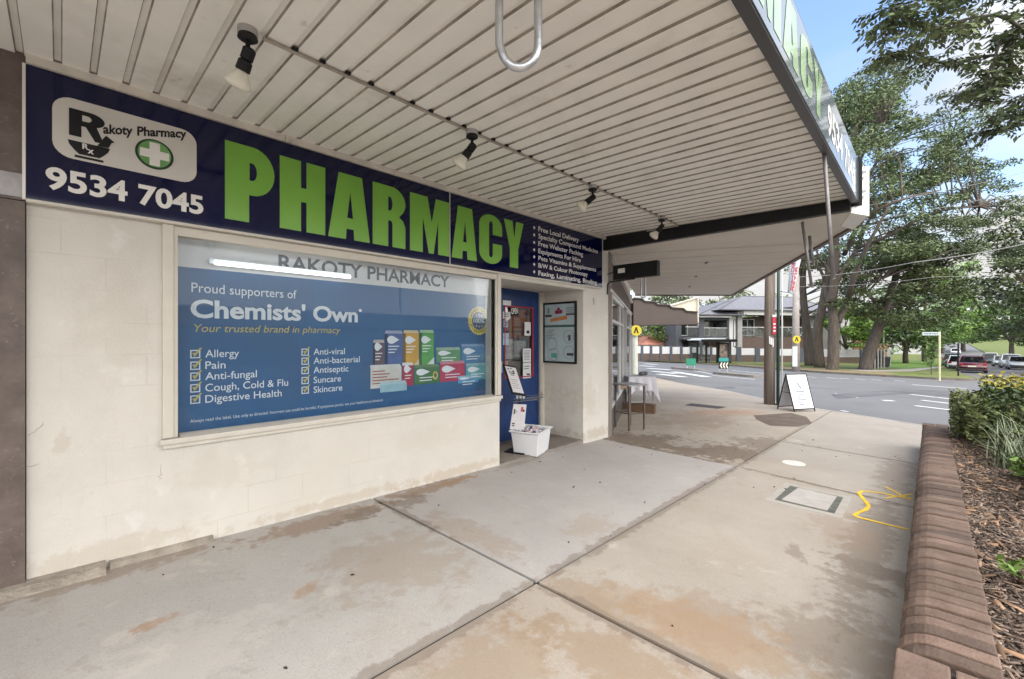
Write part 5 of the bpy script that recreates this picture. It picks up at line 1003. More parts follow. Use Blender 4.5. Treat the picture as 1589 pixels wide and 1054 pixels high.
# ================================================================== TREES
def limb(e, pts, r0, r1, n=9):
    P = [Vector([float(a) for a in p]) for p in pts]; out = []
    X = [P[0] * 2 - P[1]] + P + [P[-1] * 2 - P[-2]]
    for k in range(len(P) - 1):
        a, b, c, d = X[k:k + 4]
        for q in range(5):
            t = q / 5; out.append((b * 2 + (c - a) * t + (a * 2 - b * 5 + c * 4 - d) * t * t + (b * 3 - a - c * 3 + d) * t ** 3) * .5 + Vector((random.gauss(0, .012), random.gauss(0, .012), 0)) * (r0 * 3))
    out.append(P[-1]); m = len(out); rs = [r0 + (r1 - r0) * k / (m - 1) for k in range(m)]; e.tube(out, rs, n); return [np.array(p[:]) for p in out]
def tree(name, label, group, limbs, clumps, mbark, mleaf, size, per, flat_=.5, asp=.4, twigs=True, droop=.2, jit=.5):
    """limbs: list of (points, r0, r1); clumps: list of (centre, radius); leaves in every clump, twigs from the nearest limb"""
    base = limbs[0][0][0]; t = empty(name, base, label, 'tree', group); e = MB(); pts = []
    for p, r0, r1 in limbs: pts += limb(e, p, r0, r1)[2:]
    e.build('trunk', mbark, t, smooth=True); pts = np.array(pts); C = []
    b = MB()
    for c, rad in clumps:
        C.append(clump_pts(c, rad, int(per * (rad / clumps[0][1]) ** 1.6) + 12, flat_))
        if twigs:
            d2 = np.linalg.norm((pts - c) * np.array([1, 1, .8]), axis=1) + np.maximum(0, pts[:, 2] - c[2] + .2) * 1.5; q = pts[d2.argmin()]; mid = (q + c) / 2 + np.array([random.gauss(0, .1), random.gauss(0, .1), .12]) * np.linalg.norm(q - c)
            b.tube([q, mid, c], [min(.09, .012 * np.linalg.norm(q - c) + .02), .03 * rad / 1.2 + .01, .008], 5, cap=False)
    if twigs: b.build('branches', mbark, t, smooth=True)
    crown('crown', np.concatenate(C), size, mleaf, t, asp=asp, droop=droop, up=.25, jit=jit); return t
def pxclumps(n, D, rects, rad, dep, seed=0, gap=None):
    """random clump centres filling picture regions (ellipses u,v,ru,rv,weight) at depth D +- dep"""
    r = np.random.default_rng(seed); ws = np.array([q[2] * q[3] * (q[4] if len(q) > 4 else 1) for q in rects], float); ws /= ws.sum(); out = []
    while len(out) < n:
        q = rects[r.choice(len(rects), p=ws)]; a = r.uniform(0, 6.283); s = math.sqrt(r.uniform(0, 1)); dd = D + r.uniform(-dep, dep)
        c = wd(q[0] + q[2] * s * math.cos(a), q[1] + q[3] * s * math.sin(a), dd); rd = rad * r.uniform(.6, 1.3) * (dd / D)
        out.append((c, rd))
    out.sort(key=lambda k: -k[1]); return out
m_euc = leafmat('gum_leaf', (.055, .088, .034), (.15, .19, .085), .7); m_euc2 = leafmat('feather_leaf', (.095, .17, .055), (.22, .30, .11), .55); m_dkleaf = leafmat('dark_leaf', (.035, .055, .02), (.11, .135, .05), .65); m_mid = leafmat('mid_leaf', (.055, .11, .03), (.13, .20, .06), .55); m_bright = leafmat('bright_leaf', (.08, .16, .02), (.16, .26, .05), .4)
D1 = 36.0
def T1(u, v, d=0): return wd(u, v, D1 + d)
gb = wg(1292, 574); D1 = (gb - CAMP) @ FW
big_limbs = [([T1(1291, 577), T1(1293, 550), T1(1293, 500), T1(1290, 470)], .44, .32), ([T1(1290, 470), T1(1294, 440), T1(1296, 400), T1(1297, 350), T1(1303, 300), T1(1318, 240), T1(1330, 190)], .36, .10), ([T1(1300, 500), T1(1314, 470), T1(1322, 440, -2), T1(1335, 405, -3), T1(1352, 370, -4), T1(1380, 320, -5)], .26, .08),
   ([T1(1296, 440), T1(1312, 415), T1(1330, 385, 2), T1(1350, 340, 3), T1(1400, 290, 4), T1(1470, 240, 4)], .22, .06), ([T1(1288, 480), T1(1280, 445, 2), T1(1276, 425, 2), T1(1262, 405, 2), T1(1250, 395, 2)], .18, .05), ([T1(1288, 425), T1(1280, 412), T1(1270, 398, -1), T1(1262, 360, -1)], .14, .05),
   ([T1(1318, 430, -1), T1(1345, 427, -1), T1(1370, 432, -1)], .12, .05), ([T1(1310, 395), T1(1340, 340, -3), T1(1400, 310, -5), T1(1460, 295, -5)], .18, .04), ([T1(1296, 350), T1(1330, 300), T1(1360, 250, 1), T1(1370, 190, 1)], .16, .05), ([T1(1297, 340), T1(1280, 290), T1(1290, 240), T1(1310, 190)], .12, .04), ([T1(1330, 385), T1(1380, 365, -2), T1(1450, 330, -3), T1(1520, 320, -3)], .15, .05)]
cl = pxclumps(235, D1, [(1390, 235, 110, 70), (1330, 190, 60, 60), (1450, 330, 120, 80, .9), (1545, 330, 70, 90, .7), (1390, 360, 80, 70), (1310, 330, 40, 70), (1500, 200, 90, 70, .45), (1360, 135, 55, 45, 1.1), (1440, 250, 60, 60, .8)], 1.25, 4.5, 3)
tree('gum_tree', 'tall spreading gum tree with bare forked trunk behind the awning corner', 'trees across the road', big_limbs, cl, m_bark, m_euc, .27, 380, .36, .34, droop=.25)
cl = pxclumps(40, D1 + 5, [(1345, 160, 60, 32), (1310, 215, 30, 45), (1370, 170, 40, 25)], 1.35, 3, 8)
D2 = D1 + 5
def T2(u, v, d=0): return wd(u, v, D2 + d)
tree('feathery_tree', 'bright feathery tree top rising behind the awning corner', 'trees across the road', [([T2(1272, 572), T2(1268, 520), T2(1275, 480), T2(1290, 400), T2(1305, 330), T2(1315, 270), T2(1335, 200)], .46, .10), ([T2(1305, 330), T2(1330, 260), T2(1365, 190)], .2, .06)], cl, m_bark, m_euc2, .32, 330, .38, .32)
D3 = D1 + 9
def T3(u, v, d=0): return wd(u, v, D3 + d)
cl = pxclumps(32, D3, [(1290, 400, 40, 30), (1320, 440, 50, 30), (1270, 360, 25, 30), (1225, 400, 18, 26, .3)], 1.3, 3, 11)
tree('gum_tree', 'leaning dark trunked gum tree behind the concrete pole', 'trees across the road', [([T3(1256, 570), T3(1253, 520), T3(1247, 470), T3(1246, 420), T3(1250, 380), T3(1270, 340)], .46, .14), ([T3(1252, 500), T3(1238, 480), T3(1216, 478)], .2, .05), ([T3(1246, 440), T3(1235, 400), T3(1222, 380)], .15, .05)], cl, m_bark_d, m_euc, .34, 220, .45, .36)
# slanted dark tree
sb = wg(1341, 574); D4 = (sb - CAMP) @ FW
def T4(u, v, d=0): return wd(u, v, D4 + d)
cl = pxclumps(105, D4, [(1385, 440, 60, 60), (1335, 470, 45, 30, .75), (1420, 400, 60, 50), (1440, 470, 55, 45), (1350, 400, 50, 40, .8), (1470, 420, 40, 50, .8)], 1.1, 3.5, 5)
tree('dark_tree', 'dark leaning tree over the picket fence with low spreading crown', 'trees across the road', [([T4(1341, 577), T4(1352, 540), T4(1366, 500), T4(1378, 465), T4(1390, 430), T4(1400, 390)], .50, .16), ([T4(1372, 485), T4(1345, 455, -1), T4(1325, 450, -1)], .16, .05), ([T4(1380, 460), T4(1410, 430, 1), T4(1450, 410, 1)], .2, .05), ([T4(1366, 500), T4(1340, 490), T4(1322, 485)], .1, .04)], cl, m_bark_d, m_dkleaf, .28, 300, .42, .4)
# street trees further down the side street
def street_tree(label, u, vb, x, rects, n, rad, m, seed, dep=4, tw=.35, size=.55, per=120):
    b = wg(u, vb); Dq = (b - CAMP) @ FW
    if x: Dq = x
    def T(a, c, d=0): return wd(a, c, Dq + d)
    uc, vc = rects[0][0], rects[0][1]
    tree('street_tree', label, 'trees along the side street', [([T(u, vb + 2), T(u, vb - 25), T((u + uc) / 2, (vb + vc) / 2 - 10), T(uc, vc)], tw, .08), ([T(u, vb - 25), T(uc - rects[0][2] * .5, vc + 5), T(uc - rects[0][2] * .6, vc - 10)], tw * .5, .05), ([T(u, vb - 25), T(uc + rects[0][2] * .5, vc + 5), T(uc + rects[0][2] * .6, vc - 15)], tw * .5, .05)], pxclumps(n, Dq, rects, rad, dep, seed), m_bark_d, m, size, per, .55, .45)
street_tree('mid green tree with two low boughs on the lawn beside the street sign', 1405, 562, 62, [(1405, 490, 55, 45), (1440, 510, 40, 30), (1375, 520, 30, 25, .6)], 60, 2.0, m_mid, 21)
street_tree('light green tree hanging over the parked burgundy car', 1434, 559, 76, [(1455, 470, 40, 60), (1475, 500, 28, 45), (1490, 440, 30, 40)], 55, 2.2, m_bright, 22)
street_tree('smaller tree further along the left kerb of the side street', 1462, 553, 110, [(1468, 515, 18, 22), (1484, 500, 16, 26)], 24, 2.6, m_mid, 23, size=.8)
b = np.array([78, -16.5]); 
def right_tree(label, x, y, h, rad, n, m, seed, size=.55):
    r = np.random.default_rng(seed); z = gz(x); c = np.array([x, y, z + h * .56]); cl = []
    for k in range(n):
        p = r.normal(0, 1, 3); p /= np.linalg.norm(p); p *= r.uniform(.2, 1) ** .5; cl.append((c + p * np.array([rad, rad, h * .40]), rad * .30 * r.uniform(.6, 1.3)))
    cl.sort(key=lambda q: -q[1]); L_ = [([(x, y, z - .2), (x + .1, y, z + h * .25), (x, y + .2, z + h * .5), (x + .3, y, z + h * .8)], .045 * h ** .9, .05)]
    for k in range(4): a = k * 1.7 + seed; L_.append(([(x + .1, y, z + h * .27), (x + math.cos(a) * rad * .45, y + math.sin(a) * rad * .45, z + h * .5), (x + math.cos(a) * rad * .75, y + math.sin(a) * rad * .75, z + h * .68)], .02 * h, .04))
    tree('street_tree', label, 'trees along the side street', L_, cl, m_bark_d, m, size * .8, 230, .55, .45)
right_tree('big dark tree on the right side of the street over the parked white cars', 72, -13.5, 14, 6.5, 55, m_dkleaf, 31)
right_tree('tall dark tree closing the right edge behind the yellow hedge', 58, -12.5, 15, 6.0, 50, m_dkleaf, 33)
right_tree('greyish green tree low behind the white cars', 95, -15, 12, 6, 40, m_mid, 34, .6)
right_tree('mid green tree far along the right verge', 128, -15, 13, 6, 34, m_mid, 35, .8)
right_tree('pale far tree at the end of the side street', 168, -10, 15, 8, 34, m_euc, 36, 1.0)
right_tree('pale distant tree left of the far street end', 165, 6, 16, 9, 36, m_mid, 37, 1.0)
right_tree('round green tree on the far lawn behind the bins', 100, 8, 12, 7, 40, m_bright, 38, .7)
right_tree('dense green tree behind the picket fence', 74, 4.6, 7.5, 3.6, 34, m_bright, 39, .5)
right_tree('tall narrow tree above the roofs on the left', 88, 34, 17, 7, 34, m_euc, 40, .8)
right_tree('thin crowned gum above the brown awning', 82, 45, 18, 8, 26, m_euc, 41, .8)
right_tree('thin crowned gum over the grey tiled roof', 110, 38, 19, 9, 26, m_euc, 42, .9)
right_tree('green bushy tree behind the far left fence', 62, 27, 6, 4.5, 36, m_mid, 43, .5)
right_tree('wide gum behind the second house unit', 105, 24, 16, 9, 30, m_euc, 44, .9)
# young sapling on the verge
sp2 = wg(1445, 581); right = None
e_c = [(np.array([sp2[0], sp2[1], sp2[2] + z]) + rng.normal(0, .18, 3), .38) for z in np.linspace(.9, 2.0, 9)]
tree('sapling', 'small young sapling on the verge left of the white street sign', 'trees along the side street', [([(sp2[0], sp2[1], sp2[2]), (sp2[0] + .05, sp2[1], sp2[2] + 1), (sp2[0], sp2[1], sp2[2] + 2.1)], .03, .01)], e_c, m_bark_d, m_mid, .16, 70, .8)
# dark far wood on the rising ground
C = []
for k in range(150):
    y = rng.uniform(-150, 150); x = 300 + rng.uniform(-25, 60); C.append(clump_pts((x, y, gz(x) + rng.uniform(2, 13)), rng.uniform(4, 8), 60, .8))
V, Fq = leaves(np.concatenate(C), 2.6, asp=.6); tag(fast_mesh('distant_wood', V, Fq, leafmat('far_leaf', (.05, .08, .04), (.10, .13, .07), .35)), 'far band of trees closing the end of the street', 'woods', kind='stuff')
# ---- overhanging street tree close by, trunk right of the frame
ot = empty('overhanging_tree', (9.6, -6.4, gz(9.6)), 'nearby street tree reaching its leafy branches over the top right corner', 'tree', 'trees along the side street')
e = MB(); tr = limb(e, [(9.6, -6.4, gz(9.6) - .2), (9.5, -6.3, 2), (9.3, -5.9, 4.3), (9.2, -5.3, 6.5)], .2, .10)
def Tn(u, v, D): return wd(u, v, D)
BR = [[tr[-4], Tn(1660, 60, 7.2), Tn(1572, 45, 7.0), Tn(1540, 100, 6.8), Tn(1520, 160, 6.9)], [tr[-5], Tn(1650, 100, 7), Tn(1565, 30, 6.6), Tn(1500, 30, 6.4), Tn(1440, 45, 6.2), Tn(1380, 12, 6.1)], [tr[-6], Tn(1640, 180, 7.4), Tn(1560, 90, 7.2), Tn(1470, 100, 7.2), Tn(1410, 80, 7.2), Tn(1375, 85, 7.3)], [Tn(1572, 45, 7.0), Tn(1565, 110, 7.2), Tn(1540, 130, 7.3), Tn(1480, 150, 7.4)], [Tn(1640, 180, 7.4), Tn(1590, 150, 7.3), Tn(1560, 200, 7.3), Tn(1530, 180, 7.2)], [Tn(1660, 60, 7.2), Tn(1600, -30, 6.8), Tn(1520, -20, 6.6), Tn(1450, -10, 6.4), Tn(1400, 20, 6.3), Tn(1372, 60, 6.3)], [tr[-3], (9.0, -5.5, 7.6), (8.4, -6.3, 8.6)], [tr[-3], (10.0, -6, 8), (10.6, -6.8, 9)]]
allp = []
for b in BR: allp += limb(e, b, .035, .008, 6)[1:]
e.build('trunk', m_bark_d, ot, smooth=True)
VV, FF = [], []; nb_ = 0; r = np.random.default_rng(77)
tw = MB()
for k in range(560):
    p = allp[r.integers(len(allp))]; th = r.uniform(0, 6.283); d = np.array([math.cos(th), math.sin(th), r.normal(-.25, .35)]); d /= np.linalg.norm(d); L_ = r.uniform(.22, .5); tw.tube([p, p + d * L_ * .5 + [0, 0, .02], p + d * L_], [.004, .003, .0015], 4, cap=False)
    m_ = int(L_ / .026); s0 = np.cross(d, [0, 0, 1]); s0 /= np.linalg.norm(s0) + 1e-6
    for q in range(m_):
        c = p + d * L_ * (q + 1) / m_; sd_q = 1 if q % 2 else -1; ld = d * .45 + s0 * sd_q * .8 + np.array([0, 0, r.normal(-.35, .25)]); ld /= np.linalg.norm(ld); ll = r.uniform(.075, .135); n_ = np.cross(ld, r.normal(0, .5, 3) + [0, 0, 1]); n_ /= np.linalg.norm(n_) + 1e-6; w_ = ll * .23
        VV += [c, c + ld * ll * .45 + n_ * w_, c + ld * ll, c + ld * ll * .45 - n_ * w_]; FF.append([nb_, nb_ + 1, nb_ + 2, nb_ + 3]); nb_ += 4
tw.build('twigs', m_bark_d, ot); fast_mesh('crown', np.array(VV), np.array(FF), leafmat('near_leaf', (.05, .075, .03), (.14, .17, .075), .65), ot)
# ================================================================== FENCE AND HOUSES ACROSS THE ROAD
FF_ = Frame((56.0, 16.2), (.815, -.58))
def fr_(u, v, y=0): return FF_.at(u, v, y)
fen = empty('boundary_fence', (0, 0, 0), 'low brick fence with white panels and dark piers in front of the houses', 'fence', M=FF_.M)
m_pier = mat('dark_pier', (.075, .082, .105), .7, .12, 4); m_wpan = mat('white_fence_panel', (.60, .60, .63), .6, .05, 3); m_gpan = mat('grey_fence_panel', (.40, .40, .43), .6, .1, 3)
m_fbrick = brickmat('fence_brick', (.085, .055, .043), (.12, .08, .062), (.2, .17, .15), .3, .12, .012)
def fgz(s_): p = FF_.P + FF_.e * s_; return gz(p[0]) + .05
pu = [(960, 3), (978, 3), (996, 3.4), (1010, 3.4), (1025, 3.4), (1041, 3.4), (1057, 3.4), (1072, 3), (1088, 3), (1103, 3), (1118, 3), (1131, 3), (1146, 7), (1175, 7), (1204, 7), (1243, 17), (1286, 3), (1337, 5)]
ed = []
for u, w_ in pu:
    s0, s1 = fr_(u - w_ / 2, 550)[0], fr_(u + w_ / 2, 550)[0]; zb = fgz((s0 + s1) / 2); ed.append((s0, s1)); e = MB(FF_.M); e.box(s0, s1, -.12, .3, zb - .4, zb + 1.82); e.build('pier', m_pier, fen)
for k in range(len(ed) - 1):
    a, b = ed[k][1], ed[k + 1][0]; zb = fgz((a + b) / 2); grey = pu[k][0] >= 1243
    e = MB(FF_.M); e.box(a + .005, b - .005, -.02, .2, zb - .4, zb + (.82 if not grey else .72)); e.build('brick_base', m_fbrick, fen)
    e = MB(FF_.M)
    if grey:
        for q in range(6): e.box(a + .005, b - .005, .02, .1, zb + .73 + .17 * q, zb + .73 + .17 * q + .155)
    else: e.box(a + .005, b - .005, .02, .1, zb + .825, zb + 1.68)
    e.build('panel', m_gpan if grey else m_wpan, fen)
pk = wg(1347, 573); pkr = wg(1372, 571.5); Fk = Frame(pk[:2], (pkr - pk)[:2]); wK = np.linalg.norm((pkr - pk)[:2])
pf = empty('picket_fence', (0, 0, 0), 'short pale timber picket fence right of the leaning tree', 'fence', M=Fk.M)
for k in range(6):
    x = wK * k / 5; z = gz(pk[0] + (pkr - pk)[0] * k / 5); e = MB(Fk.M); e.box(x - .10, x + .10, -.03, .03, z - .1, z + 1.75); e.build('picket', mat('pale_picket', (.36, .35, .34), .8, .2, 3), pf)
e = MB(Fk.M); e.box(0, wK, .035, .08, gz(pk[0]) + .3, gz(pk[0]) + .42); e.box(0, wK, .035, .08, gz(pk[0]) + 1.3, gz(pk[0]) + 1.42); e.box(0, wK, .1, .13, gz(pk[0]), gz(pk[0]) + 1.5); e.build('rail', mat('dark_rail', (.03, .03, .035), .8), pf)
# townhouses: plane five metres behind the fence
FH = Frame(FF_.P[:2] + FF_.n[:2] * 5.0, FF_.e[:2])
hs = empty('townhouse', (0, 0, 0), 'two storey grey townhouses with tiled roof, white columns and glass balconies', 'house', M=FH.M)
def hx(u): return FH.at(u, 520)[0]
def hzz(u, v): return FH.at(u, v)[1]
def hbox(mb, u0, u1, v0, v1, y0, y1): 
    um = (u0 + u1) / 2; mb.box(hx(u0), hx(u1), y0, y1, hzz(um, v1), hzz(um, v0)); return mb
m_hbrick = brickmat('house_brick', (.085, .056, .045), (.115, .078, .063), (.16, .13, .12), .3, .12, .012); m_hdark = mat('house_dark_grey', (.07, .075, .088), .7, .1, 2); m_hwhite = mat('house_white', (.58, .58, .58), .7, .05, 2); m_hgrey2 = mat('house_mid_grey', (.30, .30, .29), .7, .08, 2); m_hglass = glassmat('house_glass', (.3, .33, .35), 1.0, body=.5, bodycol=(.04, .045, .05)); m_bal = glassmat('balustrade_glass', (.8, .83, .82), .35, body=.12, bodycol=(.3, .32, .31))
e = MB(FH.M); hbox(e, 1060, 1330, 492, 600, 2.0, 10); e.build('wall', m_hbrick, hs)
e = MB(FH.M); hbox(e, 1084.5, 1092, 494, 524, -.1, 1.99); hbox(e, 1128, 1131, 492, 524, -.1, 1.99); hbox(e, 1060, 1131, 523, 527, -.15, 1.98); hbox(e, 1084.5, 1131, 493.5, 497, -.05, 1.97); hbox(e, 1055, 1064, 500, 565, 1.0, 4); hbox(e, 1084.5, 1090, 527, 565, -.1, 1.99); e.build('dark_frame', m_hdark, hs)
e = MB(FH.M); hbox(e, 1131.5, 1142, 491, 545, 0, 2.5); hbox(e, 1092.5, 1099, 497, 523, 1.5, 1.96); e.build('white_column', m_hwhite, hs)
e = MB(FH.M); hbox(e, 1143, 1149.5, 484, 542, -.3, 2.6); e.build('grey_column', m_hgrey2, hs)
e = MB(FH.M); hbox(e, 1150, 1262, 482, 489.5, -.6, 2); e.build('white_fascia', m_hwhite, hs)
e = MB(FH.M); hbox(e, 1081, 1130.5, 490.5, 493, -.7, -.4); e.build('gutter', m_hwhite, hs)
def hwin(u0, u1, v0, v1, y=1.9, fm=m_hwhite, mull=1):
    um = (u0 + u1) / 2; x0, x1, z0, z1 = hx(u0), hx(u1), hzz(um, v1), hzz(um, v0); f = .09; e = MB(FH.M)
    e.box(x0, x0 + f, y, y + .12, z0, z1); e.box(x1 - f, x1, y, y + .12, z0, z1); e.box(x0 + f, x1 - f, y, y + .12, z1 - f, z1); e.box(x0 + f, x1 - f, y, y + .12, z0, z0 + f)
    for q in range(mull): xm = x0 + (x1 - x0) * (q + 1) / (mull + 1); e.box(xm - f / 2, xm + f / 2, y, y + .12, z0 + f, z1 - f)
    o = e.build('window', fm, hs); e = MB(FH.M); e.box(x0 + f, x1 - f, y + .05, y + .07, z0 + f, z1 - f); e.build('pane', m_hglass, o)
hwin(1099, 1114, 498, 522); hwin(1119, 1126.5, 498, 519, fm=m_hdark, mull=0); hwin(1164, 1186, 494.5, 521); hwin(1137.5, 1142.2, 496, 538, -.05, m_hdark, 0); hwin(1066, 1080, 500, 521, 1.9, m_hwhite, 0); hwin(1210, 1232, 494.5, 521); hwin(1072, 1082, 529, 548, 1.9, m_hdark, 0)
for u0, u1, v0, v1 in ((1092.5, 1128, 508.5, 522.5), (1064, 1084, 507, 522), (1150, 1200, 507.5, 523), (1202, 1262, 507.5, 523)):
    e = MB(FH.M); hbox(e, u0, u1, v0 + .8, v1, -.02, .0); bl = e.build('balustrade', m_bal, hs); e = MB(FH.M); hbox(e, u0, u1, v0, v0 + .9, -.04, .03); e.build('top_rail', m_hwhite, bl)
e = MB(FH.M); hbox(e, 1149.5, 1262, 523.5, 565, -.05, 1.95); e.build('brick_front', m_hbrick, hs)
e = MB(FH.M); hbox(e, 1262, 1300, 484, 560, .5, 2.2); e.build('grey_wall', m_hgrey2, hs)
e = MB(FH.M); hbox(e, 1303, 1316, 492, 548, -.2, 1); hbox(e, 1316, 1322, 520, 548, 0, 1); e.build('white_wing', m_hwhite, hs)
m_tile = mat('grey_roof_tile', (.13, .13, .15), .8, .2, 3, .3, 9, col2=(.21, .21, .235))
def roof_(uL, uR, vE, uM0, uM1, vR, back=6):
    xL, xR = hx(uL), hx(uR); zE = hzz((uL + uR) / 2, vE); xa, xb = hx(uM0), hx(uM1); D = FH.at(uM0, vR, back); zR = D[1]; yF, yB = -.9, 12
    xa, xb = FH.at(uM0, vR, back)[0], FH.at(uM1, vR, back)[0]
    e = MB(FH.M); A = [(xL, yF, zE), (xR, yF, zE), (xR, yB, zE), (xL, yB, zE)]; r0, r1 = (xa, back, zR), (xb, back, zR)
    e.face(A[0], A[1], r1, r0); e.face(A[2], A[3], r0, r1); e.face(A[3], A[0], r0); e.face(A[1], A[2], r1); e.face(*A[::-1]); rf = e.build('roof', m_tile, hs)
    e = MB(FH.M); e.tube([A[0], r0, r1, A[1]], .10, 5); e.tube([A[0], A[1]], .08, 5); e.build('ridge_cap', mat('ridge_tile', (.09, .09, .105), .8), rf)
roof_(1078, 1150, 489.5, 1128, 1150, 468); roof_(1110, 1290, 482.5, 1150, 1235, 460, 9); roof_(1255, 1305, 488, 1270, 1290, 473, 5)
# red tiled cottage and dark building glimpsed on the left
FR = Frame(FF_.P[:2] + FF_.n[:2] * 9.0, FF_.e[:2])
rc = empty('cottage', (0, 0, 0), 'low cottage with an orange red hipped roof behind the white fence', 'house', M=FR.M)
def rx(u): return FR.at(u, 520)[0]
def rzz(u, v, y=0): return FR.at(u, v, y)[1]
e = MB(FR.M); e.box(rx(1001), rx(1050), .3, 9, -3, rzz(1020, 534)); e.build('wall', mat('cream_render', (.5, .47, .40), .8), rc)
e = MB(FR.M); zE, zR = rzz(1020, 535), FR.at(1022, 514.5, 4)[1]; A = [(rx(999), 0, zE), (rx(1056), 0, zE), (rx(1056), 10, zE), (rx(999), 10, zE)]; r0, r1 = (FR.at(1012, 515, 4)[0], 4, zR), (FR.at(1030, 515, 4)[0], 4, zR)
e.face(A[0], A[1], r1, r0); e.face(A[2], A[3], r0, r1); e.face(A[3], A[0], r0); e.face(A[1], A[2], r1); e.build('roof', mat('red_roof_tile', (.42, .18, .125), .8, .15, 3, .2, 12), rc)
e = MB(FR.M); e.box(rx(1043), rx(1049), -1.2, .2, -3, rzz(1046, 505)); e.box(rx(1029), rx(1064), -1.2, .2, rzz(1046, 526), rzz(1046, 523)); e.build('porch', mat('brown_porch', (.09, .055, .045), .8), rc)
# brick house glimpsed right of the trunk
bh_ = empty('brick_house', (0, 0, 0), 'brick house with red gable edge and white wall seen right of the big trunk', 'house', M=FH.M)
e = MB(FH.M); zt_ = FH.at(1320, 511, 6)[1]; xa, xb, xc = FH.at(1314, 511, 6)[0], FH.at(1327, 518, 6)[0], FH.at(1380, 525, 6)[0]
e.prism([(xa, -3), (xc, -3), (xc, FH.at(1370, 522, 6)[1]), (xa, zt_)], 6, 14); e.build('wall', mat('orange_brick', (.30, .15, .10), .8, .15, 4), bh_)
e = MB(FH.M); e.prism([(xa - .3, zt_), (xc, FH.at(1370, 522, 6)[1]), (xc, FH.at(1370, 522, 6)[1] + .35), (xa - .3, zt_ + .5)], 5.6, 14.3); e.build('roof', mat('white_roof', (.55, .54, .53), .7), bh_)
# bins on the verge
def bin_(uv, label, col, group='wheelie bins on the far verge'):
    p = wg(*uv); t = empty('wheelie_bin', p, label, 'bin', group, rz=.3); e = MB(); e.hexa([(-.24, -.26, .05), (.24, -.26, .05), (.24, .26, .05), (-.24, .26, .05)], [(-.29, -.34, 1.0), (.29, -.34, 1.0), (.29, .34, 1.0), (-.29, .34, 1.0)]); e.build('body', mat('bin_dark', (.02, .022, .026), .5, .2), t, local=True, bevel=.02)
    e = MB(); e.hexa([(-.31, -.36, 1.0), (.31, -.36, 1.0), (.31, .38, 1.0), (-.31, .38, 1.0)], [(-.27, -.3, 1.08), (.27, -.3, 1.08), (.27, .34, 1.08), (-.27, .34, 1.08)]); e.build('lid', col, t, local=True)
    for y in (-.22, .22): e = MB(); e.cyl((-.2 if False else .3, y, .1), (.34, y, .1), .1); e.build('wheel', m_black, t, local=True)
bin_((1374, 570), 'dark wheelie bin beside the end of the picket fence', mat('bin_lid_grey', (.08, .085, .09), .5))
bin_((1078.5, 562), 'black wheelie bin at the left side of the bus shelter', m_black)
e = MB(); q = wg(1379.5, 570); e.box(q[0] - .12, q[0] + .12, q[1] - .12, q[1] + .12, q[2] - .1, q[2] + 1.9); o = e.build('white_post', m_hwhite); tag(o, 'square white gate post just right of the dark bin', 'post')
# ================================================================== BUS SHELTER
sa, sb_ = wg(1084, 563), wg(1131, 563.5); FS = Frame(sa[:2], (sb_ - sa)[:2]); Ls = np.linalg.norm((sb_ - sa)[:2]); zs = gz((sa[0] + sb_[0]) / 2)
bs = empty('bus_shelter', (0, 0, 0), 'dark framed glass bus shelter with poster panel in front of the townhouses', 'bus shelter', M=FS.M)
hS = 2.55
def sxx(u): return FS.at(u, 550)[0]
for x in (sxx(1082), sxx(1096), sxx(1113), sxx(1133)):
    e = MB(FS.M); e.box(x - .08, x + .08, -.08, .08, zs - .2, zs + hS); e.build('post', m_black, bs)
e = MB(FS.M); e.box(sxx(1080), sxx(1134.5), -.9, 1.6, zs + hS - .05, zs + hS + .05); e.prism([(sxx(1083), zs + hS + .05), (sxx(1119), zs + hS + .05), (sxx(1117), zs + hS + .22), (sxx(1086), zs + hS + .16)], -.9, 1.5); e.build('roof', mat('shelter_roof', (.60, .62, .62), .4, .1), bs)
e = MB(FS.M); e.box(sxx(1080), sxx(1134.5), -.95, -.9, zs + hS - .22, zs + hS + .08); e.build('roof_edge', m_black, bs)
e = MB(FS.M); e.box(sxx(1083), sxx(1112), 1.3, 1.33, zs + .35, zs + hS - .3); e.build('glass_wall', m_bal, bs)
e = MB(FS.M); e.box(sxx(1097.5), sxx(1112), .8, 1.2, zs + .45, zs + .55); e.box(sxx(1099), sxx(1100), .9, 1.1, zs - .1, zs + .45); e.box(sxx(1110), sxx(1111), .9, 1.1, zs - .1, zs + .45); e.build('bench', mat('shelter_bench', (.25, .24, .23), .6), bs)
e = MB(FS.M); e.box(sxx(1103), sxx(1108), 1.24, 1.29, zs + 1.25, zs + 1.95); e.build('timetable', m_paper, bs)
e = MB(FS.M); e.box(sxx(1114.2), sxx(1129), -.12, .12, zs + .1, zs + hS - .3); lb_ = e.build('poster_box', m_black, bs)
e = MB(FS.M); e.box(sxx(1115.5), sxx(1127.5), -.14, -.121, zs + .42, zs + hS - .45); e.build('advert', mat('advert_print', (.16, .12, .10), .4, .5, 1.6, stain=[((.38, .33, .28), 1.1, .5, .62, .9), ((.30, .03, .05), 2.0, .58, .66, .8, 4)]), lb_)
e = MB(FS.M); e.box(sxx(1129.5), sxx(1134), -.1, 1.4, zs + .1, zs + hS - .3); e.build('side_panel', m_dark, bs)
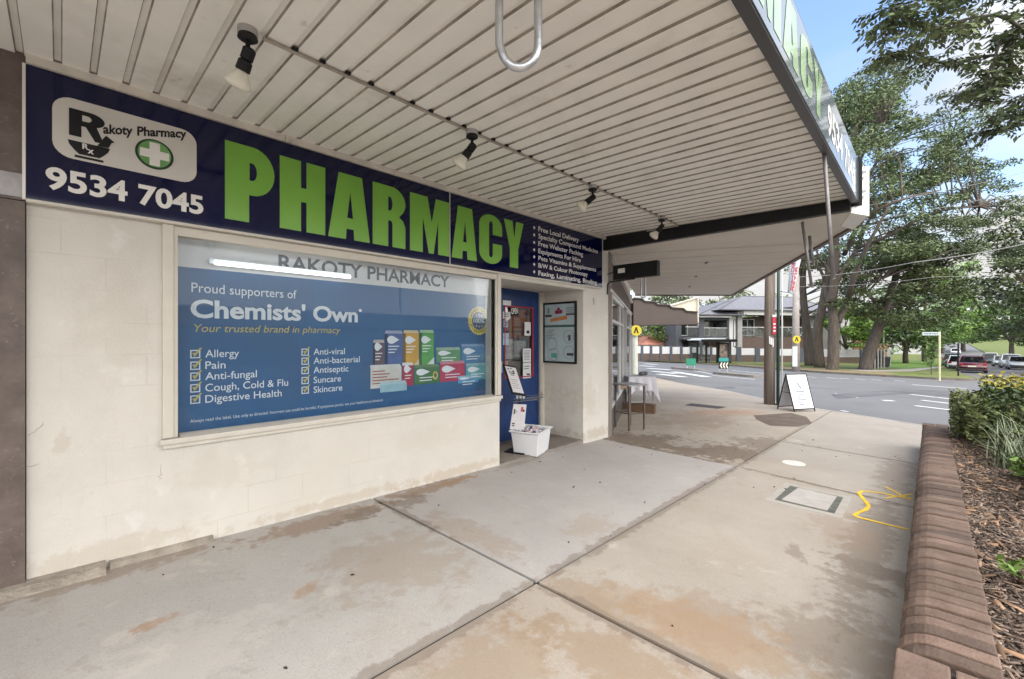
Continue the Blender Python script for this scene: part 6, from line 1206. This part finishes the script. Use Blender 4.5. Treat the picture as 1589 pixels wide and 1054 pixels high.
# boards on the traffic islands
def legboard(name, label, u0, u1, vt, vb, vg, cols, group=None, draw=None):
    a, b = wg(u0, vg, -.1), wg(u1, vg, -.1); D = ((a + b) / 2 - CAMP) @ FW; a2 = wd(u0, vg, D); b2 = wd(u1, vg, D); Fb = Frame(a2[:2], (b2 - a2)[:2]); w_ = np.linalg.norm((b2 - a2)[:2]); t = empty(name, (0, 0, 0), label, 'road sign', group, M=Fb.M); zg = (a[2] + b[2]) / 2 - .05
    z1, z0 = wd((u0 + u1) / 2, vt, D)[2], wd((u0 + u1) / 2, vb, D)[2]
    for x in (.12 * w_, .88 * w_): e = MB(Fb.M); e.box(x - .03, x + .03, .03, .09, zg, z1 - .02); e.build('leg', m_galv, t)
    e = MB(Fb.M); e.prism(rrect(0, z0, w_, z1, .06, 3), 0, .03); o = e.build('board', cols, t)
    if draw: draw(Fb, w_, z0, z1, t, D)
    return t
m_tealsign = mat('teal_sign', (.02, .24, .22), .5, .08)
legboard('island_board', 'plain green board on two legs on the left traffic island', 1065, 1080, 556.5, 567.5, 574, mat('green_sign', (.015, .19, .12), .5, .08))
def chev(Fb, w_, z0, z1, t, D):
    e = MB(Fb.M)
    for k in range(3):
        x = w_ * (.10 + .29 * k); hz_ = (z0 + z1) / 2; h = (z1 - z0) * .42; flat(e, [[(x, hz_), (x + w_ * .14, hz_ + h), (x + w_ * .27, hz_ + h), (x + w_ * .13, hz_), (x + w_ * .27, hz_ - h), (x + w_ * .14, hz_ - h)]], -.004)
    e.build('chevrons', mat('chevron_white', (.68, .66, .58), .5), t)
    e = MB(Fb.M); zt_ = wd(1123, 555.5, D)[2]; e.prism(rrect(0.0, z1 + .03, w_ * .96, zt_, .05, 3), -.01, .02); e.build('teal_panel', m_tealsign, t)
legboard('chevron_sign', 'black board with three white chevrons under a teal panel on the right island', 1115.5, 1131, 561.8, 572.5, 579.5, m_black, draw=chev)
# pedestrian crossing signs
def pedsign(label, u, vb, vc, rpx, Dp, pcol, pr, base=None, fixed=None):
    t = empty('crossing_sign', (0, 0, 0), label, 'road sign', 'yellow crossing signs', M=Matrix.Identity(4)); c = wd(u, vc, Dp); Fq = Frame(c[:2], RT[:2]); r = rpx / 674 * Dp
    e = MB(Fq.M); e.prism(arc(0, c[2], r, r, 0, 345, 24), -.02, .0); e.build('disc', mat('sign_yellow', (.50, .39, .02), .4, .05), t)
    e = MB(Fq.M); flat(e, [[(-r * .5, c[2] - r * .5), (-r * .12, c[2] + r * .62), (r * .12, c[2] + r * .62), (r * .5, c[2] - r * .5), (r * .2, c[2] - r * .5), (r * .02, c[2] + r * .1), (-r * .02, c[2] + r * .1), (-r * .2, c[2] - r * .5)]], -.024); e.build('walking_legs_mark', m_black, t)
    if fixed is None:
        e = MB(Fq.M); e.tube([(0, .05 + pr, gz(c[0]) - .2), (0, .05 + pr, c[2] + r * .9)], pr, 10); e.build('post', pcol, t)
    return t
cp = wg(1235, 574.5); Dc = (cp - CAMP) @ FW
pedsign('yellow walking legs crossing sign on a pale post left of the brown awning bracket', 987, 600, 513, 8.2, 20.0 - 1.0, mat('pale_post', (.45, .47, .42), .6, .1), .13)
pedsign('yellow walking legs crossing sign fixed to the concrete pole', 1236, 574, 527, 6.2, Dc - .35, None, .1, fixed=1)
e = MB(); tpc = wd(1237, 330, Dc); e.tube([(cp[0], cp[1], cp[2] - .2), (cp[0], cp[1], 8.5)], [.27, .17], 14); o = e.build('concrete_pole', mat('pole_concrete', (.34, .31, .29), .85, .15, 3, .2, 30), smooth=True); tag(o, 'pale concrete power pole behind the banner with a yellow sign on it', 'pole'); ROOTM[o.name] = Matrix.Translation(o.location)
e = MB(); q = wd(1232, 538, Dc - .30); e.M = Frame(q[:2], RT[:2]).M; e.box(-.1, .25, -.01, .03, gz(cp[0]) + .3, q[2]); o2 = e.build('pole_notice', m_paper, o)
# street name sign, small black post
q = wg(1458, 588.5); Dq = (q - CAMP) @ FW; t = empty('street_sign', q, 'cream street name post with a pale blade pointing left on the far corner', 'street sign')
e = MB(); zt_ = wd(1458, 515, Dq)[2]; e.tube([(q[0], q[1], q[2] - .1), (q[0], q[1], zt_)], .045, 8); e.build('post', mat('cream_post', (.55, .52, .32), .6, .1), t)
e = MB(); Fq = Frame(wd(1431, 518, Dq)[:2], RT[:2]); e.M = Fq.M; wq = 26 / 674 * Dq; z1, z0 = wd(1445, 515.5, Dq)[2], wd(1445, 520.5, Dq)[2]; e.box(0, wq, -.02, .02, z0, z1); e.build('blade', mat('blade_grey', (.40, .46, .47), .5, .05), t)
e = MB(Fq.M)
for k in range(9): e.box(wq * (.08 + .095 * k), wq * (.08 + .095 * k) + wq * random.uniform(.04, .07), -.024, -.021, z0 + .05, z1 - .05)
e.build('blade_print', mat('blade_ink', (.08, .1, .12), .5), t)
q = wg(1487, 583.5); e = MB(); e.tube([(q[0], q[1], q[2] - .1), (q[0], q[1], wd(1487, 533, (q - CAMP) @ FW)[2])], .045, 8); o = e.build('dark_post', m_black); tag(o, 'thin dark post in front of the parked white car on the left kerb', 'post')
# light poles beyond the lawn
for k, (u, vb, vt, r) in enumerate(((1371, 562, 505, .09),)):
    q = wd(u, vb, 60); e = MB(); e.tube([(q[0], q[1], gz(q[0]) - .2), (q[0], q[1], wd(u, vt, 60)[2])], r, 8); o = e.build('pale_pole', mat('pale_green_pole', (.32, .40, .34), .6)); tag(o, 'pale green pole behind the leaning dark tree', 'pole')
# overhead wires
m_wire = mat('wire', (.30, .29, .28), .6)
def wire(pts, r, label):
    P = [wd(*p) for p in pts]; out = []
    for k in range(len(P) - 1):
        for q_ in range(12): t = q_ / 12; p = P[k] * (1 - t) + P[k + 1] * t; p = p - np.array([0, 0, 1]) * math.sin(math.pi * t) * .18; out.append(p)
    out.append(P[-1]); e = MB(); e.tube(out, r, 5); o = e.build('overhead_wire', m_wire); tag(o, label, 'wire', 'overhead wires across the trees')
wire([(1237, 430, Dc), (1420, 407, 24), (1700, 352, 20)], .022, 'pale twisted overhead cable crossing in front of the trees, lowest on the left')
wire([(1237, 330, Dc), (1420, 305, 26), (1700, 235, 22)], .014, 'thin overhead wire crossing high through the gum tree')
wire([(1237, 350, Dc), (1420, 330, 26), (1700, 262, 22)], .014, 'thin overhead wire just below the highest wire')
wire([(1237, 445, Dc), (1450, 430, 30), (1700, 410, 27)], .012, 'thinnest overhead wire under the pale cable')
# ================================================================== PARKED CARS
m_tyre = mat('tyre_rubber', (.012, .012, .013), .8, .2); m_rim = mat('alloy_rim', (.42, .43, .44), .35, .1, metal=.7); m_cglass = glassmat('car_glass', (.12, .14, .15), 1.0, body=.5, bodycol=(.015, .017, .02)); m_tail = mat('tail_lamp', (.33, .012, .015), .2, .1); m_head = mat('head_lamp', (.62, .64, .66), .15, .1); m_plate = mat('number_plate', (.62, .60, .5), .5); m_ctrim = mat('car_black_trim', (.02, .02, .022), .5)
def paint(n, c): return mat('car_paint_' + n, c, .22, .05, 2, spec=.6, coat=.8)
def car(label, p, rz, col, kind='hatch'):
    Lc, Wc, Hc = dict(hatch=(4.1, 1.74, 1.48), sedan=(4.6, 1.8, 1.45), suv=(4.5, 1.86, 1.70), van=(4.9, 1.9, 1.95))[kind]
    t = empty('parked_car', p, label, 'car', 'cars parked along the side street', rz=rz); h = Wc / 2; l = Lc / 2
    st_ = [(-l, .42, .62, .80), (-l + .08, .28, .80, .90), (-l + .55, .22, .88, 1.0), (-.6, .20, .90, 1.0), (.6, .20, .90, 1.0), (1.0, .20, .90, 1.0), (l - .5, .22, .80, .98), (l - .12, .28, .70, .90), (l, .42, .60, .78)]
    if kind == 'sedan': hh = {0: .95, 1: 1.0}
    k_ = Hc / 1.48; e = MB(); rings = []
    for x, zb, zt_, wf in st_:
        hw = h * wf; zt2 = zt_ * (1.0 if kind != 'suv' else 1.14) * (1.04 if x < 0 else 1)
        rings.append([e.pt((x, y, z)) for y, z in ((-hw * .92, zb), (-hw, zb + .14), (-hw, zt2 - .22), (-hw * .96, zt2 - .05), (-hw * .82, zt2), (hw * .82, zt2), (hw * .96, zt2 - .05), (hw, zt2 - .22), (hw, zb + .14), (hw * .92, zb))])
    for a, b in zip(rings[:-1], rings[1:]):
        for q in range(10): e.f.append([a[q], b[q], b[(q + 1) % 10], a[(q + 1) % 10]])
    e.f.append(rings[0]); e.f.append(rings[-1][::-1]); e.build('body', col, t, local=True, smooth=True)
    zb = .86 * (1.0 if kind != 'suv' else 1.14); rb = dict(hatch=(-l + .12, -l + .45), sedan=(-1.55, -.85), suv=(-l + .15, -l + .4), van=(-l + .08, -l + .2))[kind]; ff = (l - 1.15, l - 1.95) if kind != 'van' else (l - .6, l - 1.2)
    e = MB(); w0, w1 = h * .88, h * .70; e.hexa([(rb[0], -w0, zb), (ff[0], -w0, zb), (ff[0], w0, zb), (rb[0], w0, zb)], [(rb[1], -w1, Hc - .05), (ff[1], -w1, Hc - .05), (ff[1], w1, Hc - .05), (rb[1], w1, Hc - .05)]); e.build('cabin_glass', m_cglass, t, local=True)
    e = MB(); e.hexa([(rb[1] - .06, -w1 - .02, Hc - .07), (ff[1] + .08, -w1 - .02, Hc - .07), (ff[1] + .08, w1 + .02, Hc - .07), (rb[1] - .06, w1 + .02, Hc - .07)], [(rb[1] + .1, -w1 + .12, Hc), (ff[1] - .1, -w1 + .12, Hc), (ff[1] - .1, w1 - .12, Hc), (rb[1] + .1, w1 - .12, Hc)])
    for s in (-1, 1):
        for (xa, xb) in ((rb[0], rb[1]), (ff[0], ff[1]), ((rb[0] + ff[0]) / 2, (rb[1] + ff[1]) / 2)): e.tube([(xa, s * w0, zb), (xb, s * w1, Hc - .05)], .045, 5)
    e.build('roof', col, t, local=True)
    for sx in (-1, 1):
        for s in (-1, 1):
            xw = sx * Lc * .305; e = MB(); e.cyl((xw, s * (h - .20), .31), (xw, s * (h + .005), .31), .31, n=18); wh = e.build('wheel', m_tyre, t, local=True)
            e = MB(); e.cyl((xw, s * (h + .004), .31), (xw, s * (h + .014), .31), .20, n=14); e.build('rim', m_rim, wh, local=True)
    for s in (-1, 1):
        e = MB(); z0 = .70 if kind != 'suv' else .9; e.box(-l - .012 + .03, -l + .10, s * h * .78 - .16, s * h * .78 + .10 , z0, z0 + .16); e.build('tail_light', m_tail, t, local=True, bevel=.02)
        e = MB(); e.box(l - .14, l - .01, s * h * .62 - .17, s * h * .62 + .14, .56, .70); e.build('headlight', m_head, t, local=True, bevel=.02)
        e = MB(); e.box(ff[0] - .45, ff[0] - .28, s * (h * .92) - .02, s * (h * 1.06) + .02, zb + .02, zb + .16); e.build('wing_mirror', col, t, local=True, bevel=.02)
    e = MB(); e.box(-l - .02, -l + .02, -.24, .24, .56, .67); e.build('number_plate', m_plate, t, local=True)
    e = MB(); e.box(-l - .03, -l + .25, -h * .86, h * .86, .28, .42); e.box(l - .25, l + .02, -h * .8, h * .8, .26, .40); e.build('bumper', m_ctrim, t, local=True, bevel=.03)
    return t
def rd(x, y): return (x, y, gz(x) - .12)
rb_ = (wg(1492, 579, -.12) + wg(1530, 579, -.12)) / 2
car('burgundy sedan seen from behind, nearest on the left kerb of the side street', rd(rb_[0] + 2.0, rb_[1] + .05), -.03, paint('burgundy', (.11, .008, .018)), 'sedan')
car('white hatchback half hidden in front of the burgundy sedan', rd(rb_[0] + 9, rb_[1] + .55), -.03, paint('white', (.68, .69, .70)))
car('dark hatchback third along the left kerb', rd(rb_[0] + 16, rb_[1] + .55), -.03, paint('black', (.015, .016, .02)))
car('grey hatchback fourth along the left kerb', rd(rb_[0] + 26, rb_[1] + .6), -.03, paint('grey', (.20, .21, .22)), 'suv')
def at_street(u, vb): q = wg(u, vb, -.12); return rd(q[0], q[1])
car('white hatchback facing us in front of the yellow hedge on the right', rd(72.5, -10.6), math.pi - .03, paint('white', (.68, .69, .70)))
car('white station wagon second from the right edge', rd(80, -10.7), math.pi - .03, paint('white', (.68, .69, .70)), 'suv')
car('silver hatchback in the row on the right kerb', rd(88, -10.6), math.pi - .03, paint('silver', (.42, .44, .46)))
car('dark green four wheel drive farther up the right kerb', rd(104, -10.6), math.pi - .03, paint('green', (.035, .06, .05)), 'suv')
car('white van at the top of the right kerb row', rd(116, -11.5), math.pi - .03, paint('white', (.68, .69, .70)), 'van')
car('white sedan driving far away up the side street', rd(150, -8.0), math.pi, paint('white', (.68, .69, .70)), 'sedan')
# ================================================================== ACROSS THE STREET BEHIND THE CAMERA (seen only as reflections)
op = empty('opposite_shops', (0, -34, 0), 'long two storey brick shop row on the opposite side of the street', 'building')
e = MB(); e.box(-60, 58, -46, -34, -2, 3.9); e.build('wall', mat('pale_render', (.45, .43, .40), .8), op)
e = MB(); e.box(-60, 58, -34.0, -31.5, 2.2, 2.5); e.build('awning', m_dark, op)

# ---- small things on the paving
pit = empty('access_cover', (5.0, -2.8, gz(5)), 'rectangular concrete access cover in a metal frame set in the footpath', 'access cover')
PC = [wg(*uv)[:2] for uv in (cz(525, 358), cz(716, 400), cz(684, 458), cz(470, 408))]
def grow(P, k): c = sum(P) / 4; return [c + (p - c) * k for p in P]
def flatpoly(nm, P, off, m, par): e = MB(); e.hexa([(x, y, gz(x) - .01) for x, y in P], [(x, y, gz(x) + off) for x, y in P]); return e.build(nm, m, par)
flatpoly('surround', grow(PC, 1.28), .0015, mat('cover_surround', (.36, .335, .30), .85, .1, 6, .2, 80), pit); flatpoly('frame', PC, .004, mat('cover_frame', (.10, .105, .09), .7, .4, 14, .3, 60), pit)
flatpoly('lid', [PC[0] + (PC[1] - PC[0]) * .17 + (PC[3] - PC[0]) * .03, PC[1] - (PC[1] - PC[0]) * .10 + (PC[2] - PC[1]) * .05, PC[2] - (PC[2] - PC[3]) * .12 - (PC[2] - PC[1]) * .05, PC[3] + (PC[2] - PC[3]) * .10 - (PC[3] - PC[0]) * .06], .0065, mat('cover_lid', (.38, .36, .34), .85, .12, 7, .25, 80), pit)
e = MB(); c0 = wg(*cz(537, 276)); e.lathe([(.005, 0), (.13, .0), (.125, .004), (.005, .005)], 20, Matrix.Translation(Vector(c0) + Vector((0, 0, .001)))); o = e.build('round_cover', mat('round_cover_white', (.58, .57, .54), .8, .1, 10)); tag(o, 'small round pale access lid in the footpath beyond the rectangular cover', 'access cover')
for k, (uv, ww, nm) in enumerate((((1093, 630.5), .5, 'dark rectangular drain grate in the paving near the corner shop'),)):
    c0 = wg(*uv); e = MB(); 
    for q in range(7): e.obox((c0[0] + .06 * q - .2, c0[1], gz(c0[0]) + .004), (.045, .8, .012), 0)
    e.obox((c0[0], c0[1], gz(c0[0]) - .004), (.52, .86, .012), 0); o = e.build('drain_grate', mat('drain_iron', (.07, .06, .055), .7, .3, 12)); tag(o, nm, 'grate')
lit = MB(); r = np.random.default_rng(5)
for k in range(46):
    x, y = r.uniform(.3, 9), r.uniform(-3.4, -.15); s_ = r.uniform(.006, .018); th = r.uniform(0, 6.28); a = np.array([math.cos(th), math.sin(th)]) * s_; b = np.array([-a[1], a[0]]) * .45; z = gz(x) + .003
    lit.hexa([(x - a[0], y - a[1], z), (x + b[0], y + b[1], z), (x + a[0], y + a[1], z), (x - b[0], y - b[1], z)], [(x - a[0], y - a[1], z + .004), (x + b[0], y + b[1], z + .006), (x + a[0], y + a[1], z + .003), (x - b[0], y - b[1], z + .006)])
tag(lit.build('leaf_litter', mat('litter_dark', (.04, .028, .02), .9, .4, 20), keep=True), 'scattered dark leaf crumbs on the footpath', 'litter', kind='stuff')
# houses behind the right hand row of cars
def plain_house(label, x, y, w_, d_, h, cw, cr, rz):
    t = empty('cottage', (x, y, gz(x)), label, 'house', 'houses along the side street', rz=rz); e = MB(); e.box(-w_ / 2, w_ / 2, -d_ / 2, d_ / 2, -.5, h); e.build('wall', cw, t, local=True)
    e = MB(); A = [(-w_ / 2 - .5, -d_ / 2 - .5, h), (w_ / 2 + .5, -d_ / 2 - .5, h), (w_ / 2 + .5, d_ / 2 + .5, h), (-w_ / 2 - .5, d_ / 2 + .5, h)]; r0, r1 = (-w_ / 4, 0, h + 2.2), (w_ / 4, 0, h + 2.2)
    e.face(A[0], A[1], r1, r0); e.face(A[2], A[3], r0, r1); e.face(A[3], A[0], r0); e.face(A[1], A[2], r1); e.face(*A[::-1]); e.build('roof', cr, t, local=True)
    for q in (-.28, .1, .34):
        e = MB(); e.box(w_ * q - .6, w_ * q + .6, d_ / 2 + .0, d_ / 2 + .05, 1, 2.3); wn = e.build('window', m_hwhite, t, local=True); e = MB(); e.box(w_ * q - .5, w_ * q + .5, d_ / 2 + .05, d_ / 2 + .06, 1.1, 2.2); e.build('pane', m_hglass, wn, local=True)
plain_house('pale cottage behind the row of white cars on the right', 92, -24, 14, 9, 3.0, m_hwhite, m_tile, .0)
plain_house('cream cottage with red roof farther up on the right', 118, -25, 14, 9, 3.0, mat('cream_render', (.5, .47, .40)), mat('red_roof_tile', (.36, .115, .07)), .0)
plain_house('white cottage far up the left side of the side street', 150, 4, 12, 9, 3.0, m_hwhite, m_tile, math.pi / 2)

def crack(pts, w_=.004):
    e = MB(); P = []
    for k in range(len(pts) - 1):
        a, b = np.array(pts[k]), np.array(pts[k + 1]); n = max(3, int(np.linalg.norm(b - a) / .06))
        for q in range(n): P.append(a + (b - a) * q / n + rng.normal(0, .008, 2))
    for k in range(len(P) - 1):
        d = P[k + 1] - P[k]; n = np.array([-d[1], d[0]]) / (np.linalg.norm(d) + 1e-9) * w_ * rng.uniform(.3, 1) / 2
        e.face(*[(q[0], q[1], gz(q[0]) + .0025) for q in (P[k] + n, P[k] - n, P[k + 1] - n, P[k + 1] + n)])
    tag(e.build('paving_crack', m_concrete_dark, keep=True), kind='structure')
crack([(4.4, -1.97), (4.1, -1.75), (4.2, -1.5)], .0022); crack([(8.2, -.2), (8.9, -.5), (9.4, -.4), (10.4, -.7)], .006)
def wcrack(pts):
    e = MB(); P = []
    for k in range(len(pts) - 1):
        a, b = np.array(pts[k]), np.array(pts[k + 1])
        for q in range(4): P.append(a + (b - a) * q / 4 + rng.normal(0, .004, 2))
    for k in range(len(P) - 1):
        d = P[k + 1] - P[k]; n = np.array([-d[1], d[0]]) / (np.linalg.norm(d) + 1e-9) * .0011 * rng.uniform(.4, 1.2)
        e.face(*[(q[0], -.0012, q[1]) for q in (P[k] + n, P[k] - n, P[k + 1] - n, P[k + 1] + n)])
    e.build('wall_crack', mat('crack_dark', (.12, .09, .07), .9), bld)
wcrack([(-.13, .95), (-.09, .98), (-.06, 1.03)]); wcrack([(-.13, .78), (-.07, .785)]); wcrack([(.455, .66), (.46, .6), (.455, .55)])

for q in ([(1050, 598), (1075, 598), (1090, 602), (1062, 603)], [(1110, 600), (1140, 600), (1140, 603), (1112, 603)], [(1290, 612), (1400, 604), (1500, 608), (1500, 616), (1400, 611), (1300, 619)]):
    P = [wg(*p, -.12)[:2] for p in q]; patch('road_patch', P, -.1235 + .006, mat('dark_road_patch', (.10, .10, .105), .9, .2, 1.2, .3, 90, stain=[((.15, .15, .155), .9, .45, .65, .8)]))

e = MB(); e.box(5.935, 5.962, -3.16, -3.06, 2.93, 3.45); e.build('end_cap', m_black, awn)
